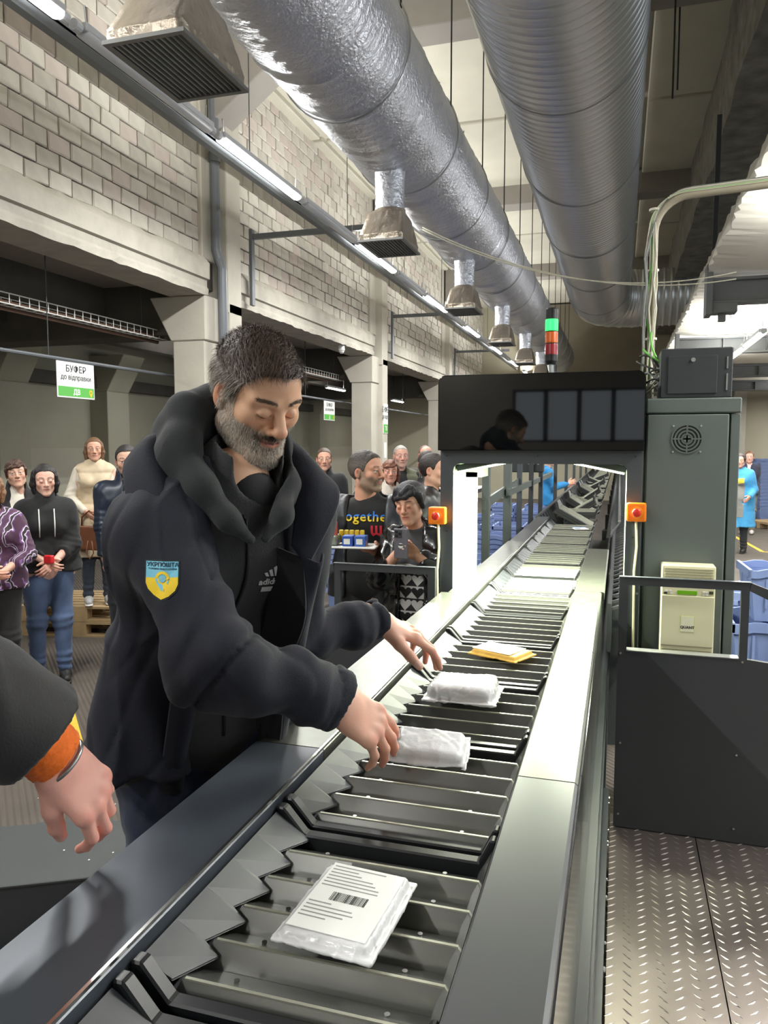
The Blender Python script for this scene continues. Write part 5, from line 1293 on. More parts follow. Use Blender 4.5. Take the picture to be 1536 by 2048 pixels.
        if hair == 'pixie':
            for sx in (-1, 1): g.chain([(sx * 0.045, 0.040, 0.095), (sx * 0.074, 0.032, 0.040), (sx * 0.079, 0.010, -0.012)], [0.020, 0.018, 0.010], k=0.014)
            g.ell((0, -0.03, 0.075), (0.080, 0.095, 0.062), k=0.02)
        if hair == 'volume':
            g.ell((0, -0.03, 0.060), (0.096, 0.112, 0.088), k=0.02)
            for sx in (-1, 1): g.chain([(sx * 0.05, 0.045, 0.10), (sx * 0.083, 0.02, 0.05), (sx * 0.086, -0.005, -0.02)], [0.022, 0.020, 0.016], k=0.014)
            g.sub = None
        if hair == 'pony': g.ell((0, -0.11, 0.03), (0.03, 0.035, 0.035), k=0.01)
        if fringe:
            g.chain([(-0.055, 0.062, 0.078), (-0.020, 0.092, 0.060), (0.030, 0.090, 0.058), (0.060, 0.060, 0.050)], [0.016, 0.014, 0.013, 0.014], k=0.012)
            g.chain([(-0.03, 0.05, 0.115), (0.0, 0.085, 0.085), (0.045, 0.080, 0.050)], [0.018, 0.014, 0.012], k=0.012)
        if hair in ('volume', 'bob', 'long', 'pixie'):
            g.ell((0, 0.100, -0.020), (0.052 if hair != 'pixie' else .06, 0.055, 0.085 if not fringe else 0.062), k=0.006, op='s')
        def hpost(D, X, Y, Z):
            st = np.sin((X * 1.0 + 0.3 * np.sin(Y * 40)) * 420 + 3 * np.sin(Z * 50 + Y * 30)) * 0.5 + sn(X * 2, Y * 0.7, Z, 150, 4) * 0.6
            return D + 0.0011 * st * min(1.5, hvol)
        HV, HQ = g.build(h * (0.9 if h > 0.004 else 1), hpost)
        hx, hy, hz = HV.T
        Hc = np.tile(lc(hcol), (len(HV), 1)) * (1 + 0.25 * sn(hx * 3, hy, hz, 160, 9))[:, None]
        if hcol2 is not None:
            m = sstep(0.030, -0.010, hz - 0.35 * np.clip(np.abs(hx) - 0.03, -0.03, 0.03) ) ; m = np.maximum(m, sstep(0.05, 0.075, np.abs(hx)) * sstep(0.09, 0.04, hz))
            Hc = mixc(Hc, hcol2, np.clip(m * 0.85 * (0.8 + 0.4 * sn(hx, hy, hz, 250, 3)), 0, 0.9))
        HVw = (HV * s) @ R.T.astype(np.float32) + np.array(O, np.float32); hp = (HVw, HQ, Hc)
    else: hp = None
    Vw = (V * s) @ R.T.astype(np.float32) + np.array(O, np.float32)
    return (Vw, Q, Cc.astype(np.float32)), hp, dict(V=V, C=Cc, zone=zone, Q=Q)

def hand_part(O, R, side, s=1.0, h=0.0035, skin=(216, 160, 138), curl=((0.3, 0.4, 0.3),) * 4, splay=(0.10, 0.02, -0.05, -0.14), thumb=(0.7, 0.35, -0.5, 0.25, 0.25), forearm=0.06):
    """hand frame: origin wrist, x right, y along the fingers, z out of the back of the hand. side +1: thumb on +x, -1: thumb on -x"""
    f = F(); t = side
    roots = [(t * 0.031, 0.086, 0.0), (t * 0.0105, 0.092, 0.002), (-t * 0.0105, 0.088, 0.001), (-t * 0.030, 0.078, -0.003)]
    rad = [(0.0098, 0.0088, 0.0078, 0.0066), (0.0100, 0.0090, 0.0080, 0.0068), (0.0096, 0.0086, 0.0076, 0.0064), (0.0086, 0.0076, 0.0068, 0.0058)]
    lens_ = [(0.042, 0.026, 0.020), (0.046, 0.030, 0.021), (0.042, 0.028, 0.021), (0.033, 0.020, 0.018)]
    fl = ((0, 0, 1), 1.35)
    for i, r_ in enumerate(roots):
        f.cap((r_[0] * 0.62, 0.008, -0.002), (r_[0], r_[1] - 0.006, r_[2] - 0.001), 0.0195, 0.0130, k=0.014, flat=fl)
    f.cap((0, -forearm, 0), (0, 0.010, 0), 0.0295, 0.0255, k=0.02, flat=((0, 0, 1), 1.25))
    f.ell((-t * 0.026, 0.030, -0.010), (0.012, 0.032, 0.012), k=0.015)
    nails = []
    for i in range(4):
        c = curl[i]; p = np.array(roots[i], float); a = 0.0; sp = splay[i] * t
        f.ell(p + np.array([0, -0.004, 0.0035]), (0.0105, 0.011, 0.010), k=0.010)
        for j in range(3):
            a += c[j]; d = np.array([math.sin(sp) * math.cos(a), math.cos(sp) * math.cos(a), -math.sin(a)])
            q = p + d * lens_[i][j]
            f.cap(p, q, rad[i][j], rad[i][j + 1], k=0.008 if j == 0 else 0.0035)
            if j == 2: n_ = np.array([math.sin(sp) * math.sin(a), math.cos(sp) * math.sin(a), math.cos(a)]); nails.append((p + d * lens_[i][j] * 0.8 + n_ * rad[i][3] * 0.9, d, 0.0062))
            p = q
    # thumb: (yaw out of the palm axis, base drop, dir z, bend1, bend2)
    b = np.array([t * 0.024, 0.016, -0.008]); ang = thumb[0]; d = np.array([t * math.sin(ang), math.cos(ang), thumb[2] * 0.6]); d /= np.linalg.norm(d)
    inward = np.array([-t * math.cos(ang), math.sin(ang) * 0.6, thumb[1] * -0.8]); inward -= d * (inward @ d); inward /= np.linalg.norm(inward)
    p = b; rr = [0.0170, 0.0130, 0.0108, 0.0088]
    for j, L_ in enumerate((0.042, 0.034, 0.027)):
        if j: bend = thumb[2 + j]; d2 = d * math.cos(bend) + inward * math.sin(bend); inward = inward * math.cos(bend) - d * math.sin(bend); d = d2
        q = p + d * L_; f.cap(p, q, rr[j], rr[j + 1], k=0.012 if j == 0 else 0.006); p = q
    nails.append((p - inward * 0.0075 - d * 0.003, d, 0.0075))
    V, Q = f.build(h); V = smooth_v(V, Q, 1, 0.35)
    x, y, z = V.T; Cc = np.tile(lc(skin), (len(V), 1)) * (1 + 0.05 * sn(x, y, z, 90, 1))[:, None]
    kn = np.zeros(len(V))
    for i in range(4): kn = np.maximum(kn, np.exp(-((x - roots[i][0]) ** 2 + (y - roots[i][1]) ** 2) / 0.010 ** 2) * (z > 0))
    tips = sstep(0.10, 0.15, y)
    Cc = mixc(Cc, (skin[0], skin[1] * 0.78, skin[2] * 0.74), np.clip(kn * 0.4 + tips * 0.35, 0, 0.6))
    for c, d, r_ in nails: Cc = mixc(Cc, (236, 196, 184), (np.sqrt(((V - c) ** 2).sum(1)) < r_) * 0.8)
    Vw = (V * s) @ R.T.astype(np.float32) + np.array(O, np.float32)
    return Vw, Q, Cc.astype(np.float32)

def ik(S, Wp, L1, L2, pole):
    S, Wp, pole = (np.array(a, float) for a in (S, Wp, pole)); d = Wp - S; D = np.linalg.norm(d)
    if D > (L1 + L2) * 0.995: Wp = S + d / D * (L1 + L2) * 0.995; d = Wp - S; D = np.linalg.norm(d)
    u = d / D; a = (L1 * L1 - L2 * L2 + D * D) / (2 * D); hgt = math.sqrt(max(L1 * L1 - a * a, 0)); p = pole - u * (pole @ u); p /= np.linalg.norm(p)
    return S + u * a + p * hgt, Wp

def skeleton(pos, yaw, H=1.72, fem=False, lean=0.0, side=0.0, hands=None, poles=None, z0=0.0, head=(0, 0, 0), stance=0.0, twist=0.0, knees=0.0, build=1.0):
    s = H / 1.75; R0 = rotm(yaw); Rb = R0 @ rotm(0, -lean, side); J = {'s': s, 'R0': R0, 'Rb': Rb}
    base = np.array([pos[0], pos[1], z0], float); P = base + R0 @ np.array([0, 0, 0.94 * s])
    J['pelvis'] = P
    def ub(x, y, z): return P + Rb @ np.array([x * s, y * s, (z - 0.94) * s])
    sw = 0.152 if fem else 0.182
    J['ub'] = ub; J['chest'] = ub(0, 0, 1.28); J['neck'] = ub(0, -0.01, 1.47); J['sw'] = sw
    J['head'] = J['neck'] + (Rb * 0.5 + R0 * 0.5) @ np.array([0, 0.035 * s, 0.150 * s])
    J['Rh'] = rotm(yaw + head[0], head[1], head[2])
    for nm, sx in (('r', 1), ('l', -1)):
        S = ub(sx * sw, -0.005, 1.392)
        tgt = (hands or {}).get(nm, (sx * 0.24, 0.04, 0.84)); Wp = base + R0 @ (np.array(tgt, float) * s)
        pole = (poles or {}).get(nm, (sx * 0.35, -1.0, -0.3)); E_, Wp = ik(S, Wp, 0.285 * s, 0.255 * s, R0 @ np.array(pole, float))
        J['S' + nm], J['E' + nm], J['W' + nm] = S, E_, Wp
        J['hip' + nm] = P + R0 @ np.array([sx * 0.085 * s, 0, -0.03 * s])
        J['knee' + nm] = base + R0 @ np.array([sx * (0.095 + stance) * s, (0.03 + knees) * s, 0.50 * s])
        J['ank' + nm] = base + R0 @ np.array([sx * (0.10 + stance * 1.5) * s, -0.01 * s, 0.085 * s])
    J['fem'] = fem; J['build'] = build; J['base'] = base
    return J

def torso_prims(f, J, o=0.0, k=0.05, hem=None, flare=0.0, bust=None):
    s = J['s']; ub = J['ub']; Rb = J['Rb']; n = Rb[:, 1]; b = J['build']; fem = J['fem']; R0 = J['R0']
    fl = (n, 1.42)
    f.cap(ub(-0.06, 0, 0.95), ub(0.06, 0, 0.95), (0.135 * b + o * 0.8) * s, k=k, flat=(n, 1.3))
    w = 0.095 if fem else 0.115
    f.cap(ub(-0.045 * b, 0.0, 1.10), ub(0.045 * b, 0.0, 1.10), w * b * s * 1.05 + o, k=k, flat=(n, 1.25))
    f.cap(ub(-0.070, 0, 1.30), ub(0.070, 0, 1.30), (0.125 * b) * s + o, k=k, flat=(n, 1.3))
    f.cap(ub(-J['sw'] * 0.75, -0.005, 1.390), ub(J['sw'] * 0.75, -0.005, 1.390), 0.058 * s + o * 0.8, k=k)
    f.cap(ub(0, -0.015, 1.40), ub(0, -0.012, 1.46), 0.085 * s + o, 0.060 * s + o, k=k)
    if (bust if bust is not None else fem):
        for sx in (-1, 1): f.ell(ub(sx * 0.065, 0.085, 1.27), (0.06 * s + o * .6,) * 3, k=0.04)
    if hem is not None:     # skirt of the garment down to the hem height (fraction of stature frame)
        z = hem
        f.cap(ub(-0.065, 0, 0.97), J['pelvis'] + R0 @ np.array([-0.075 * s, 0, (z - 0.94) * s]), 0.125 * b * s + o, 0.125 * b * s + o + flare, k=k, flat=(n, 1.3))
        f.cap(ub(0.065, 0, 0.97), J['pelvis'] + R0 @ np.array([0.075 * s, 0, (z - 0.94) * s]), 0.125 * b * s + o, 0.125 * b * s + o + flare, k=k, flat=(n, 1.3))
def arm_prims(f, J, nm, o=0.0, k=0.03, end=1.0):
    s = J['s'] * (0.92 if J['fem'] else 1.0); S, E_, Wp = J['S' + nm], J['E' + nm], J['W' + nm]; We = E_ + (Wp - E_) * end
    f.cap(S, E_, 0.058 * s + o, 0.044 * s + o, k=k * 1.6); f.cap(E_, We, 0.044 * s + o, (0.044 + (0.029 - 0.044) * end) * s + o, k=k)
def leg_prims(f, J, nm, o=0.0, k=0.04):
    s = J['s']; b = J['build']; H_, K_, A_ = J['hip' + nm], J['knee' + nm], J['ank' + nm]
    f.cap(H_, K_, 0.088 * s * b + o, 0.058 * s + o, k=k); f.cap(K_, A_, 0.057 * s + o, 0.040 * s + o, k=k)
def cutoff(f, P, d, r=0.14, L_=0.12, k=0.004):
    """flat cut: removes what lies beyond P in direction d"""
    d = np.array(d, float); d /= np.linalg.norm(d); up = (0, 0, 1) if abs(d[2]) < 0.9 else (1, 0, 0); R = basis(d, up)
    f.box(np.array(P) + d * L_ / 2, (r, L_ / 2, r), R, k=k, op='s')
def folds(J, amp=0.006, seed=0, quilt=None, elbow=True):
    s = J['s']
    def post(D, X, Y, Z):
        near = D < 0.05
        d = amp * (0.7 * sn(X, Y, Z * 0.45, 20, seed) + 0.25 * sn(X, Y, Z, 55, seed + 1)) + amp * 1.3 * (1 - np.abs(sn(X, Y, Z * 0.7, 13, seed + 5))) ** 6 - amp * 0.8 * (1 - np.abs(sn(X, Y, Z * 0.6, 17, seed + 8))) ** 6
        if elbow:
            for nm in 'rl':
                E_ = J['E' + nm]; u = J['W' + nm] - J['S' + nm]; u = u / np.linalg.norm(u)
                rr = (X - E_[0]) ** 2 + (Y - E_[1]) ** 2 + (Z - E_[2]) ** 2; t_ = (X - E_[0]) * u[0] + (Y - E_[1]) * u[1] + (Z - E_[2]) * u[2]
                d = d + amp * 0.9 * np.sin(t_ * 150 + 2.0 * sn(X, Y, Z, 18, seed + 3)) * np.exp(-rr / 0.10 ** 2)
        if quilt: d = d + quilt[1] * (1 - np.sqrt(np.abs(np.sin(PI * (Z + 0.01 * sn(X, Y, Z, 12, 5)) / quilt[0])) + 0.02)) - quilt[1] * 0.5
        return D + d
    return post

def hand_frame(J, nm, palm=None, bend=0.0, roll=0.0):
    """palm: world direction the palm faces"""
    d = J['W' + nm] - J['E' + nm]; d = d / np.linalg.norm(d)
    p = np.array(palm if palm is not None else (J['R0'] @ np.array([-1.0 if nm == 'r' else 1.0, 0, 0])), float)
    z = -(p - d * (p @ d)); z /= np.linalg.norm(z); x = np.cross(d, z)
    if bend: d, z = d * math.cos(bend) - z * math.sin(bend), z * math.cos(bend) + d * math.sin(bend)
    return np.stack([x, d, z], 1)

def person(label, J, top=None, pants=((40, 44, 60), 'jeans'), shoes=(28, 26, 26), headkw=None, handkw=None, group=None, hv=0.0065, hh=0.005, hf=0.0045, inner=None, hem=0.80, thick=0.022, shoe_white=False,
           quilt=None, sheen=0.15, rough=0.85, open_front=None, sleeve_end=0.985, vest=False, collar='low', fold=0.006, metal_look=None, flare=0.01, top_h=0.011, hands=True, opening_w=0.07, palms=None, bust=None, coat=0):
    root = empty('person', tuple(J['base']), label, 'person', group)
    headkw = dict(headkw or {}); handkw = handkw or {}; skin = headkw.get('skin', (214, 166, 142))
    if J['fem']: headkw.setdefault('neck_r', 0.044)
    hd, hr, aux = head_parts(J['head'], J['Rh'], J['s'] * (0.97 if J['fem'] else 1.0), h=hh, **headkw)
    f = F(); torso_prims(f, J, 0, k=0.05)
    for nm in 'rl': arm_prims(f, J, nm, 0); leg_prims(f, J, nm, 0)
    V, Q = f.build(0.016); parts = [hd, (V, Q, np.tile(lc(skin), (len(V), 1)).astype(np.float32))]
    if hands:
        for nm in 'rl':
            kw = dict(handkw.get(nm, {})); pal = kw.pop('palm', None); bend = kw.pop('bend', 0.0)
            R = hand_frame(J, nm, pal, bend)
            # thumb side follows from which hand it is and how x came out
            parts.append(hand_part(J['W' + nm], R, -1 if nm == 'r' else 1, J['s'] * (0.92 if J['fem'] else 1.0), h=hf, skin=(skin[0], skin[1] * 0.98, skin[2] * 0.97), **kw))
    V, Q, Cc = join(parts)
    link('body', mesh_np('body', V, Q, Cc, M['skin'], o=J['base']), None, root)
    if hr is not None: link('hair', mesh_np('hair', hr[0], hr[1], hr[2], M['hair'], o=J['base']), None, root)
    s = J['s']
    # trousers
    if pants is not None:
        pm = cloth('trousers', pants[0], 0.8, noise=0.22, nscale=7); f = F(); torso = J['ub']
        f.cap(J['ub'](-0.06, 0, 0.98), J['ub'](0.06, 0, 0.98), 0.128 * s * J['build'], k=0.03, flat=(J['Rb'][:, 1], 1.25))
        for nm in 'rl': leg_prims(f, J, nm, 0.014 * s)
        for nm in 'rl': cutoff(f, J['ank' + nm] + np.array([0, 0, -0.02]), (0, 0, -1), r=0.10, L_=0.12)
        def ppost(D, X, Y, Z): 
            kz = J['kneer'][2]; a = J['ankr'][2]
            return D + 0.005 * sn(X, Y, Z, 30, 4) + 0.006 * np.sin(Z * 110 + sn(X, Y, Z, 14, 2) * 2) * (np.exp(-((Z - a - 0.06) / 0.09) ** 2) + 0.7 * np.exp(-((Z - kz) / 0.07) ** 2))
        V, Q = f.build(0.012, ppost); link('trousers', mesh_np('trousers', V, Q, None, pm, o=J['base']), None, root)
        sm = mat('shoe', shoes, 0.5) ; sole = mat('shoe_sole', (40, 40, 40) if not shoe_white else (226, 224, 220), 0.6)
        for nm in 'rl':
            A_ = J['ank' + nm]; R0 = J['R0']; zf = J['base'][2]
            def q(x, y, z): return np.array([A_[0], A_[1], zf]) + R0 @ np.array([x * s, y * s, z * s])
            f = F(); f.cap(q(0, -0.035, 0.055), q(0, 0.05, 0.050), 0.040 * s, 0.040 * s, k=0.02).cap(q(0, 0.05, 0.045), q(0, 0.145, 0.036), 0.040 * s, 0.032 * s, k=0.03).cap(q(0, -0.02, 0.05), q(0, -0.02, 0.10), 0.040 * s, 0.042 * s, k=0.02)
            f.box(q(0, 0.05, -0.04), (0.1, 0.3, 0.05), R0, op='s')
            V, Q = f.build(0.008); so = link('shoe', mesh_np('shoe', V, Q, None, sm, o=J['base']), None, root)
            f = F(); f.cap(q(0, -0.035, 0.013), q(0, 0.15, 0.013), 0.043 * s, 0.040 * s, k=0.01, flat=((0, 0, 1), 3.0))
            V, Q = f.build(0.008); link('sole', mesh_np('sole', V, Q, None, sole, o=J['base']), None, so)
    if inner is not None:
        im = cloth('shirt', inner, 0.85); f = F(); torso_prims(f, J, 0.008, bust=bust); f.cap(J['neck'] + np.array([0, 0, -0.02]), J['neck'] + np.array([0, 0, 0.016 if collar != 'roll' else 0.055]), 0.066 * s, 0.062 * s, k=0.02)
        if collar != 'roll': cutoff(f, J['neck'] + J['Rb'] @ np.array([0, 0.05, 0.0]), J['Rb'] @ np.array([0, 0.45, 1.0]), r=0.10, L_=0.1)
        V, Q = f.build(0.011, folds(J, 0.003, 3, elbow=False)); so = link('shirt', mesh_np('shirt', V, Q, None, im, o=J['base']), None, root); root_shirt = (V, Q, so)
    else: root_shirt = None
    mtop = cloth('jacket', top, rough, sheen, coat=coat)
    f = F(); torso_prims(f, J, thick, hem=hem, flare=flare, bust=bust)
    if not vest:
        for nm in 'rl': arm_prims(f, J, nm, thick * 0.75)
    if collar in ('high', 'roll'):
        c = J['neck']; f.cap(c + np.array([0, 0, -0.02]), c + J['Rb'] @ np.array([0, 0.0, 0.055]), 0.085 * s, 0.082 * s, k=0.03)
    # neck opening
    f.cap(J['neck'] + J['Rb'] @ np.array([0, 0.012, 0.01]), J['neck'] + J['Rb'] @ np.array([0, 0.020, 0.14]), 0.066 * s, 0.070 * s, k=0.008, op='s')
    if not vest:
        for nm in 'rl': cutoff(f, J['E' + nm] + (J['W' + nm] - J['E' + nm]) * sleeve_end, J['W' + nm] - J['E' + nm], r=0.12, L_=0.17)
    else:
        for nm in 'rl': cutoff(f, J['S' + nm] + (J['S' + nm] - J['neck']) * 0.12, (J['S' + nm] - J['neck']), r=0.12, L_=0.10)
    hz = J['pelvis'][2] + (hem - 0.94) * s
    f.box((J['pelvis'][0], J['pelvis'][1], hz - 0.15), (0.45, 0.45, 0.15), op='s', k=0.004)
    if open_front is not None:
        Rb = J['Rb']; c = J['ub'](0, 0.22, 1.12); z0_, w_ = open_front, opening_w
        f.box(J['ub'](0, 0.20, 1.16), (w_ * s, 0.22 * s, 0.36 * s), Rb, rd=0.02, k=0.02, op='s')
    V, Q = f.build(top_h, folds(J, fold, 7, quilt)); o = link('jacket', mesh_np('jacket', V, Q, None, mtop, o=J['base']), None, root)
    J['top'] = (V, Q, o); J['shirt'] = root_shirt; J['root'] = root; J['aux'] = aux
    if vest:
        sv = cloth('sleeve', vest, 0.85); f = F()
        for nm in 'rl':
            arm_prims(f, J, nm, 0.012)
        for nm in 'rl': cutoff(f, J['E' + nm] + (J['W' + nm] - J['E' + nm]) * sleeve_end, J['W' + nm] - J['E' + nm], r=0.085, L_=0.10)
        V, Q = f.build(0.011, folds(J, 0.005, 9)); link('sleeves', mesh_np('sleeves', V, Q, None, sv, o=J['base']), None, root)
    return root

def glasses(J, s=1.0, col='black'):
    root = J['root']; R = J['Rh']; O = J['head']; g = MB(); g.smooth = True
    def q(x, y, z): return tuple(O + R @ (np.array([x, y, z]) * s * J['s']) - J['base'])
    for sx in (-1, 1):
        g.tube([q(sx * 0.033 + 0.024 * math.cos(a), 0.103 - 0.12 * abs(0.024 * math.cos(a) * sx + 0.033) ** 1.0 * 0.1, 0.003 + 0.017 * math.sin(a)) for a in [2 * PI * k / 20 for k in range(20)]], 0.0018, 6, closed=True)
        g.tube([q(sx * 0.057, 0.098, 0.008), q(sx * 0.078, 0.06, 0.008), q(sx * 0.083, -0.01, 0.006)], 0.0018, 6)
    g.tube([q(-0.009, 0.104, 0.005), q(0, 0.107, 0.008), q(0.009, 0.104, 0.005)], 0.0018, 6)
    g.obj('glasses', M['black'], root)

def project(mb_or_mesh, frame_o, R, target, name, m, parent, base, off=0.002, depth=0.25):
    """drape a flat mesh (local xy, faces local z) on a garment: ray-cast along -z"""
    me = mb_or_mesh; V, Q, _ = target
    bvh = BVHTree.FromPolygons([Vector(v) for v in V.tolist()], [tuple(q) for q in Q.tolist()])
    nrm = Vector(R[:, 2].tolist()); X = Vector(R[:, 0].tolist()); Y = Vector(R[:, 1].tolist()); O = Vector(np.array(frame_o).tolist()); B = Vector(np.array(base).tolist())
    for v in me.vertices:
        p = O + X * v.co.x + Y * v.co.y
        hit, nn, _, dist = bvh.ray_cast(p + nrm * depth, -nrm, depth * 2)
        z = (hit + nrm * (off + v.co.z)) if hit is not None else p + nrm * v.co.z
        v.co = z - B
    me.materials.clear(); me.materials.append(m); me.update()
    return link(name, me, None, parent)
def grid_shape(poly, step=0.008, zt=0.0):
    """triangulated, finely cut flat polygon"""
    bm = bmesh.new(); vs_ = [bm.verts.new((x, y, zt)) for x, y in poly]; fc = bm.faces.new(vs_)
    xs = [p[0] for p in poly]; ys = [p[1] for p in poly]
    for a in np.arange(min(xs) + step, max(xs), step): bmesh.ops.bisect_plane(bm, geom=bm.verts[:] + bm.edges[:] + bm.faces[:], plane_co=(a, 0, 0), plane_no=(1, 0, 0))
    for a in np.arange(min(ys) + step, max(ys), step): bmesh.ops.bisect_plane(bm, geom=bm.verts[:] + bm.edges[:] + bm.faces[:], plane_co=(0, a, 0), plane_no=(0, 1, 0))
    bm.normal_update(); bmesh.ops.triangulate(bm, faces=bm.faces[:]); bm.normal_update(); bm.faces.ensure_lookup_table()
    if sum(f_.normal.z for f_ in bm.faces) < 0: bmesh.ops.reverse_faces(bm, faces=bm.faces[:])
    me = bpy.data.meshes.new('patch'); bm.to_mesh(me); bm.free(); return me

def sheet(rows, th, n=6):
    """rows: list of rows of points (Catmull-Rom resampled), solidified by th"""
    def cr(P, m):
        P = np.array(P, float); out = []
        for i in range(len(P) - 1):
            p0, p1, p2, p3 = P[max(i - 1, 0)], P[i], P[i + 1], P[min(i + 2, len(P) - 1)]
            for k in range(m): t = k / m; out.append(0.5 * ((2 * p1) + (-p0 + p2) * t + (2 * p0 - 5 * p1 + 4 * p2 - p3) * t * t + (-p0 + 3 * p1 - 3 * p2 + p3) * t ** 3))
        out.append(P[-1]); return np.array(out)
    R = np.array([cr(r, n) for r in rows]); G = np.array([cr(R[:, j], n) for j in range(R.shape[1])]).transpose(1, 0, 2)
    du = np.gradient(G, axis=0); dv = np.gradient(G, axis=1); N = np.cross(du, dv); N /= np.linalg.norm(N, axis=2, keepdims=True) + 1e-9
    a, b = G.shape[:2]; V = np.concatenate([(G + N * th / 2).reshape(-1, 3), (G - N * th / 2).reshape(-1, 3)]); o = a * b; Q = []
    for i in range(a - 1):
        for j in range(b - 1): q = (i * b + j, (i + 1) * b + j, (i + 1) * b + j + 1, i * b + j + 1); Q += [q, tuple(o + x for x in reversed(q))]
    ed = [(i * b, (i + 1) * b) for i in range(a - 1)] + [((a - 1) * b + j, (a - 1) * b + j + 1) for j in range(b - 1)] + [((i + 1) * b + b - 1, i * b + b - 1) for i in range(a - 1)] + [(j + 1, j) for j in range(b - 1)]
    Q += [(y, x, x + o, y + o) for x, y in ed]
    return V.astype(np.float32), np.array(Q), G
def look(p, q): return math.atan2(-(q[0] - p[0]), q[1] - p[1])
CAMP = (0.0, 0.0)
# ---------------------------------------------------------------- background people
def wpt(J0, p): return p
# woman in black hoodie, jeans, holding something red
p = (-4.12, 4.77); J = skeleton(p, look(p, (0.6, -0.3)), 1.66, fem=True, hands={'r': (0.03, 0.20, 1.00), 'l': (-0.03, 0.215, 0.985)}, poles={'r': (0.9, -0.5, -0.4), 'l': (-0.9, -0.5, -0.4)}, build=1.16, head=(0.05, -0.08, 0.04))
r_ = person('woman in black hooded sweatshirt with white drawstrings and blue jeans, hands clasped', J, top=(24, 24, 25), pants=((84, 104, 140), 'jeans'), hem=0.90, thick=0.024, hh=0.0045,
       headkw=dict(hair='bob', hcol=(24, 20, 20), hvol=1.1, skin=(226, 180, 160), eyes='down', smile=0.2), handkw={'r': dict(palm=(-0.6, 0.75, 0.2), curl=((0.6, 0.6, 0.4),) * 4), 'l': dict(palm=(-0.6, 0.75, 0.2), curl=((0.5, 0.5, 0.4),) * 4)}, group='onlookers along the columns', collar='high')
def drape_line(J, pts, target, r, name, m, root, off=0.003, seg=6, fr=None):
    V, Q, _ = target; bvh = BVHTree.FromPolygons([Vector(v) for v in V.tolist()], [tuple(q) for q in Q.tolist()]); out = []
    n = Vector((J['Rb'][:, 1]).tolist()) if fr is None else Vector(list(map(float, fr)))
    B = Vector(np.array(J['base']).tolist())
    for (x, z) in pts:
        o_ = Vector(J['ub'](x, 0.0, z).tolist()) if fr is None else Vector(list(map(float, (x, z, 0))))
        hit, nn, _, _ = bvh.ray_cast(o_ + n * 0.5, -n, 1.0)
        if hit is not None: out.append(tuple(hit + n * off - B))
    if len(out) > 1:
        mb = MB(); mb.smooth = True; mb.tube(out, r, seg); return mb.obj(name, m, root)
for sx in (-1, 1): drape_line(J, [(sx * 0.055, z) for z in np.linspace(1.40, 1.18, 12)], J['top'], 0.0045, 'drawstring', M['white'], r_)
c = (J['Wr'] + J['Wl']) / 2 + J['R0'] @ np.array([0.0, 0.05, 0.03])
tag(MB().box((-0.035, -0.02, -0.03), (0.035, 0.02, 0.03)).obj('red_purse', mat('red_leather', (214, 36, 40), 0.5), bevel=0.012, seg=3, loc=tuple(c)), 'small red object in the clasped hands of the woman in the black hoodie', 'purse')
# woman with short brown hair, white turtleneck
p = (-4.82, 5.25); J = skeleton(p, look(p, (0.4, 0)), 1.68, fem=True, head=(0, 0.12, 0.1))
person('woman with short brown hair and white roll-neck under a black cardigan', J, top=(30, 28, 30), inner=(222, 214, 200), collar='roll', pants=((30, 28, 30), 'black'), hem=0.80, opening_w=0.05, open_front=1, headkw=dict(hair='pixie', hcol=(74, 48, 34), hvol=1.2, skin=(216, 170, 146), fringe=True, smile=0.1), hands=False, group='onlookers along the columns')
# woman at the frame edge, purple pattern
p = (-4.12, 4.24); J = skeleton(p, look(p, (0.8, -0.4)), 1.62, fem=True, hands={'l': (-0.05, 0.22, 1.02), 'r': (0.05, 0.22, 1.04)}, poles={'l': (-1, -0.3, -0.3), 'r': (1, -0.3, -0.3)}, build=1.08)
r_ = person('woman with light brown hair in purple and white patterned blouse at left picture edge', J, top=(92, 56, 88), pants=((24, 22, 24), 'black'), hem=0.88, headkw=dict(hair='bob', hcol=(140, 104, 74), skin=(220, 172, 150)), group='onlookers along the columns', rough=0.7)
mt = J['top'][2].data.materials[0]; nt = mt.node_tree; tcx = nt.nodes.new('ShaderNodeTexCoord'); wv = nt.nodes.new('ShaderNodeTexWave'); wv.inputs['Scale'].default_value = 5.5; wv.inputs['Distortion'].default_value = 7; wv.inputs['Detail Scale'].default_value = 1.6
rp = nt.nodes.new('ShaderNodeValToRGB'); rp.color_ramp.interpolation = 'CONSTANT'
rp.color_ramp.elements[0].color = tuple(lin((70, 34, 62))) + (1,); rp.color_ramp.elements[1].position = 0.45; rp.color_ramp.elements[1].color = tuple(lin((120, 84, 140))) + (1,)
e = rp.color_ramp.elements.new(0.72); e.color = tuple(lin((226, 218, 222))) + (1,); e = rp.color_ramp.elements.new(0.86); e.color = tuple(lin((40, 22, 36))) + (1,)
nt.links.new(tcx.outputs['Object'], wv.inputs['Vector']); nt.links.new(wv.outputs['Fac'], rp.inputs[0]); nt.links.new(rp.outputs[0], nt.nodes['Principled BSDF'].inputs['Base Color'])
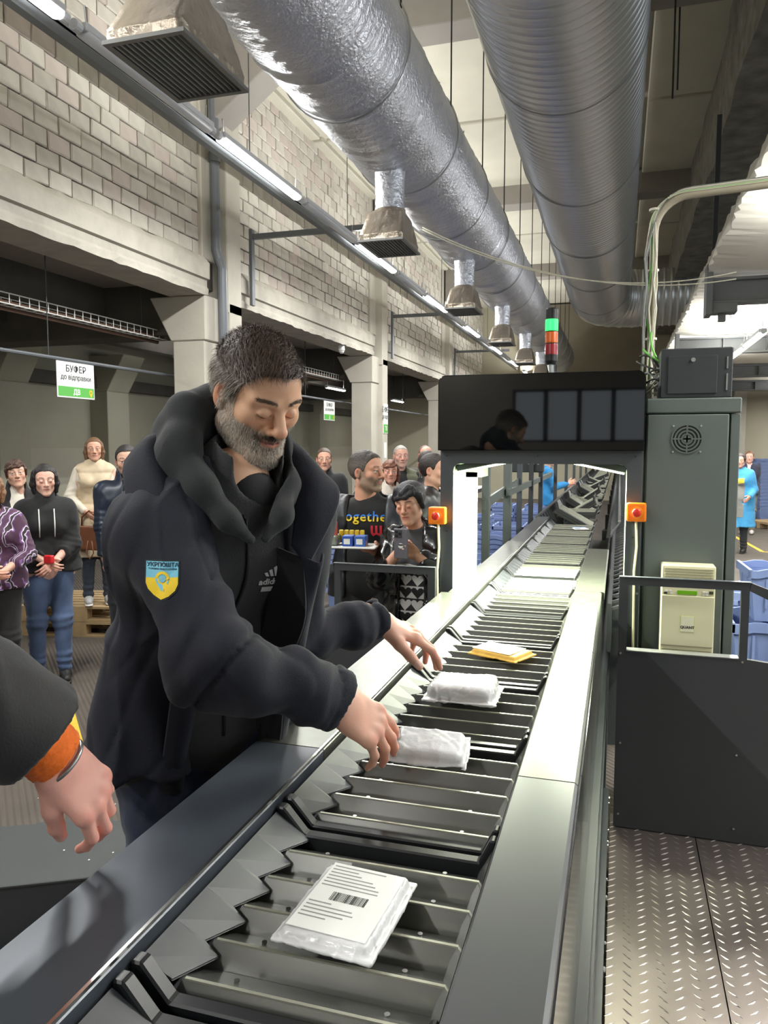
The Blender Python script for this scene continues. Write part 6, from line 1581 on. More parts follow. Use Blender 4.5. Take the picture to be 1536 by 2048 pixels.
# woman in beige quilted coat
p = (-4.72, 6.13); J = skeleton(p, look(p, (0.2, 0)), 1.58, fem=True, hands={'r': (0.10, 0.18, 0.98), 'l': (-0.10, 0.20, 1.02)}, poles={'r': (1, -0.4, -0.4), 'l': (-1, -0.4, -0.4)}, z0=0.295, build=1.15)
r_ = person('woman in long cream quilted waistcoat over a cream jumper standing on a pallet', J, top=(206, 186, 154), vest=(224, 214, 196), pants=((48, 56, 70), 'jeans'), hem=0.52, thick=0.020, quilt=(0.14, 0.016), headkw=dict(hair='bob', hcol=(116, 84, 58), hvol=0.9, skin=(216, 166, 140)), shoes=(170, 170, 168), shoe_white=True, collar='roll', inner=(226, 218, 204), flare=0.03, rough=0.5, group='onlookers along the columns')
bg = empty('handbag', tuple(J['Wr'] + np.array([0.05, -0.02, -0.20])), 'brown leather handbag hanging from the arm of the woman in the cream waistcoat', 'bag')
mb = MB(); mb.hexa([(-0.14, -0.05, -0.14), (0.14, -0.05, -0.14), (0.14, 0.05, -0.14), (-0.14, 0.05, -0.14), (-0.11, -0.03, 0.08), (0.11, -0.03, 0.08), (0.11, 0.03, 0.08), (-0.11, 0.03, 0.08)]); M['leather_brown'] = mat('leather_brown', (112, 66, 42), 0.45, noise=0.15)
mb.obj('bag_body', M['leather_brown'], bg, bevel=0.02, seg=3); m2 = MB(); m2.smooth = True; m2.tube([(-0.09, 0, 0.06), (-0.08, 0, 0.16), (0, 0, 0.22), (0.08, 0, 0.16), (0.09, 0, 0.06)], 0.008, 8); m2.obj('strap', M['leather_brown'], bg)
m2 = MB(); m2.smooth = True; m2.tube([(0.02, -0.055, -0.05), (0.0, -0.06, -0.16), (0.04, -0.06, -0.22), (0.08, -0.06, -0.16), (0.06, -0.055, -0.05)], 0.006, 8); m2.obj('hanging_loop', M['leather_brown'], bg)
# man in navy leather jacket
p = (-3.90, 5.47); J = skeleton(p, look(p, (0.8, 0)), 1.80, hands={'r': (0.20, 0.12, 0.86), 'l': (-0.22, 0.06, 0.84)}, head=(-0.1, -0.05, 0.06))
r_ = person('smiling dark-haired man in a navy leather jacket', J, top=(38, 46, 62), rough=0.35, sheen=0, pants=((30, 32, 38), 'black'), inner=(20, 20, 22), open_front=1, opening_w=0.03, hem=0.88, collar='high', headkw=dict(hair='short', hcol=(26, 22, 22), skin=(222, 176, 152), smile=0.9, stubble=(120, 96, 84)), group='onlookers along the columns')
# sliver with glasses
p = (-4.05, 9.30); J = skeleton(p, look(p, (0.8, 0)), 1.80)
person('man with glasses half hidden behind the bearded man\'s collar', J, top=(30, 32, 36), headkw=dict(hair='short', hcol=(70, 44, 30), skin=(220, 160, 136)), hv=.008, hands=False, hh=0.006, top_h=0.014, group='onlookers along the columns'); glasses(J)
# man in plain black jacket
p = (-3.15, 8.02); J = skeleton(p, look(p, (0.3, 0)), 1.77)
person('short-haired man in plain black zip jacket standing before the second column', J, top=(24, 25, 27), collar='high', inner=(196, 190, 184), open_front=1, opening_w=0.012, headkw=dict(hair='short', hcol=(74, 56, 44), skin=(218, 168, 144), smile=0.4, hvol=0.7), hh=0.0055, top_h=0.014, hem=0.84, group='onlookers along the columns')
# man in quilted jacket with printed T-shirt, holding a tray
p = (-1.47, 4.47); J = skeleton(p, math.radians(-172), 1.77, hands={'r': (0.30, 0.34, 1.19), 'l': (-0.10, 0.36, 1.19)}, poles={'r': (0.5, -1, -0.8), 'l': (-0.6, -1, -0.8)}, head=(1.15, 0.02, 0.05), build=1.1)
r_ = person('bearded man in black quilted jacket and printed black T-shirt, looking sideways', J, top=(40, 43, 48), rough=0.42, sheen=0, pants=((28, 28, 30), 'black'), inner=(20, 20, 21), open_front=1, opening_w=0.115, hem=0.86, collar='high', thick=0.026, hh=0.004, top_h=0.009,
       headkw=dict(hair='short', hcol=(52, 44, 38), hcol2=(104, 98, 90), skin=(214, 160, 134), beard=((146, 134, 118), (120, 104, 88)), hvol=0.9, smile=0.3, nose=1.1),
       handkw={'r': dict(palm=(0, 0, 1), curl=((0.2, 0.5, 0.5),) * 4), 'l': dict(palm=(0, 0, 1), curl=((0.2, 0.5, 0.5),) * 4)}, group='people beside the scanner')
qm = J['top'][2].data.materials[0]
fr = J['ub'](-0.005, 0.0, 1.335); Rf = np.stack([-J['Rb'][:, 0], J['Rb'][:, 2], J['Rb'][:, 1]], 1)
M['ua_blue'] = mat('print_blue', (44, 120, 214), 0.6); M['ua_yellow'] = mat('print_yellow', (240, 206, 40), 0.6); M['print_red'] = mat('print_red', (222, 52, 72), 0.6)
def split_print(txt, size, fo, Rf, target, root, base, m1, m2, zc, **kw):
    me = text_mesh(txt, size, **kw); o = project(me, fo, Rf, target, 'lettering', m1, root, base, off=0.003, depth=0.3)
    me.materials.append(m2); up = Rf[:, 1]; c0 = np.array(fo) - np.array(base)
    for pl_ in me.polygons:
        c_ = np.array(pl_.center) - c0
        if c_ @ up < zc: pl_.material_index = 1
    return o
sh = J['shirt']
split_print('ogethe', 0.085, fr + J['Rb'] @ np.array([0.0, 0, 0.02]), Rf, sh, r_, J['base'], M['ua_blue'], M['ua_yellow'], 0.0, bold=0.0012, depth=0.001, space=1.08)
U1 = [(-0.034, 0.034), (-0.034, -0.012), (-0.022, -0.032), (0.0, -0.020), (0.022, -0.032), (0.034, -0.012), (0.034, 0.034), (0.020, 0.034), (0.020, -0.008), (0.012, -0.014), (0.007, -0.006), (0.007, 0.034), (-0.007, 0.034), (-0.007, -0.006), (-0.012, -0.014), (-0.020, -0.008), (-0.020, 0.034)]
project(grid_shape(U1, 0.02), J['ub'](-0.070, 0, 1.270), Rf, sh, 'red_emblem', M['print_red'], r_, J['base'], off=0.003, depth=0.3)
# the small tray he carries
ct = empty('carried_board', tuple((J['Wr'] + J['Wl']) / 2 + np.array([-0.0, -0.12, 0.035])), 'small white board with blue and red boxes carried by the man in printed T-shirt', 'board', rz=0.12)
bx((-0.24, -0.10, 0), (0.26, 0.10, 0.008)).obj('board_base', M['white'], ct, bevel=0.002)
bx((-0.17, -0.06, 0.012), (0.04, 0.05, 0.065)).obj('model_body', mat('model_grey', (140, 146, 130), 0.4, metal=0.4), ct, bevel=0.006)
bx((-0.235, -0.05, 0.008), (-0.185, 0.03, 0.065)).obj('red_block', mat('model_red', (206, 66, 60), 0.5), ct, bevel=0.004)
bx((0.015, -0.03, 0.02), (0.035, -0.01, 0.14)).obj('red_lever', mat('model_red2', (176, 70, 60), 0.5), ct)
bx((0.07, -0.06, 0.008), (0.13, 0.02, 0.065)).obj('blue_box', mat('model_blue', (42, 84, 170), 0.4), ct, bevel=0.003); bx((0.14, -0.06, 0.008), (0.20, 0.02, 0.065)).obj('blue_box', mat('model_blue2', (60, 100, 180), 0.4), ct, bevel=0.003)
MB().box((0.08, -0.062, 0.02), (0.115, -0.06, 0.05)).box((0.15, -0.062, 0.02), (0.185, -0.06, 0.05)).obj('white_window', M['white'], ct)
for k in range(5): bx((0.03 + k * 0.03, 0.04, 0.03), (0.05 + k * 0.03, 0.07, 0.085)).obj('yellow_part', M['signyellow'], ct)
# woman photographing with a phone
p = (-1.07, 4.16); J = skeleton(p, math.radians(172), 1.60, fem=True, lean=0.10, hands={'r': (0.005, 0.28, 1.355), 'l': (-0.095, 0.28, 1.34)}, poles={'r': (0.9, -0.3, -1), 'l': (-0.9, -0.3, -1)}, head=(0.0, -0.12, 0.12))
J['head'] = J['head'] + np.array([-0.02, 0, -0.005])
r_ = person('dark-haired woman in glossy black jacket photographing with a glittery phone', J, top=(18, 19, 22), rough=0.16, sheen=0, coat=0.6, pants=((24, 24, 26), 'black'), inner=(70, 70, 72), open_front=1, opening_w=0.075, hem=0.84, fold=0.010, hh=0.004, top_h=0.009, thick=0.03,
       headkw=dict(hair='volume', hcol=(28, 26, 32), skin=(222, 168, 142), eyes='down', fringe=True, hvol=0.9, lips=(190, 90, 90)),
       handkw={'r': dict(palm=(-0.5, -0.75, 0.0), curl=((0.7, 0.9, 0.5), (0.75, 0.9, 0.5), (0.8, 0.9, 0.5), (0.8, 0.9, 0.5)), bend=0.2), 'l': dict(palm=(0.5, -0.75, 0.0), curl=((0.7, 0.9, 0.5), (0.75, 0.9, 0.5), (0.8, 0.9, 0.5), (0.8, 0.9, 0.5)), bend=0.2)}, group='people beside the scanner')
Rf = np.stack([-J['Rb'][:, 0], J['Rb'][:, 2], J['Rb'][:, 1]], 1); V_, Q_, so = J['shirt']
M['print_white'] = mat('print_white', (206, 204, 200), 0.7); M['print_black'] = mat('print_black', (26, 26, 28), 0.7)
heart = [(0.0, -0.034), (0.034, 0.002), (0.036, 0.018), (0.024, 0.027), (0.010, 0.025), (0.0, 0.014), (-0.010, 0.025), (-0.024, 0.027), (-0.036, 0.018), (-0.034, 0.002)]
for k in range(6):
    z = 1.24 - k * 0.075
    a = grid_shape([(-0.072, -0.034), (0.072, -0.034), (0.072, 0.034), (-0.072, 0.034)], 0.02)
    project(a, J['ub'](0, 0, z), Rf, J['shirt'], 'pattern_tile', M['print_white'] if k % 2 == 0 else M['print_black'], r_, J['base'], off=0.002, depth=0.3)
    for cx in (-0.036, 0.036): project(grid_shape([(x + cx, y) for x, y in heart], 0.02), J['ub'](0, 0, z), Rf, J['shirt'], 'heart_print', M['print_black'] if k % 2 == 0 else M['print_white'], r_, J['base'], off=0.0045, depth=0.3)
hc = (J['Wr'] + J['Wl']) / 2
Tph = J['ub'](-0.055, 0.34, 1.450)
ph = empty('phone', tuple(Tph), 'glitter-cased smartphone held upright by the woman taking a photo', 'phone', rz=math.radians(174)); 
PB = MB(); PB.box((-0.038, -0.004, -0.078), (0.038, 0.005, 0.078)); 
ph.rotation_euler = (0.0, 0.0, math.radians(176))
PB.obj('phone_case', mat('glitter_case', (150, 148, 158), 0.3, metal=0.6, noise=0.4, nscale=200), ph, bevel=0.006, seg=3)
bx((-0.006, 0.005, 0.030), (0.034, 0.0075, 0.072)).obj('camera_plate', mat('camera_plate', (90, 88, 96), 0.3, metal=0.5), ph, bevel=0.006)
for cx, cz in ((0.024, 0.062), (0.024, 0.042), (0.006, 0.052)): MB().lathe([(0.0078, 0.0075), (0.0078, 0.010), (0.006, 0.0105)], 16, (cx, 0, cz), 1).obj('camera_lens', M['black'], ph)
MB().lathe([(0.014, 0.005), (0.013, 0.0065)], 20, (0.0, 0, -0.012), 1).obj('round_badge', M['white'], ph); bx((-0.012, 0.0066, -0.010), (0.012, 0.0075, -0.003)).obj('badge_stripe', M['black'], ph)
# people behind them
p = (-2.16, 7.27); J = skeleton(p, look(p, (0.6, 0)), 1.66, fem=True)
person('auburn-haired woman in cream coat just right of the quilted-jacket man\'s face', J, top=(206, 196, 184), collar='roll', headkw=dict(hair='bob', hcol=(110, 66, 48), skin=(216, 160, 140), fringe=True), hands=False, hh=0.0055, top_h=0.014, group='people behind the two beside the scanner')
p = (-2.42, 8.57); J = skeleton(p, look(p, (1.5, 1.0)), 1.80, build=1.1)
person('grey-haired man in olive padded waistcoat over black jumper', J, top=(92, 94, 74), vest=(24, 24, 26), quilt=(0.07, 0.014), inner=(24, 24, 26), open_front=1, opening_w=0.06, headkw=dict(hair='short', hcol=(150, 146, 140), hvol=0.5, skin=(216, 164, 144), stubble=(150, 140, 130)), hands=False, hh=0.0055, top_h=0.014, group='people behind the two beside the scanner')
p = (-1.74, 7.08); J = skeleton(p, look(p, (0.2, 0)), 1.74, head=(0.2, -0.45, 0), hands={'r': (0.05, 0.25, 1.05), 'l': (-0.05, 0.25, 1.05)})
person('man with glasses in black leather jacket looking down, beside the scanner post', J, top=(34, 33, 34), rough=0.4, sheen=0, headkw=dict(hair='short', hcol=(44, 34, 28), skin=(206, 156, 134), eyes='down', stubble=(100, 80, 66)), hh=0.0055, top_h=0.014, collar='high', group='people behind the two beside the scanner'); glasses(J)
p = (-2.35, 9.45); J = skeleton(p, look(p, (3, 1)), 1.80)
person('balding man whose head shows above the man looking down', J, top=(60, 54, 50), headkw=dict(hair='short', hcol=(120, 96, 84), hvol=0.3, hairline=0.02, skin=(214, 160, 140)), hands=False, hh=0.006, top_h=0.016, group='people behind the two beside the scanner')
p = (-2.10, 10.0); J = skeleton(p, look(p, (1.5, 1)), 1.77)
person('grey-haired man rearmost next to the scanner post', J, top=(70, 70, 74), headkw=dict(hair='short', hcol=(120, 116, 110), skin=(214, 160, 140)), hands=False, hh=0.006, top_h=0.016, group='people behind the two beside the scanner')
# person seen through the arch
p = (-1.34, 5.6); J = skeleton(p, math.radians(-100), 1.74, hands={'r': (0.12, 0.22, 0.98), 'l': (-0.2, 0.1, 0.86)})
person('person in black leather jacket seen through the left of the scanner arch', J, top=(30, 30, 32), rough=0.35, sheen=0, headkw=dict(hair='short', hcol=(40, 32, 28)), hh=0.006, top_h=0.014, group='people behind the two beside the scanner')
p = (-1.18, 13.5); J = skeleton(p, math.radians(-80), 1.68, hands={'r': (0.14, 0.35, 1.2), 'l': (-0.1, 0.35, 1.15)})
person('worker in bright blue jacket far beyond the scanner arch', J, top=(40, 130, 190), headkw=dict(hair='short', hcol=(60, 46, 40)), hh=0.006, top_h=0.016, group='workers in blue')
# right side
p = (1.93, 14.0); J = skeleton(p, math.radians(160), 1.66, fem=True, hands={'r': (0.15, 0.25, 1.1), 'l': (-0.2, 0.2, 1.0)}, build=1.15)
r_ = person('worker in blue smock with grey and yellow panel beside the cabinet edge', J, top=(66, 150, 200), pants=((30, 30, 34), 'black'), hem=0.46, thick=0.03, headkw=dict(hair='pixie', hcol=(40, 30, 28)), hh=0.006, top_h=0.014, flare=0.03, group='workers in blue')
Rf = np.stack([-J['Rb'][:, 0], J['Rb'][:, 2], J['Rb'][:, 1]], 1)
project(grid_shape([(-0.13, -0.55), (0.10, -0.55), (0.10, 0.02), (-0.13, -0.02)], 0.03), J['ub'](0, 0, 1.22), Rf, J['top'], 'grey_panel', mat('panel_grey', (130, 128, 122), 0.8), r_, J['base'], off=0.004, depth=0.4)
project(grid_shape([(-0.13, -0.02), (0.10, 0.02), (0.10, 0.10), (-0.13, 0.08)], 0.03), J['ub'](0, 0, 1.22), Rf, J['top'], 'yellow_panel', mat('panel_yellow', (232, 220, 70), 0.8), r_, J['base'], off=0.004, depth=0.4)
p = (2.50, 17.0); J = skeleton(p, look(p, (0, 2)), 1.68, fem=True, hands={'r': (0.05, 0.2, 1.05), 'l': (-0.05, 0.2, 1.0)})
person('woman in navy cardigan and checked trousers in front of the far right crates', J, top=(34, 36, 56), pants=((120, 112, 92), 'check'), inner=(226, 200, 200), open_front=1, opening_w=0.03, hem=0.84, headkw=dict(hair='pony', hcol=(120, 84, 60), skin=(226, 176, 156)), hh=0.006, top_h=0.014, shoes=(190, 186, 180), group='people at far right')

# ---------------------------------------------------------------- the bearded man loading parcels
YM = math.radians(-126); SM = 1.03
J = skeleton((-0.935, 1.565), YM, 1.75 * SM, lean=0.36, z0=0.252, build=1.06, head=(math.radians(4), -0.52, 0.03))
J['head'] = np.array([-0.733, 1.486, 1.903]); J['neck'] = np.array([-0.775, 1.487, 1.728])
J['sw'] = 0.165
J['Sr'] = np.array([-0.860, 1.305, 1.618]); J['Wr'] = np.array([-0.512, 1.380, 1.302])
J['Er'], _ = ik(J['Sr'], J['Wr'], 0.300, 0.268, np.array([-0.05, -1, -0.20]))
J['Sl'] = np.array([-0.715, 1.650, 1.640]); J['Wl'] = np.array([-0.585, 1.865, 1.352])
J['El'], _ = ik(J['Sl'], J['Wl'], 0.300, 0.255, np.array([-0.25, -0.2, -1.0]))
man = empty('person', tuple(J['base']), 'bearded man in open navy hooded coat with a shield patch on its sleeve, loading parcels', 'person')
J['root'] = man; ub = J['ub']; Rb = J['Rb']; s = SM; B = J['base']
SK = (221, 173, 140)
hd, hr, aux = head_parts(J['head'], J['Rh'], 0.985, h=0.0023, hair='short', skin=SK, hcol=(58, 48, 40), hcol2=(128, 122, 112), eyes='closed', smile=0.95, beard_vol=0.006, beard=((168, 156, 138), (88, 74, 62)), brow=(96, 80, 68), nose=1.22, jaw=1.08, hvol=1.05, hairline=-0.002,
                        lips=(186, 112, 98), neck=(0, -0.06, -0.17))
f = F(); torso_prims(f, J, 0, k=0.05)
for nm in 'rl': arm_prims(f, J, nm, 0); leg_prims(f, J, nm, 0)
f.cap(J['neck'] + np.array([0, 0, -0.05]), J['neck'] + (J['head'] - J['neck']) * 0.1, 0.058, 0.054, k=0.03)
V, Q = f.build(0.014)
Rhr = basis(np.array([0.30, 0.62, -0.74]), np.array([0.15, -0.2, 1.0])); 
zr = np.array([0.10, -0.55, 0.75]); dr_ = np.array([0.48, 0.56, -0.64]); dr_ /= np.linalg.norm(dr_); zr -= dr_ * (zr @ dr_); zr /= np.linalg.norm(zr); Rhr = np.stack([np.cross(dr_, zr), dr_, zr], 1)
zl = np.array([-0.10, -0.30, 1.0]); dl_ = np.array([0.70, 0.52, -0.42]); dl_ /= np.linalg.norm(dl_); zl -= dl_ * (zl @ dl_); zl /= np.linalg.norm(zl); Rhl = np.stack([np.cross(dl_, zl), dl_, zl], 1)
hR = hand_part(J['Wr'] + dr_ * 0.006, Rhr, -1, 1.22, h=0.0028, skin=(224, 172, 148), curl=((0.20, 0.20, 0.15), (0.28, 0.25, 0.2), (0.36, 0.35, 0.2), (0.42, 0.45, 0.3)), forearm=0.03, splay=(0.10, 0.03, -0.06, -0.18), thumb=(0.35, 0.6, -0.6, 0.25, 0.2))
hL = hand_part(J['Wl'] + dl_ * 0.004, Rhl, 1, 1.20, h=0.0028, skin=(224, 172, 148), curl=((0.20, 0.35, 0.2), (0.30, 0.40, 0.25), (0.38, 0.45, 0.3), (0.45, 0.5, 0.3)), forearm=0.03, splay=(0.12, 0.02, -0.08, -0.20), thumb=(0.75, 0.25, -0.40, 0.05, 0.0))
V, Q, Cc = join([hd, (V, Q, np.tile(lc(SK), (len(V), 1)).astype(np.float32)), hR, hL])
link('body', mesh_np('body', V, Q, Cc, M['skin'], o=B), None, man)
hair_o = link('hair', mesh_np('hair', hr[0], hr[1], hr[2], M['hair'], o=B), None, man)
# real hair and beard strands grown from the surface
def strands(name, P, N, D, L_, w, cols, parent, base):
    n = len(P); side = np.cross(D, N); side /= np.linalg.norm(side, axis=1, keepdims=True) + 1e-9
    V = []; k = 4; C_ = []
    for i in range(k):
        t_ = i / (k - 1); c = P + N * (L_ * 0.35 * math.sin(t_ * 2.2))[:, None] + D * (L_ * t_)[:, None]; ww = w * (1 - 0.85 * t_)
        V += [c - side * ww, c + side * ww]; C_ += [cols, cols]
    V = np.stack(V, 1).reshape(-1, 3); C_ = np.stack(C_, 1).reshape(-1, 3); b = np.arange(n)[:, None] * 2 * k
    Q = np.concatenate([np.concatenate([b + 2 * i, b + 2 * i + 1, b + 2 * i + 3, b + 2 * i + 2], 1) for i in range(k - 1)])
    return link(name, mesh_np(name, V.astype(np.float32), Q, C_.astype(np.float32), M['strand'], o=base), None, parent)
M['strand'] = mat('strand', (60, 50, 40), 0.45, attr=True)
def surf(V, Q, n, w, seed):
    r = np.random.RandomState(seed); a, b, c = V[Q[:, 0]], V[Q[:, 1]], V[Q[:, 2]]; d = V[Q[:, 3]]
    nr = np.cross(c - a, d - b); ar = np.linalg.norm(nr, axis=1); nr /= ar[:, None] + 1e-12; pw = ar * w; pw /= pw.sum()
    i = r.choice(len(Q), n, p=pw); u, v = r.rand(n, 1), r.rand(n, 1)
    return (a[i] * (1 - u) + b[i] * u) * (1 - v) + (d[i] * (1 - u) + c[i] * u) * v, nr[i], i, r
Rh = J['Rh']; s_h = 0.985
def tol(V): return ((V - np.array(J['head'])) @ Rh) / s_h
HV, HQ = hr[0], hr[1]; ctr = tol(HV[HQ].mean(1)); 
w_ = (ctr[:, 2] > -0.07).astype(float); P, N, I_, r = surf(HV, HQ, 15000, w_, 1)
flip = np.sign(((P - np.array(J['head'])) * N).sum(1)); N = N * flip[:, None]
pl_ = tol(P); flow = np.stack([0.35 * np.sign(pl_[:, 0]) * (np.abs(pl_[:, 0]) > 0.05) + 0.5 * (np.abs(pl_[:, 0]) <= 0.05), 0.75 * (pl_[:, 2] > 0.06) - 0.35 * (pl_[:, 2] <= 0.06), -0.25 - 0.7 * (pl_[:, 2] <= 0.06)], 1) + r.normal(0, 0.14, (len(P), 3))
D_ = flow @ Rh.T; D_ -= N * (D_ * N).sum(1)[:, None]; D_ /= np.linalg.norm(D_, axis=1, keepdims=True)
gm = np.clip(sstep(0.055, -0.005, pl_[:, 2]) * 0.75 + sstep(0.055, 0.075, np.abs(pl_[:, 0])) * 0.25 * (pl_[:, 2] < 0.08), 0, 0.9) > r.rand(len(P)) * 0.95
hc_ = np.where(gm[:, None], lc((172, 166, 154)), lc((88, 70, 58))) * r.uniform(0.6, 1.35, (len(P), 1))
strands('hair_strands', P - N * 0.001, N, D_, r.uniform(0.012, 0.028, len(P)), 0.00045, hc_, man, B)['kind'] = 'stuff'
z_ = aux['zone']; zq = z_[aux['Q']].mean(1); P, N, I_, r = surf(hd[0], hd[1], 9000, np.clip(zq, 0, 1) ** 1.5 + 1e-9, 2)
cen = np.array(J['head']); N = N * np.sign(((P - cen) * N).sum(1))[:, None]; pl_ = tol(P)
flow = np.stack([pl_[:, 0] * 2.0, 0.25 + 0 * pl_[:, 0], -1.0 + 0 * pl_[:, 0]], 1) + r.normal(0, 0.35, (len(P), 3)); D_ = flow @ Rh.T; D_ -= N * (D_ * N).sum(1)[:, None] * 0.8; D_ /= np.linalg.norm(D_, axis=1, keepdims=True)
dk = (np.exp(-((pl_[:, 2] + 0.0505) / 0.009) ** 2) * (np.abs(pl_[:, 0]) < 0.034) * 0.85 + 0.30 * (np.abs(pl_[:, 0]) < 0.022) * (pl_[:, 2] < -0.07) * (pl_[:, 2] > -0.095) + 0.15) > r.rand(len(P))
bc_ = np.where(dk[:, None], lc((74, 60, 50)), lc((196, 188, 174))) * r.uniform(0.6, 1.25, (len(P), 1))
strands('beard_strands', P - N * 0.0005, N, D_, r.uniform(0.004, 0.010, len(P)), 0.00032, bc_, man, B)['kind'] = 'stuff'
# eyebrows
hp_ = []; 
P, N, I_, r = surf(hd[0], hd[1], 60000, np.ones(len(hd[1])), 5); pl_ = tol(P); ax_ = np.abs(pl_[:, 0]); zc = 0.0285 + 0.004 * np.sin(np.clip((ax_ - 0.012) / 0.044, 0, 1) * 3.0)
m_ = (np.abs(pl_[:, 2] - zc) < 0.0032) & (ax_ > 0.013) & (ax_ < 0.052) & (pl_[:, 1] > 0.05); P, N, pl_ = P[m_], N[m_], pl_[m_]
N = N * np.sign(((P - cen) * N).sum(1))[:, None]; D_ = np.stack([np.sign(pl_[:, 0]), 0 * pl_[:, 0], 0.25 + 0 * pl_[:, 0]], 1) + r.normal(0, 0.25, (len(P), 3)); D_ = D_ @ Rh.T; D_ -= N * (D_ * N).sum(1)[:, None]; D_ /= np.linalg.norm(D_, axis=1, keepdims=True)
strands('eyebrow_strands', P, N, D_, r.uniform(0.005, 0.009, len(P)), 0.00045, lc((92, 76, 64)) * r.uniform(0.7, 1.3, (len(P), 1)), man, B)['kind'] = 'stuff'

# jeans and boots
jm = cloth('jeans', (38, 48, 72), 0.8, noise=0.3, nscale=9); f = F(); f.cap(ub(-0.06, 0, 0.98), ub(0.06, 0, 0.98), 0.135 * s * 1.1, k=0.03, flat=(Rb[:, 1], 1.25))
for nm in 'rl': leg_prims(f, J, nm, 0.022)
for nm in 'rl': cutoff(f, J['ank' + nm] + np.array([0, 0, -0.02]), (0, 0, -1), r=0.10, L_=0.12)
V, Q = f.build(0.010, lambda D, X, Y, Z: D + 0.006 * sn(X, Y, Z, 34, 4) + 0.004 * sn(X, Y, Z, 80, 6)); link('trousers', mesh_np('trousers', V, Q, None, jm, o=B), None, man)
for nm in 'rl':
    A_ = J['ank' + nm]; R0 = J['R0']; q = lambda x, y, z: np.array([A_[0], A_[1], B[2]]) + R0 @ np.array([x * s, y * s, z * s])
    f = F(); f.cap(q(0, -0.035, 0.055), q(0, 0.05, 0.050), 0.045, k=0.02).cap(q(0, 0.05, 0.045), q(0, 0.15, 0.036), 0.045, 0.036, k=0.03).cap(q(0, -0.02, 0.05), q(0, -0.02, 0.11), 0.046, k=0.02)
    f.box(q(0, 0.05, -0.04), (0.15, 0.3, 0.043), R0, op='s'); V, Q = f.build(0.008); link('shoe', mesh_np('shoe', V, Q, None, M['shoe'], o=B), None, man)
# fleece
M['fleece'] = cloth('fleece_charcoal', (50, 50, 52), 0.95, 0.15, bump=0.5, bscale=320); M['hoodcloth'] = cloth('hood_cloth', (40, 43, 44), 0.9, 0.1)
M['coat'] = cloth('coat_navy', (16, 19, 33), 0.85, 0.04, noise=0.08); M['coat_in'] = cloth('coat_lining', (22, 23, 28), 0.9)
f = F(); torso_prims(f, J, 0.018, k=0.05, hem=0.86)
f.cap(J['neck'] + Rb @ np.array([0, 0.0, -0.05]), J['neck'] + Rb @ np.array([0, 0.008, 0.045]), 0.088, 0.080, k=0.03)
f.cap(J['neck'] + Rb @ np.array([0, 0.012, 0.00]), J['neck'] + Rb @ np.array([0, 0.02, 0.16]), 0.066, 0.076, k=0.006, op='s')
f.cap(J['neck'] + Rb @ np.array([0, 0.06, 0.035]), J['neck'] + Rb @ np.array([0, 0.14, 0.10]), 0.055, 0.06, k=0.01, op='s')
V, Q = f.build(0.0065, lambda D, X, Y, Z: D + 0.004 * sn(X, Y, Z * 0.6, 32, 12)); fl_o = link('fleece', mesh_np('fleece', V, Q, None, M['fleece'], o=B), None, man); FT = (V, Q, fl_o)
# T-shirt neck
f = F(); f.cap(J['neck'] + Rb @ np.array([0, 0.020, -0.10]), J['neck'] + Rb @ np.array([0, 0.034, -0.030]), 0.080, 0.068, k=0.01); V, Q = f.build(0.007); link('tshirt', mesh_np('tshirt', V, Q, None, M['coat_in'], o=B), None, man)
# hood lying around the neck
f = F(); hp2 = [(-0.012, 0.150, 1.405), (-0.055, 0.125, 1.440), (-0.092, 0.062, 1.482), (-0.102, -0.030, 1.530), (-0.066, -0.098, 1.572), (0, -0.122, 1.580), (0.066, -0.098, 1.572), (0.104, -0.030, 1.528), (0.094, 0.062, 1.480), (0.058, 0.125, 1.438), (0.020, 0.150, 1.405)]
hr_ = [0.010, 0.019, 0.029, 0.037, 0.043, 0.046, 0.043, 0.037, 0.029, 0.019, 0.010]; f.chain([ub(*q) for q in hp2], hr_, k=0.03)
f.chain([ub(x * 1.04, y * 1.08 - 0.01, z - 0.055) for x, y, z in hp2[2:-2]], [0.036, 0.048, 0.056, 0.060, 0.056, 0.048, 0.036], k=0.03)
f.cap(J['neck'] + Rb @ np.array([0, 0.03, 0.00]), J['neck'] + Rb @ np.array([0, 0.03, 0.20]), 0.075, 0.10, k=0.012, op='s')
V, Q = f.build(0.006, lambda D, X, Y, Z: D + 0.0025 * sn(X, Y, Z, 26, 21) + 0.004 * (1 - np.abs(sn(X, Y, Z, 22, 24))) ** 5); link('hood', mesh_np('hood', V, Q, None, M['hoodcloth'], o=B), None, man)
# coat
f = F(); torso_prims(f, J, 0.034, k=0.06, hem=0.80, flare=0.03)
f.box(ub(0.004, 0.235, 1.12), (0.086 * s, 0.20 * s, 0.42 * s), Rb @ rotm(0, 0, 0.04), rd=0.02, k=0.02, op='s')
f.box((B[0], B[1], 1.095 - 0.2), (0.6, 0.6, 0.2), op='s', k=0.004)
arm_prims(f, J, 'r', 0.020, k=0.045); arm_prims(f, J, 'l', 0.022, k=0.045)
f.ell(J['Sr'], (0.074, 0.074, 0.072), k=0.05).ell(J['Sl'], (0.072, 0.072, 0.070), k=0.05).ell(J['Er'], (0.074, 0.074, 0.074), k=0.05).cap(J['Er'], J['Er'] * 0.45 + J['Wr'] * 0.55, 0.070, 0.062, k=0.04)
for nm in 'rl':
    W_, E_ = J['W' + nm], J['E' + nm]; u = (W_ - E_) / np.linalg.norm(W_ - E_); f.cap(W_ - u * 0.09, W_ + u * 0.004, 0.056, 0.050, k=0.02); cutoff(f, W_ + u * 0.004, u, r=0.09, L_=0.09); f.cap(W_ + u * 0.05, W_ - u * 0.006, 0.035, k=0.003, op='s')
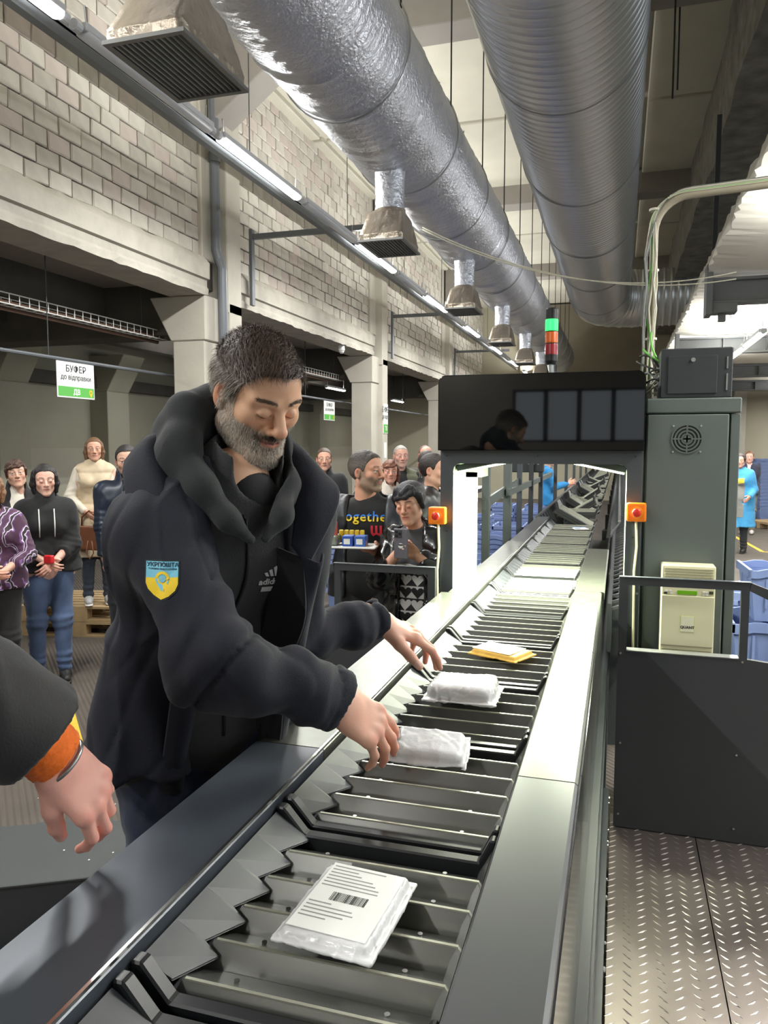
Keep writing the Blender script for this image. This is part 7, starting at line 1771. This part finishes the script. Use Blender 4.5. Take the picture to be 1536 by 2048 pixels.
f.cap(J['neck'] + Rb @ np.array([0, 0.012, -0.02]), J['neck'] + Rb @ np.array([0, 0.04, 0.2]), 0.094, 0.12, k=0.01, op='s')
ua_r = (J['Er'] - J['Sr']); ua_r = ua_r / np.linalg.norm(ua_r); fa_r = (J['Wr'] - J['Er']); fa_r = fa_r / np.linalg.norm(fa_r)
def coat_post(D, X, Y, Z):
    d = 0.0035 * sn(X, Y, Z * 0.5, 15, 31) + 0.0012 * sn(X, Y, Z, 44, 32) + 0.011 * (1 - np.abs(sn(X * 1.2, Y, Z * 0.55, 11, 33))) ** 5 - 0.009 * (1 - np.abs(sn(X, Y * 1.2, Z * 0.6, 14, 38))) ** 5 + 0.004 * (1 - np.abs(sn(X, Y, Z, 24, 39))) ** 6
    for nm in 'rl':
        E_, W_, S_ = J['E' + nm], J['W' + nm], J['S' + nm]; u = W_ - S_; u = u / np.linalg.norm(u)
        X_, Y_, Z_ = X - E_[0], Y - E_[1], Z - E_[2]; rr = X_ ** 2 + Y_ ** 2 + Z_ ** 2; t_ = X_ * u[0] + Y_ * u[1] + Z_ * u[2]
        d = d + 0.0045 * np.sin(t_ * 80 + 1.6 * sn(X, Y, Z, 14, 35)) * np.exp(-rr / 0.105 ** 2)
        d = d + 0.016 * np.exp(-((t_ - 0.004 + 0.02 * sn(X, Y, Z, 9, 40)) / 0.0055) ** 2) * np.exp(-rr / 0.10 ** 2) * (nm == 'r')
        X_, Y_, Z_ = X - W_[0], Y - W_[1], Z - W_[2]; rr = X_ ** 2 + Y_ ** 2 + Z_ ** 2; v_ = (W_ - E_) / np.linalg.norm(W_ - E_); t_ = X_ * v_[0] + Y_ * v_[1] + Z_ * v_[2]
        d = d + 0.0018 * np.sin(t_ * 120 + 1.6 * sn(X, Y, Z, 20, 36)) * np.exp(-((t_ + 0.06) / 0.06) ** 2) * (rr < 0.02)
        d = d + 0.004 * np.exp(-((t_ + 0.030) / 0.0028) ** 2) * (rr < 0.01)
    # armhole seam of the near sleeve
    S_ = J['Sr']; n_ = Rb[:, 0]; t_ = (X - S_[0]) * n_[0] + (Y - S_[1]) * n_[1] + (Z - S_[2]) * n_[2]; rr = (X - S_[0]) ** 2 + (Y - S_[1]) ** 2 + (Z - S_[2]) ** 2
    d = d + 0.004 * np.exp(-((t_ + 0.035) / 0.004) ** 2) * (rr < 0.03)
    # long drapes under the arm
    d = d + 0.006 * np.sin((X * 0.8 + Y) * 42 + Z * 9 + 1.2 * sn(X, Y, Z, 7, 50)) * sstep(1.50, 1.30, Z)
    return D + d
V, Q = f.build(0.006, coat_post); V = smooth_v(V, Q, 1, 0.3); co_o = link('coat', mesh_np('coat', V, Q, None, M['coat'], o=B), None, man); CT = (V, Q, co_o)
# turned-out collar, lining and placket of the coat: shaped cloth sheets
def cloth_sheet(rows, name, m, th=0.006, n=5):
    V, Q, G = sheet([[ub(*p) for p in r] for r in rows], th, n); link(name, mesh_np(name, V, Q, None, m, o=B), None, man); return G
def mir(rows, dx=0.0): return [[(-x - dx, y, z) for x, y, z in r] for r in rows]
lap = [[(0.030, -0.105, 1.500), (0.115, -0.060, 1.500), (0.130, 0.040, 1.450), (0.105, 0.125, 1.375), (0.088, 0.150, 1.290)],
       [(0.040, -0.135, 1.525), (0.155, -0.080, 1.520), (0.175, 0.070, 1.465), (0.145, 0.165, 1.395), (0.105, 0.190, 1.300)],
       [(0.045, -0.170, 1.475), (0.185, -0.095, 1.470), (0.210, 0.095, 1.395), (0.180, 0.190, 1.330), (0.118, 0.205, 1.270)]]
cloth_sheet(lap, 'collar_flap', M['coat'], 0.008)
lapL = [[(-0.030, -0.105, 1.510), (-0.110, -0.060, 1.515), (-0.120, 0.030, 1.490), (-0.100, 0.100, 1.430), (-0.085, 0.135, 1.375)],
        [(-0.040, -0.135, 1.530), (-0.145, -0.070, 1.535), (-0.158, 0.040, 1.512), (-0.135, 0.125, 1.445), (-0.095, 0.155, 1.360)],
        [(-0.045, -0.170, 1.475), (-0.175, -0.090, 1.485), (-0.205, 0.050, 1.482), (-0.185, 0.125, 1.458), (-0.110, 0.170, 1.345)]]
G = cloth_sheet(lapL, 'collar_flap', M['coat'], 0.008)
m2 = MB(); m2.smooth = True; m2.tube([tuple(p - B) for p in G[-1]], 0.0022, 6); m2.obj('piping', M['steel_grey'], man)
zs = (1.36, 1.25, 1.13, 1.02, 0.92, 0.83)
cloth_sheet([[(0.080, 0.105, z) for z in zs], [(0.092, 0.160 + 0.006 * (i % 2), z) for i, z in enumerate(zs)], [(0.116, 0.172, z) for z in zs], [(0.140, 0.155, z) for z in zs]], 'placket', M['coat'], 0.007)
lin_ = [[(-0.070, 0.110, z) for z in zs], [(-0.092, 0.150, z) for z in zs], [(-0.104, 0.195 + 0.010 * math.sin(i * 2.0) - 0.04 * (i == 0), z) for i, z in enumerate(zs)]]
cloth_sheet(lin_, 'lining_facing', M['coat_in'], 0.005)
ou_ = [[(-0.104, 0.196 + 0.010 * math.sin(i * 2.0) - 0.04 * (i == 0), z) for i, z in enumerate(zs)], [(-0.125, 0.190, z) for z in zs], [(-0.155, 0.150, z) for z in zs]]
G = cloth_sheet(ou_, 'placket', M['coat'], 0.006)
m2 = MB(); m2.smooth = True; m2.tube([tuple(p - B) for p in G[0]], 0.0022, 6); m2.obj('piping', M['steel_grey'], man)
# zip of the fleece
zp = drape_line(J, [(0.004 + 0.008 * math.sin((z - 1) * 16), z) for z in np.linspace(1.43, 0.92, 40)], FT, 0.0035, 'zip', M['black'], man, off=0.002)
drape_line(J, [(0.004 + 0.008 * math.sin((z - 1) * 16), z) for z in np.linspace(1.17, 1.06, 14)], FT, 0.0022, 'zip_teeth', M['galv'], man, off=0.005)
drape_line(J, [(0.006, z) for z in np.linspace(1.425, 1.39, 6)], FT, 0.004, 'zip_puller', M['black'], man, off=0.006)
# drawstring of the coat, right side
q = [ub(0.120, 0.158, 1.385), ub(0.105, 0.172, 1.33), ub(0.085, 0.185, 1.26), ub(0.075, 0.190, 1.17), ub(0.078, 0.188, 1.11)]
m2 = MB(); m2.smooth = True; m2.tube([tuple(a - B) for a in q], 0.0022, 6); m2.obj('drawstring', M['black'], man)
MB().lathe([(0.005, 0), (0.005, 0.002)], 12, tuple(q[0] - B)).obj('eyelet', M['screw'], man)
# chest mark of the fleece
Rf = np.stack([-Rb[:, 0], Rb[:, 2], Rb[:, 1]], 1); fo = ub(-0.062, 0, 1.285)
for k, (x, h_) in enumerate(((-0.012, 0.010), (-0.002, 0.017), (0.008, 0.024))): project(grid_shape([(x, 0.014), (x + 0.007, 0.014), (x + 0.001, 0.014 + h_), (x - 0.006 + 0.0, 0.014 + h_ * 0.85)], 0.02), fo, Rf, FT, 'logo_bar', M['print_white'], man, B, off=0.002)
project(text_mesh('adidas', 0.021, bold=0.0006, depth=0.0004), fo, Rf, FT, 'lettering', M['print_white'], man, B, off=0.002)
project(grid_shape([(-0.016, -0.026), (0.016, -0.026), (0.016, -0.013), (-0.016, -0.013)], 0.01), fo, Rf, FT, 'white_tab', M['print_white'], man, B, off=0.002)
# shield patch on the sleeve
M['p_edge'] = mat('patch_edge', (16, 34, 34), 0.7); M['p_blue'] = mat('patch_blue', (122, 196, 218), 0.7, bump=0.3, bscale=500, bdist=0.001); M['p_yel'] = mat('patch_yellow', (244, 208, 44), 0.7, bump=0.3, bscale=500, bdist=0.001); M['p_ink'] = mat('patch_ink', (24, 48, 74), 0.7)
nrm = np.array([0.52, -0.84, 0.10]); nrm /= np.linalg.norm(nrm); xr = np.cross([0, 0, 1.0], nrm); xr /= np.linalg.norm(xr); yr = np.cross(nrm, xr); Rp = np.stack([xr, yr, nrm], 1)
rl_ = rotm(0, 0, 0); cr_, sr_ = math.cos(-0.05), math.sin(-0.05); Rp = Rp @ np.array([[cr_, -sr_, 0], [sr_, cr_, 0], [0, 0, 1]])
PC = np.array([-0.822, 1.255, 1.553])
def sh_(k, dy=0): return [(x * k, y * k + dy) for x, y in [(-0.031, 0.033), (0.031, 0.033), (0.031, -0.010), (0.026, -0.022), (0.014, -0.033), (0.0, -0.040), (-0.014, -0.033), (-0.026, -0.022), (-0.031, -0.010)]]
project(grid_shape(sh_(1.0), 0.006), PC, Rp, CT, 'patch_border', M['p_edge'], man, B, off=0.0012)
up_ = [(-0.0285, 0.0005), (-0.0285, 0.0305), (0.0285, 0.0305), (0.0285, 0.0035)]; project(grid_shape(up_[::-1], 0.006), PC, Rp, CT, 'patch_field', M['p_blue'], man, B, off=0.0020)
lo_ = [(-0.0285, 0.0005), (0.0285, 0.0035), (0.0285, -0.009), (0.0238, -0.0200), (0.013, -0.0300), (0.0, -0.0366), (-0.013, -0.0300), (-0.0238, -0.0200), (-0.0285, -0.009)]; project(grid_shape(lo_[::-1], 0.006), PC, Rp, CT, 'patch_field', M['p_yel'], man, B, off=0.0020)
project(text_mesh('УКРПОШТА', 0.0098, bold=0.0003, depth=0.0002), PC + Rp @ np.array([0.001, 0.0245, 0]), Rp, CT, 'lettering', M['p_ink'], man, B, off=0.0026)
project(text_mesh('ГОЛОВНА ПОШТА КРАЇНИ', 0.0038, bold=0.0001, depth=0.0001), PC + Rp @ np.array([0.001, 0.0170, 0]), Rp, CT, 'lettering', M['p_ink'], man, B, off=0.0026)
def arc_ring(r0, r1, a0, a1, n=20, c=(0, 0)): 
    return [(c[0] + r1 * math.cos(a), c[1] + r1 * math.sin(a)) for a in np.linspace(a0, a1, n)] + [(c[0] + r0 * math.cos(a), c[1] + r0 * math.sin(a)) for a in np.linspace(a1, a0, n)]
project(grid_shape(arc_ring(0.0075, 0.0125, 0.0, PI, 14, (0.001, 0.0005)), 0.05), PC, Rp, CT, 'pin_arc', M['p_yel'], man, B, off=0.0028)
project(grid_shape([(-0.0115, 0.000), (0.0135, 0.000), (0.0110, -0.008), (0.001, -0.0225), (-0.009, -0.008)][::-1], 0.05), PC, Rp, CT, 'pin_point', M['p_blue'], man, B, off=0.0028)
project(grid_shape(arc_ring(0.0, 0.0065, 0, 2 * PI * 0.98, 16, (0.001, 0.000)), 0.05), PC, Rp, CT, 'pin_centre', M['p_blue'], man, B, off=0.0030)
project(grid_shape([(-0.004, -0.0025), (0.011, -0.0015), (0.013, 0.0015), (-0.001, 0.0012)], 0.05), PC, Rp, CT, 'pin_dove', M['p_yel'], man, B, off=0.0034)
# orange ring mark half hidden on the coat front
nr2 = np.array([0.45, -0.88, 0.1]); nr2 /= np.linalg.norm(nr2); xr = np.cross([0, 0, 1.0], nr2); xr /= np.linalg.norm(xr); R2 = np.stack([xr, np.cross(nr2, xr), nr2], 1)
project(grid_shape(arc_ring(0.013, 0.0155, 0.3 * PI, 1.55 * PI, 22), 0.05), np.array([-0.865, 1.42, 1.385]), R2, CT, 'orange_ring', mat('ring_orange', (190, 74, 52), 0.6), man, B, off=0.002)

# ---------------------------------------------------------------- helper reaching in at lower left: left arm seen, body outside the picture
YF = math.radians(-92)
J = skeleton((-1.30, 0.34), YF, 1.80, lean=0.1, z0=0.0, build=1.1)
J['Sl'] = np.array([-1.12, 0.62, 1.62]); J['El'] = np.array([-0.905, 0.735, 1.585]); J['Wl'] = np.array([-0.795, 0.905, 1.352])
d_ = np.array([0.40, 0.44, -0.80]); d_ /= np.linalg.norm(d_)
r_ = person('person reaching in from the lower left in black padded sleeve with orange cuff', J, top=(34, 34, 35), rough=0.75, sheen=0.1, pants=((34, 36, 44), 'jeans'), hem=0.84, sleeve_end=0.92, thick=0.062, fold=0.009, top_h=0.009, hands=False, headkw=dict(hair='short', hcol=(60, 46, 38)), hh=0.006)
zf = np.array([0.35, -0.40, 0.75]); zf -= d_ * (zf @ d_); zf /= np.linalg.norm(zf); Rf_ = np.stack([np.cross(d_, zf), d_, zf], 1)
hF = hand_part(J['Wl'] + d_ * 0.018, Rf_, 1, 1.10, h=0.0026, skin=(232, 172, 156), curl=((0.50, 0.60, 0.30), (0.50, 0.65, 0.35), (0.55, 0.75, 0.4), (0.6, 0.85, 0.4)), splay=(0.06, 0.0, -0.04, -0.12), thumb=(0.42, 0.75, -0.75, 0.3, 0.25), forearm=0.09)
rh = None
for ch in r_.children:
    if ch.name.startswith('body'):
        old = ch.data; n0 = len(old.vertices); co = np.empty(n0 * 3, np.float32); old.vertices.foreach_get('co', co); co = co.reshape(-1, 3) + np.array(J['base'], np.float32)
        qv = np.empty(len(old.polygons) * 4, np.int32); old.loops.foreach_get('vertex_index', qv); cc = np.empty(n0 * 4, np.float32); old.attributes['Col'].data.foreach_get('color', cc)
        # right hand, plain relaxed, out of view
        V, Q, Cc = join([(co, qv.reshape(-1, 4), cc.reshape(-1, 4)[:, :3]), hF, hand_part(J['Wr'], hand_frame(J, 'r'), -1, 1.03, h=0.0045, skin=(226, 172, 154))])
        ch.data = mesh_np('body', V, Q, Cc, M['skin'], o=J['base'])
u = (J['Wl'] - J['El']); u /= np.linalg.norm(u)
M['cuff'] = cloth('cuff_orange', (246, 116, 24), 0.8); f = F(); f.cap(J['Wl'] - u * 0.050, J['Wl'] + u * 0.022, 0.049, 0.044, k=0.01); cutoff(f, J['Wl'] + u * 0.022, u, r=0.08, L_=0.08)
def cpost(D, X, Y, Z):
    t_ = (X - J['Wl'][0]) * u[0] + (Y - J['Wl'][1]) * u[1] + (Z - J['Wl'][2]) * u[2]; return D + 0.0018 * np.sin(t_ * 700) + 0.002 * sn(X, Y, Z, 60, 3)
V, Q = f.build(0.004, cpost); link('cuff', mesh_np('cuff', V, Q, None, M['cuff'], o=J['base']), None, r_)
w = np.array(J['Wl'] + u * 0.030); ct_ = MB(); ct_.smooth = True
wb_ = [tuple(w + (np.cross(u, zf) * math.cos(a) + zf * math.sin(a)) * 0.036 - J['base']) for a in [2 * PI * k / 28 for k in range(28)]]; ct_.tube(wb_, 0.004, 6, closed=True); ct_.obj('bracelet', M['galv'], r_)
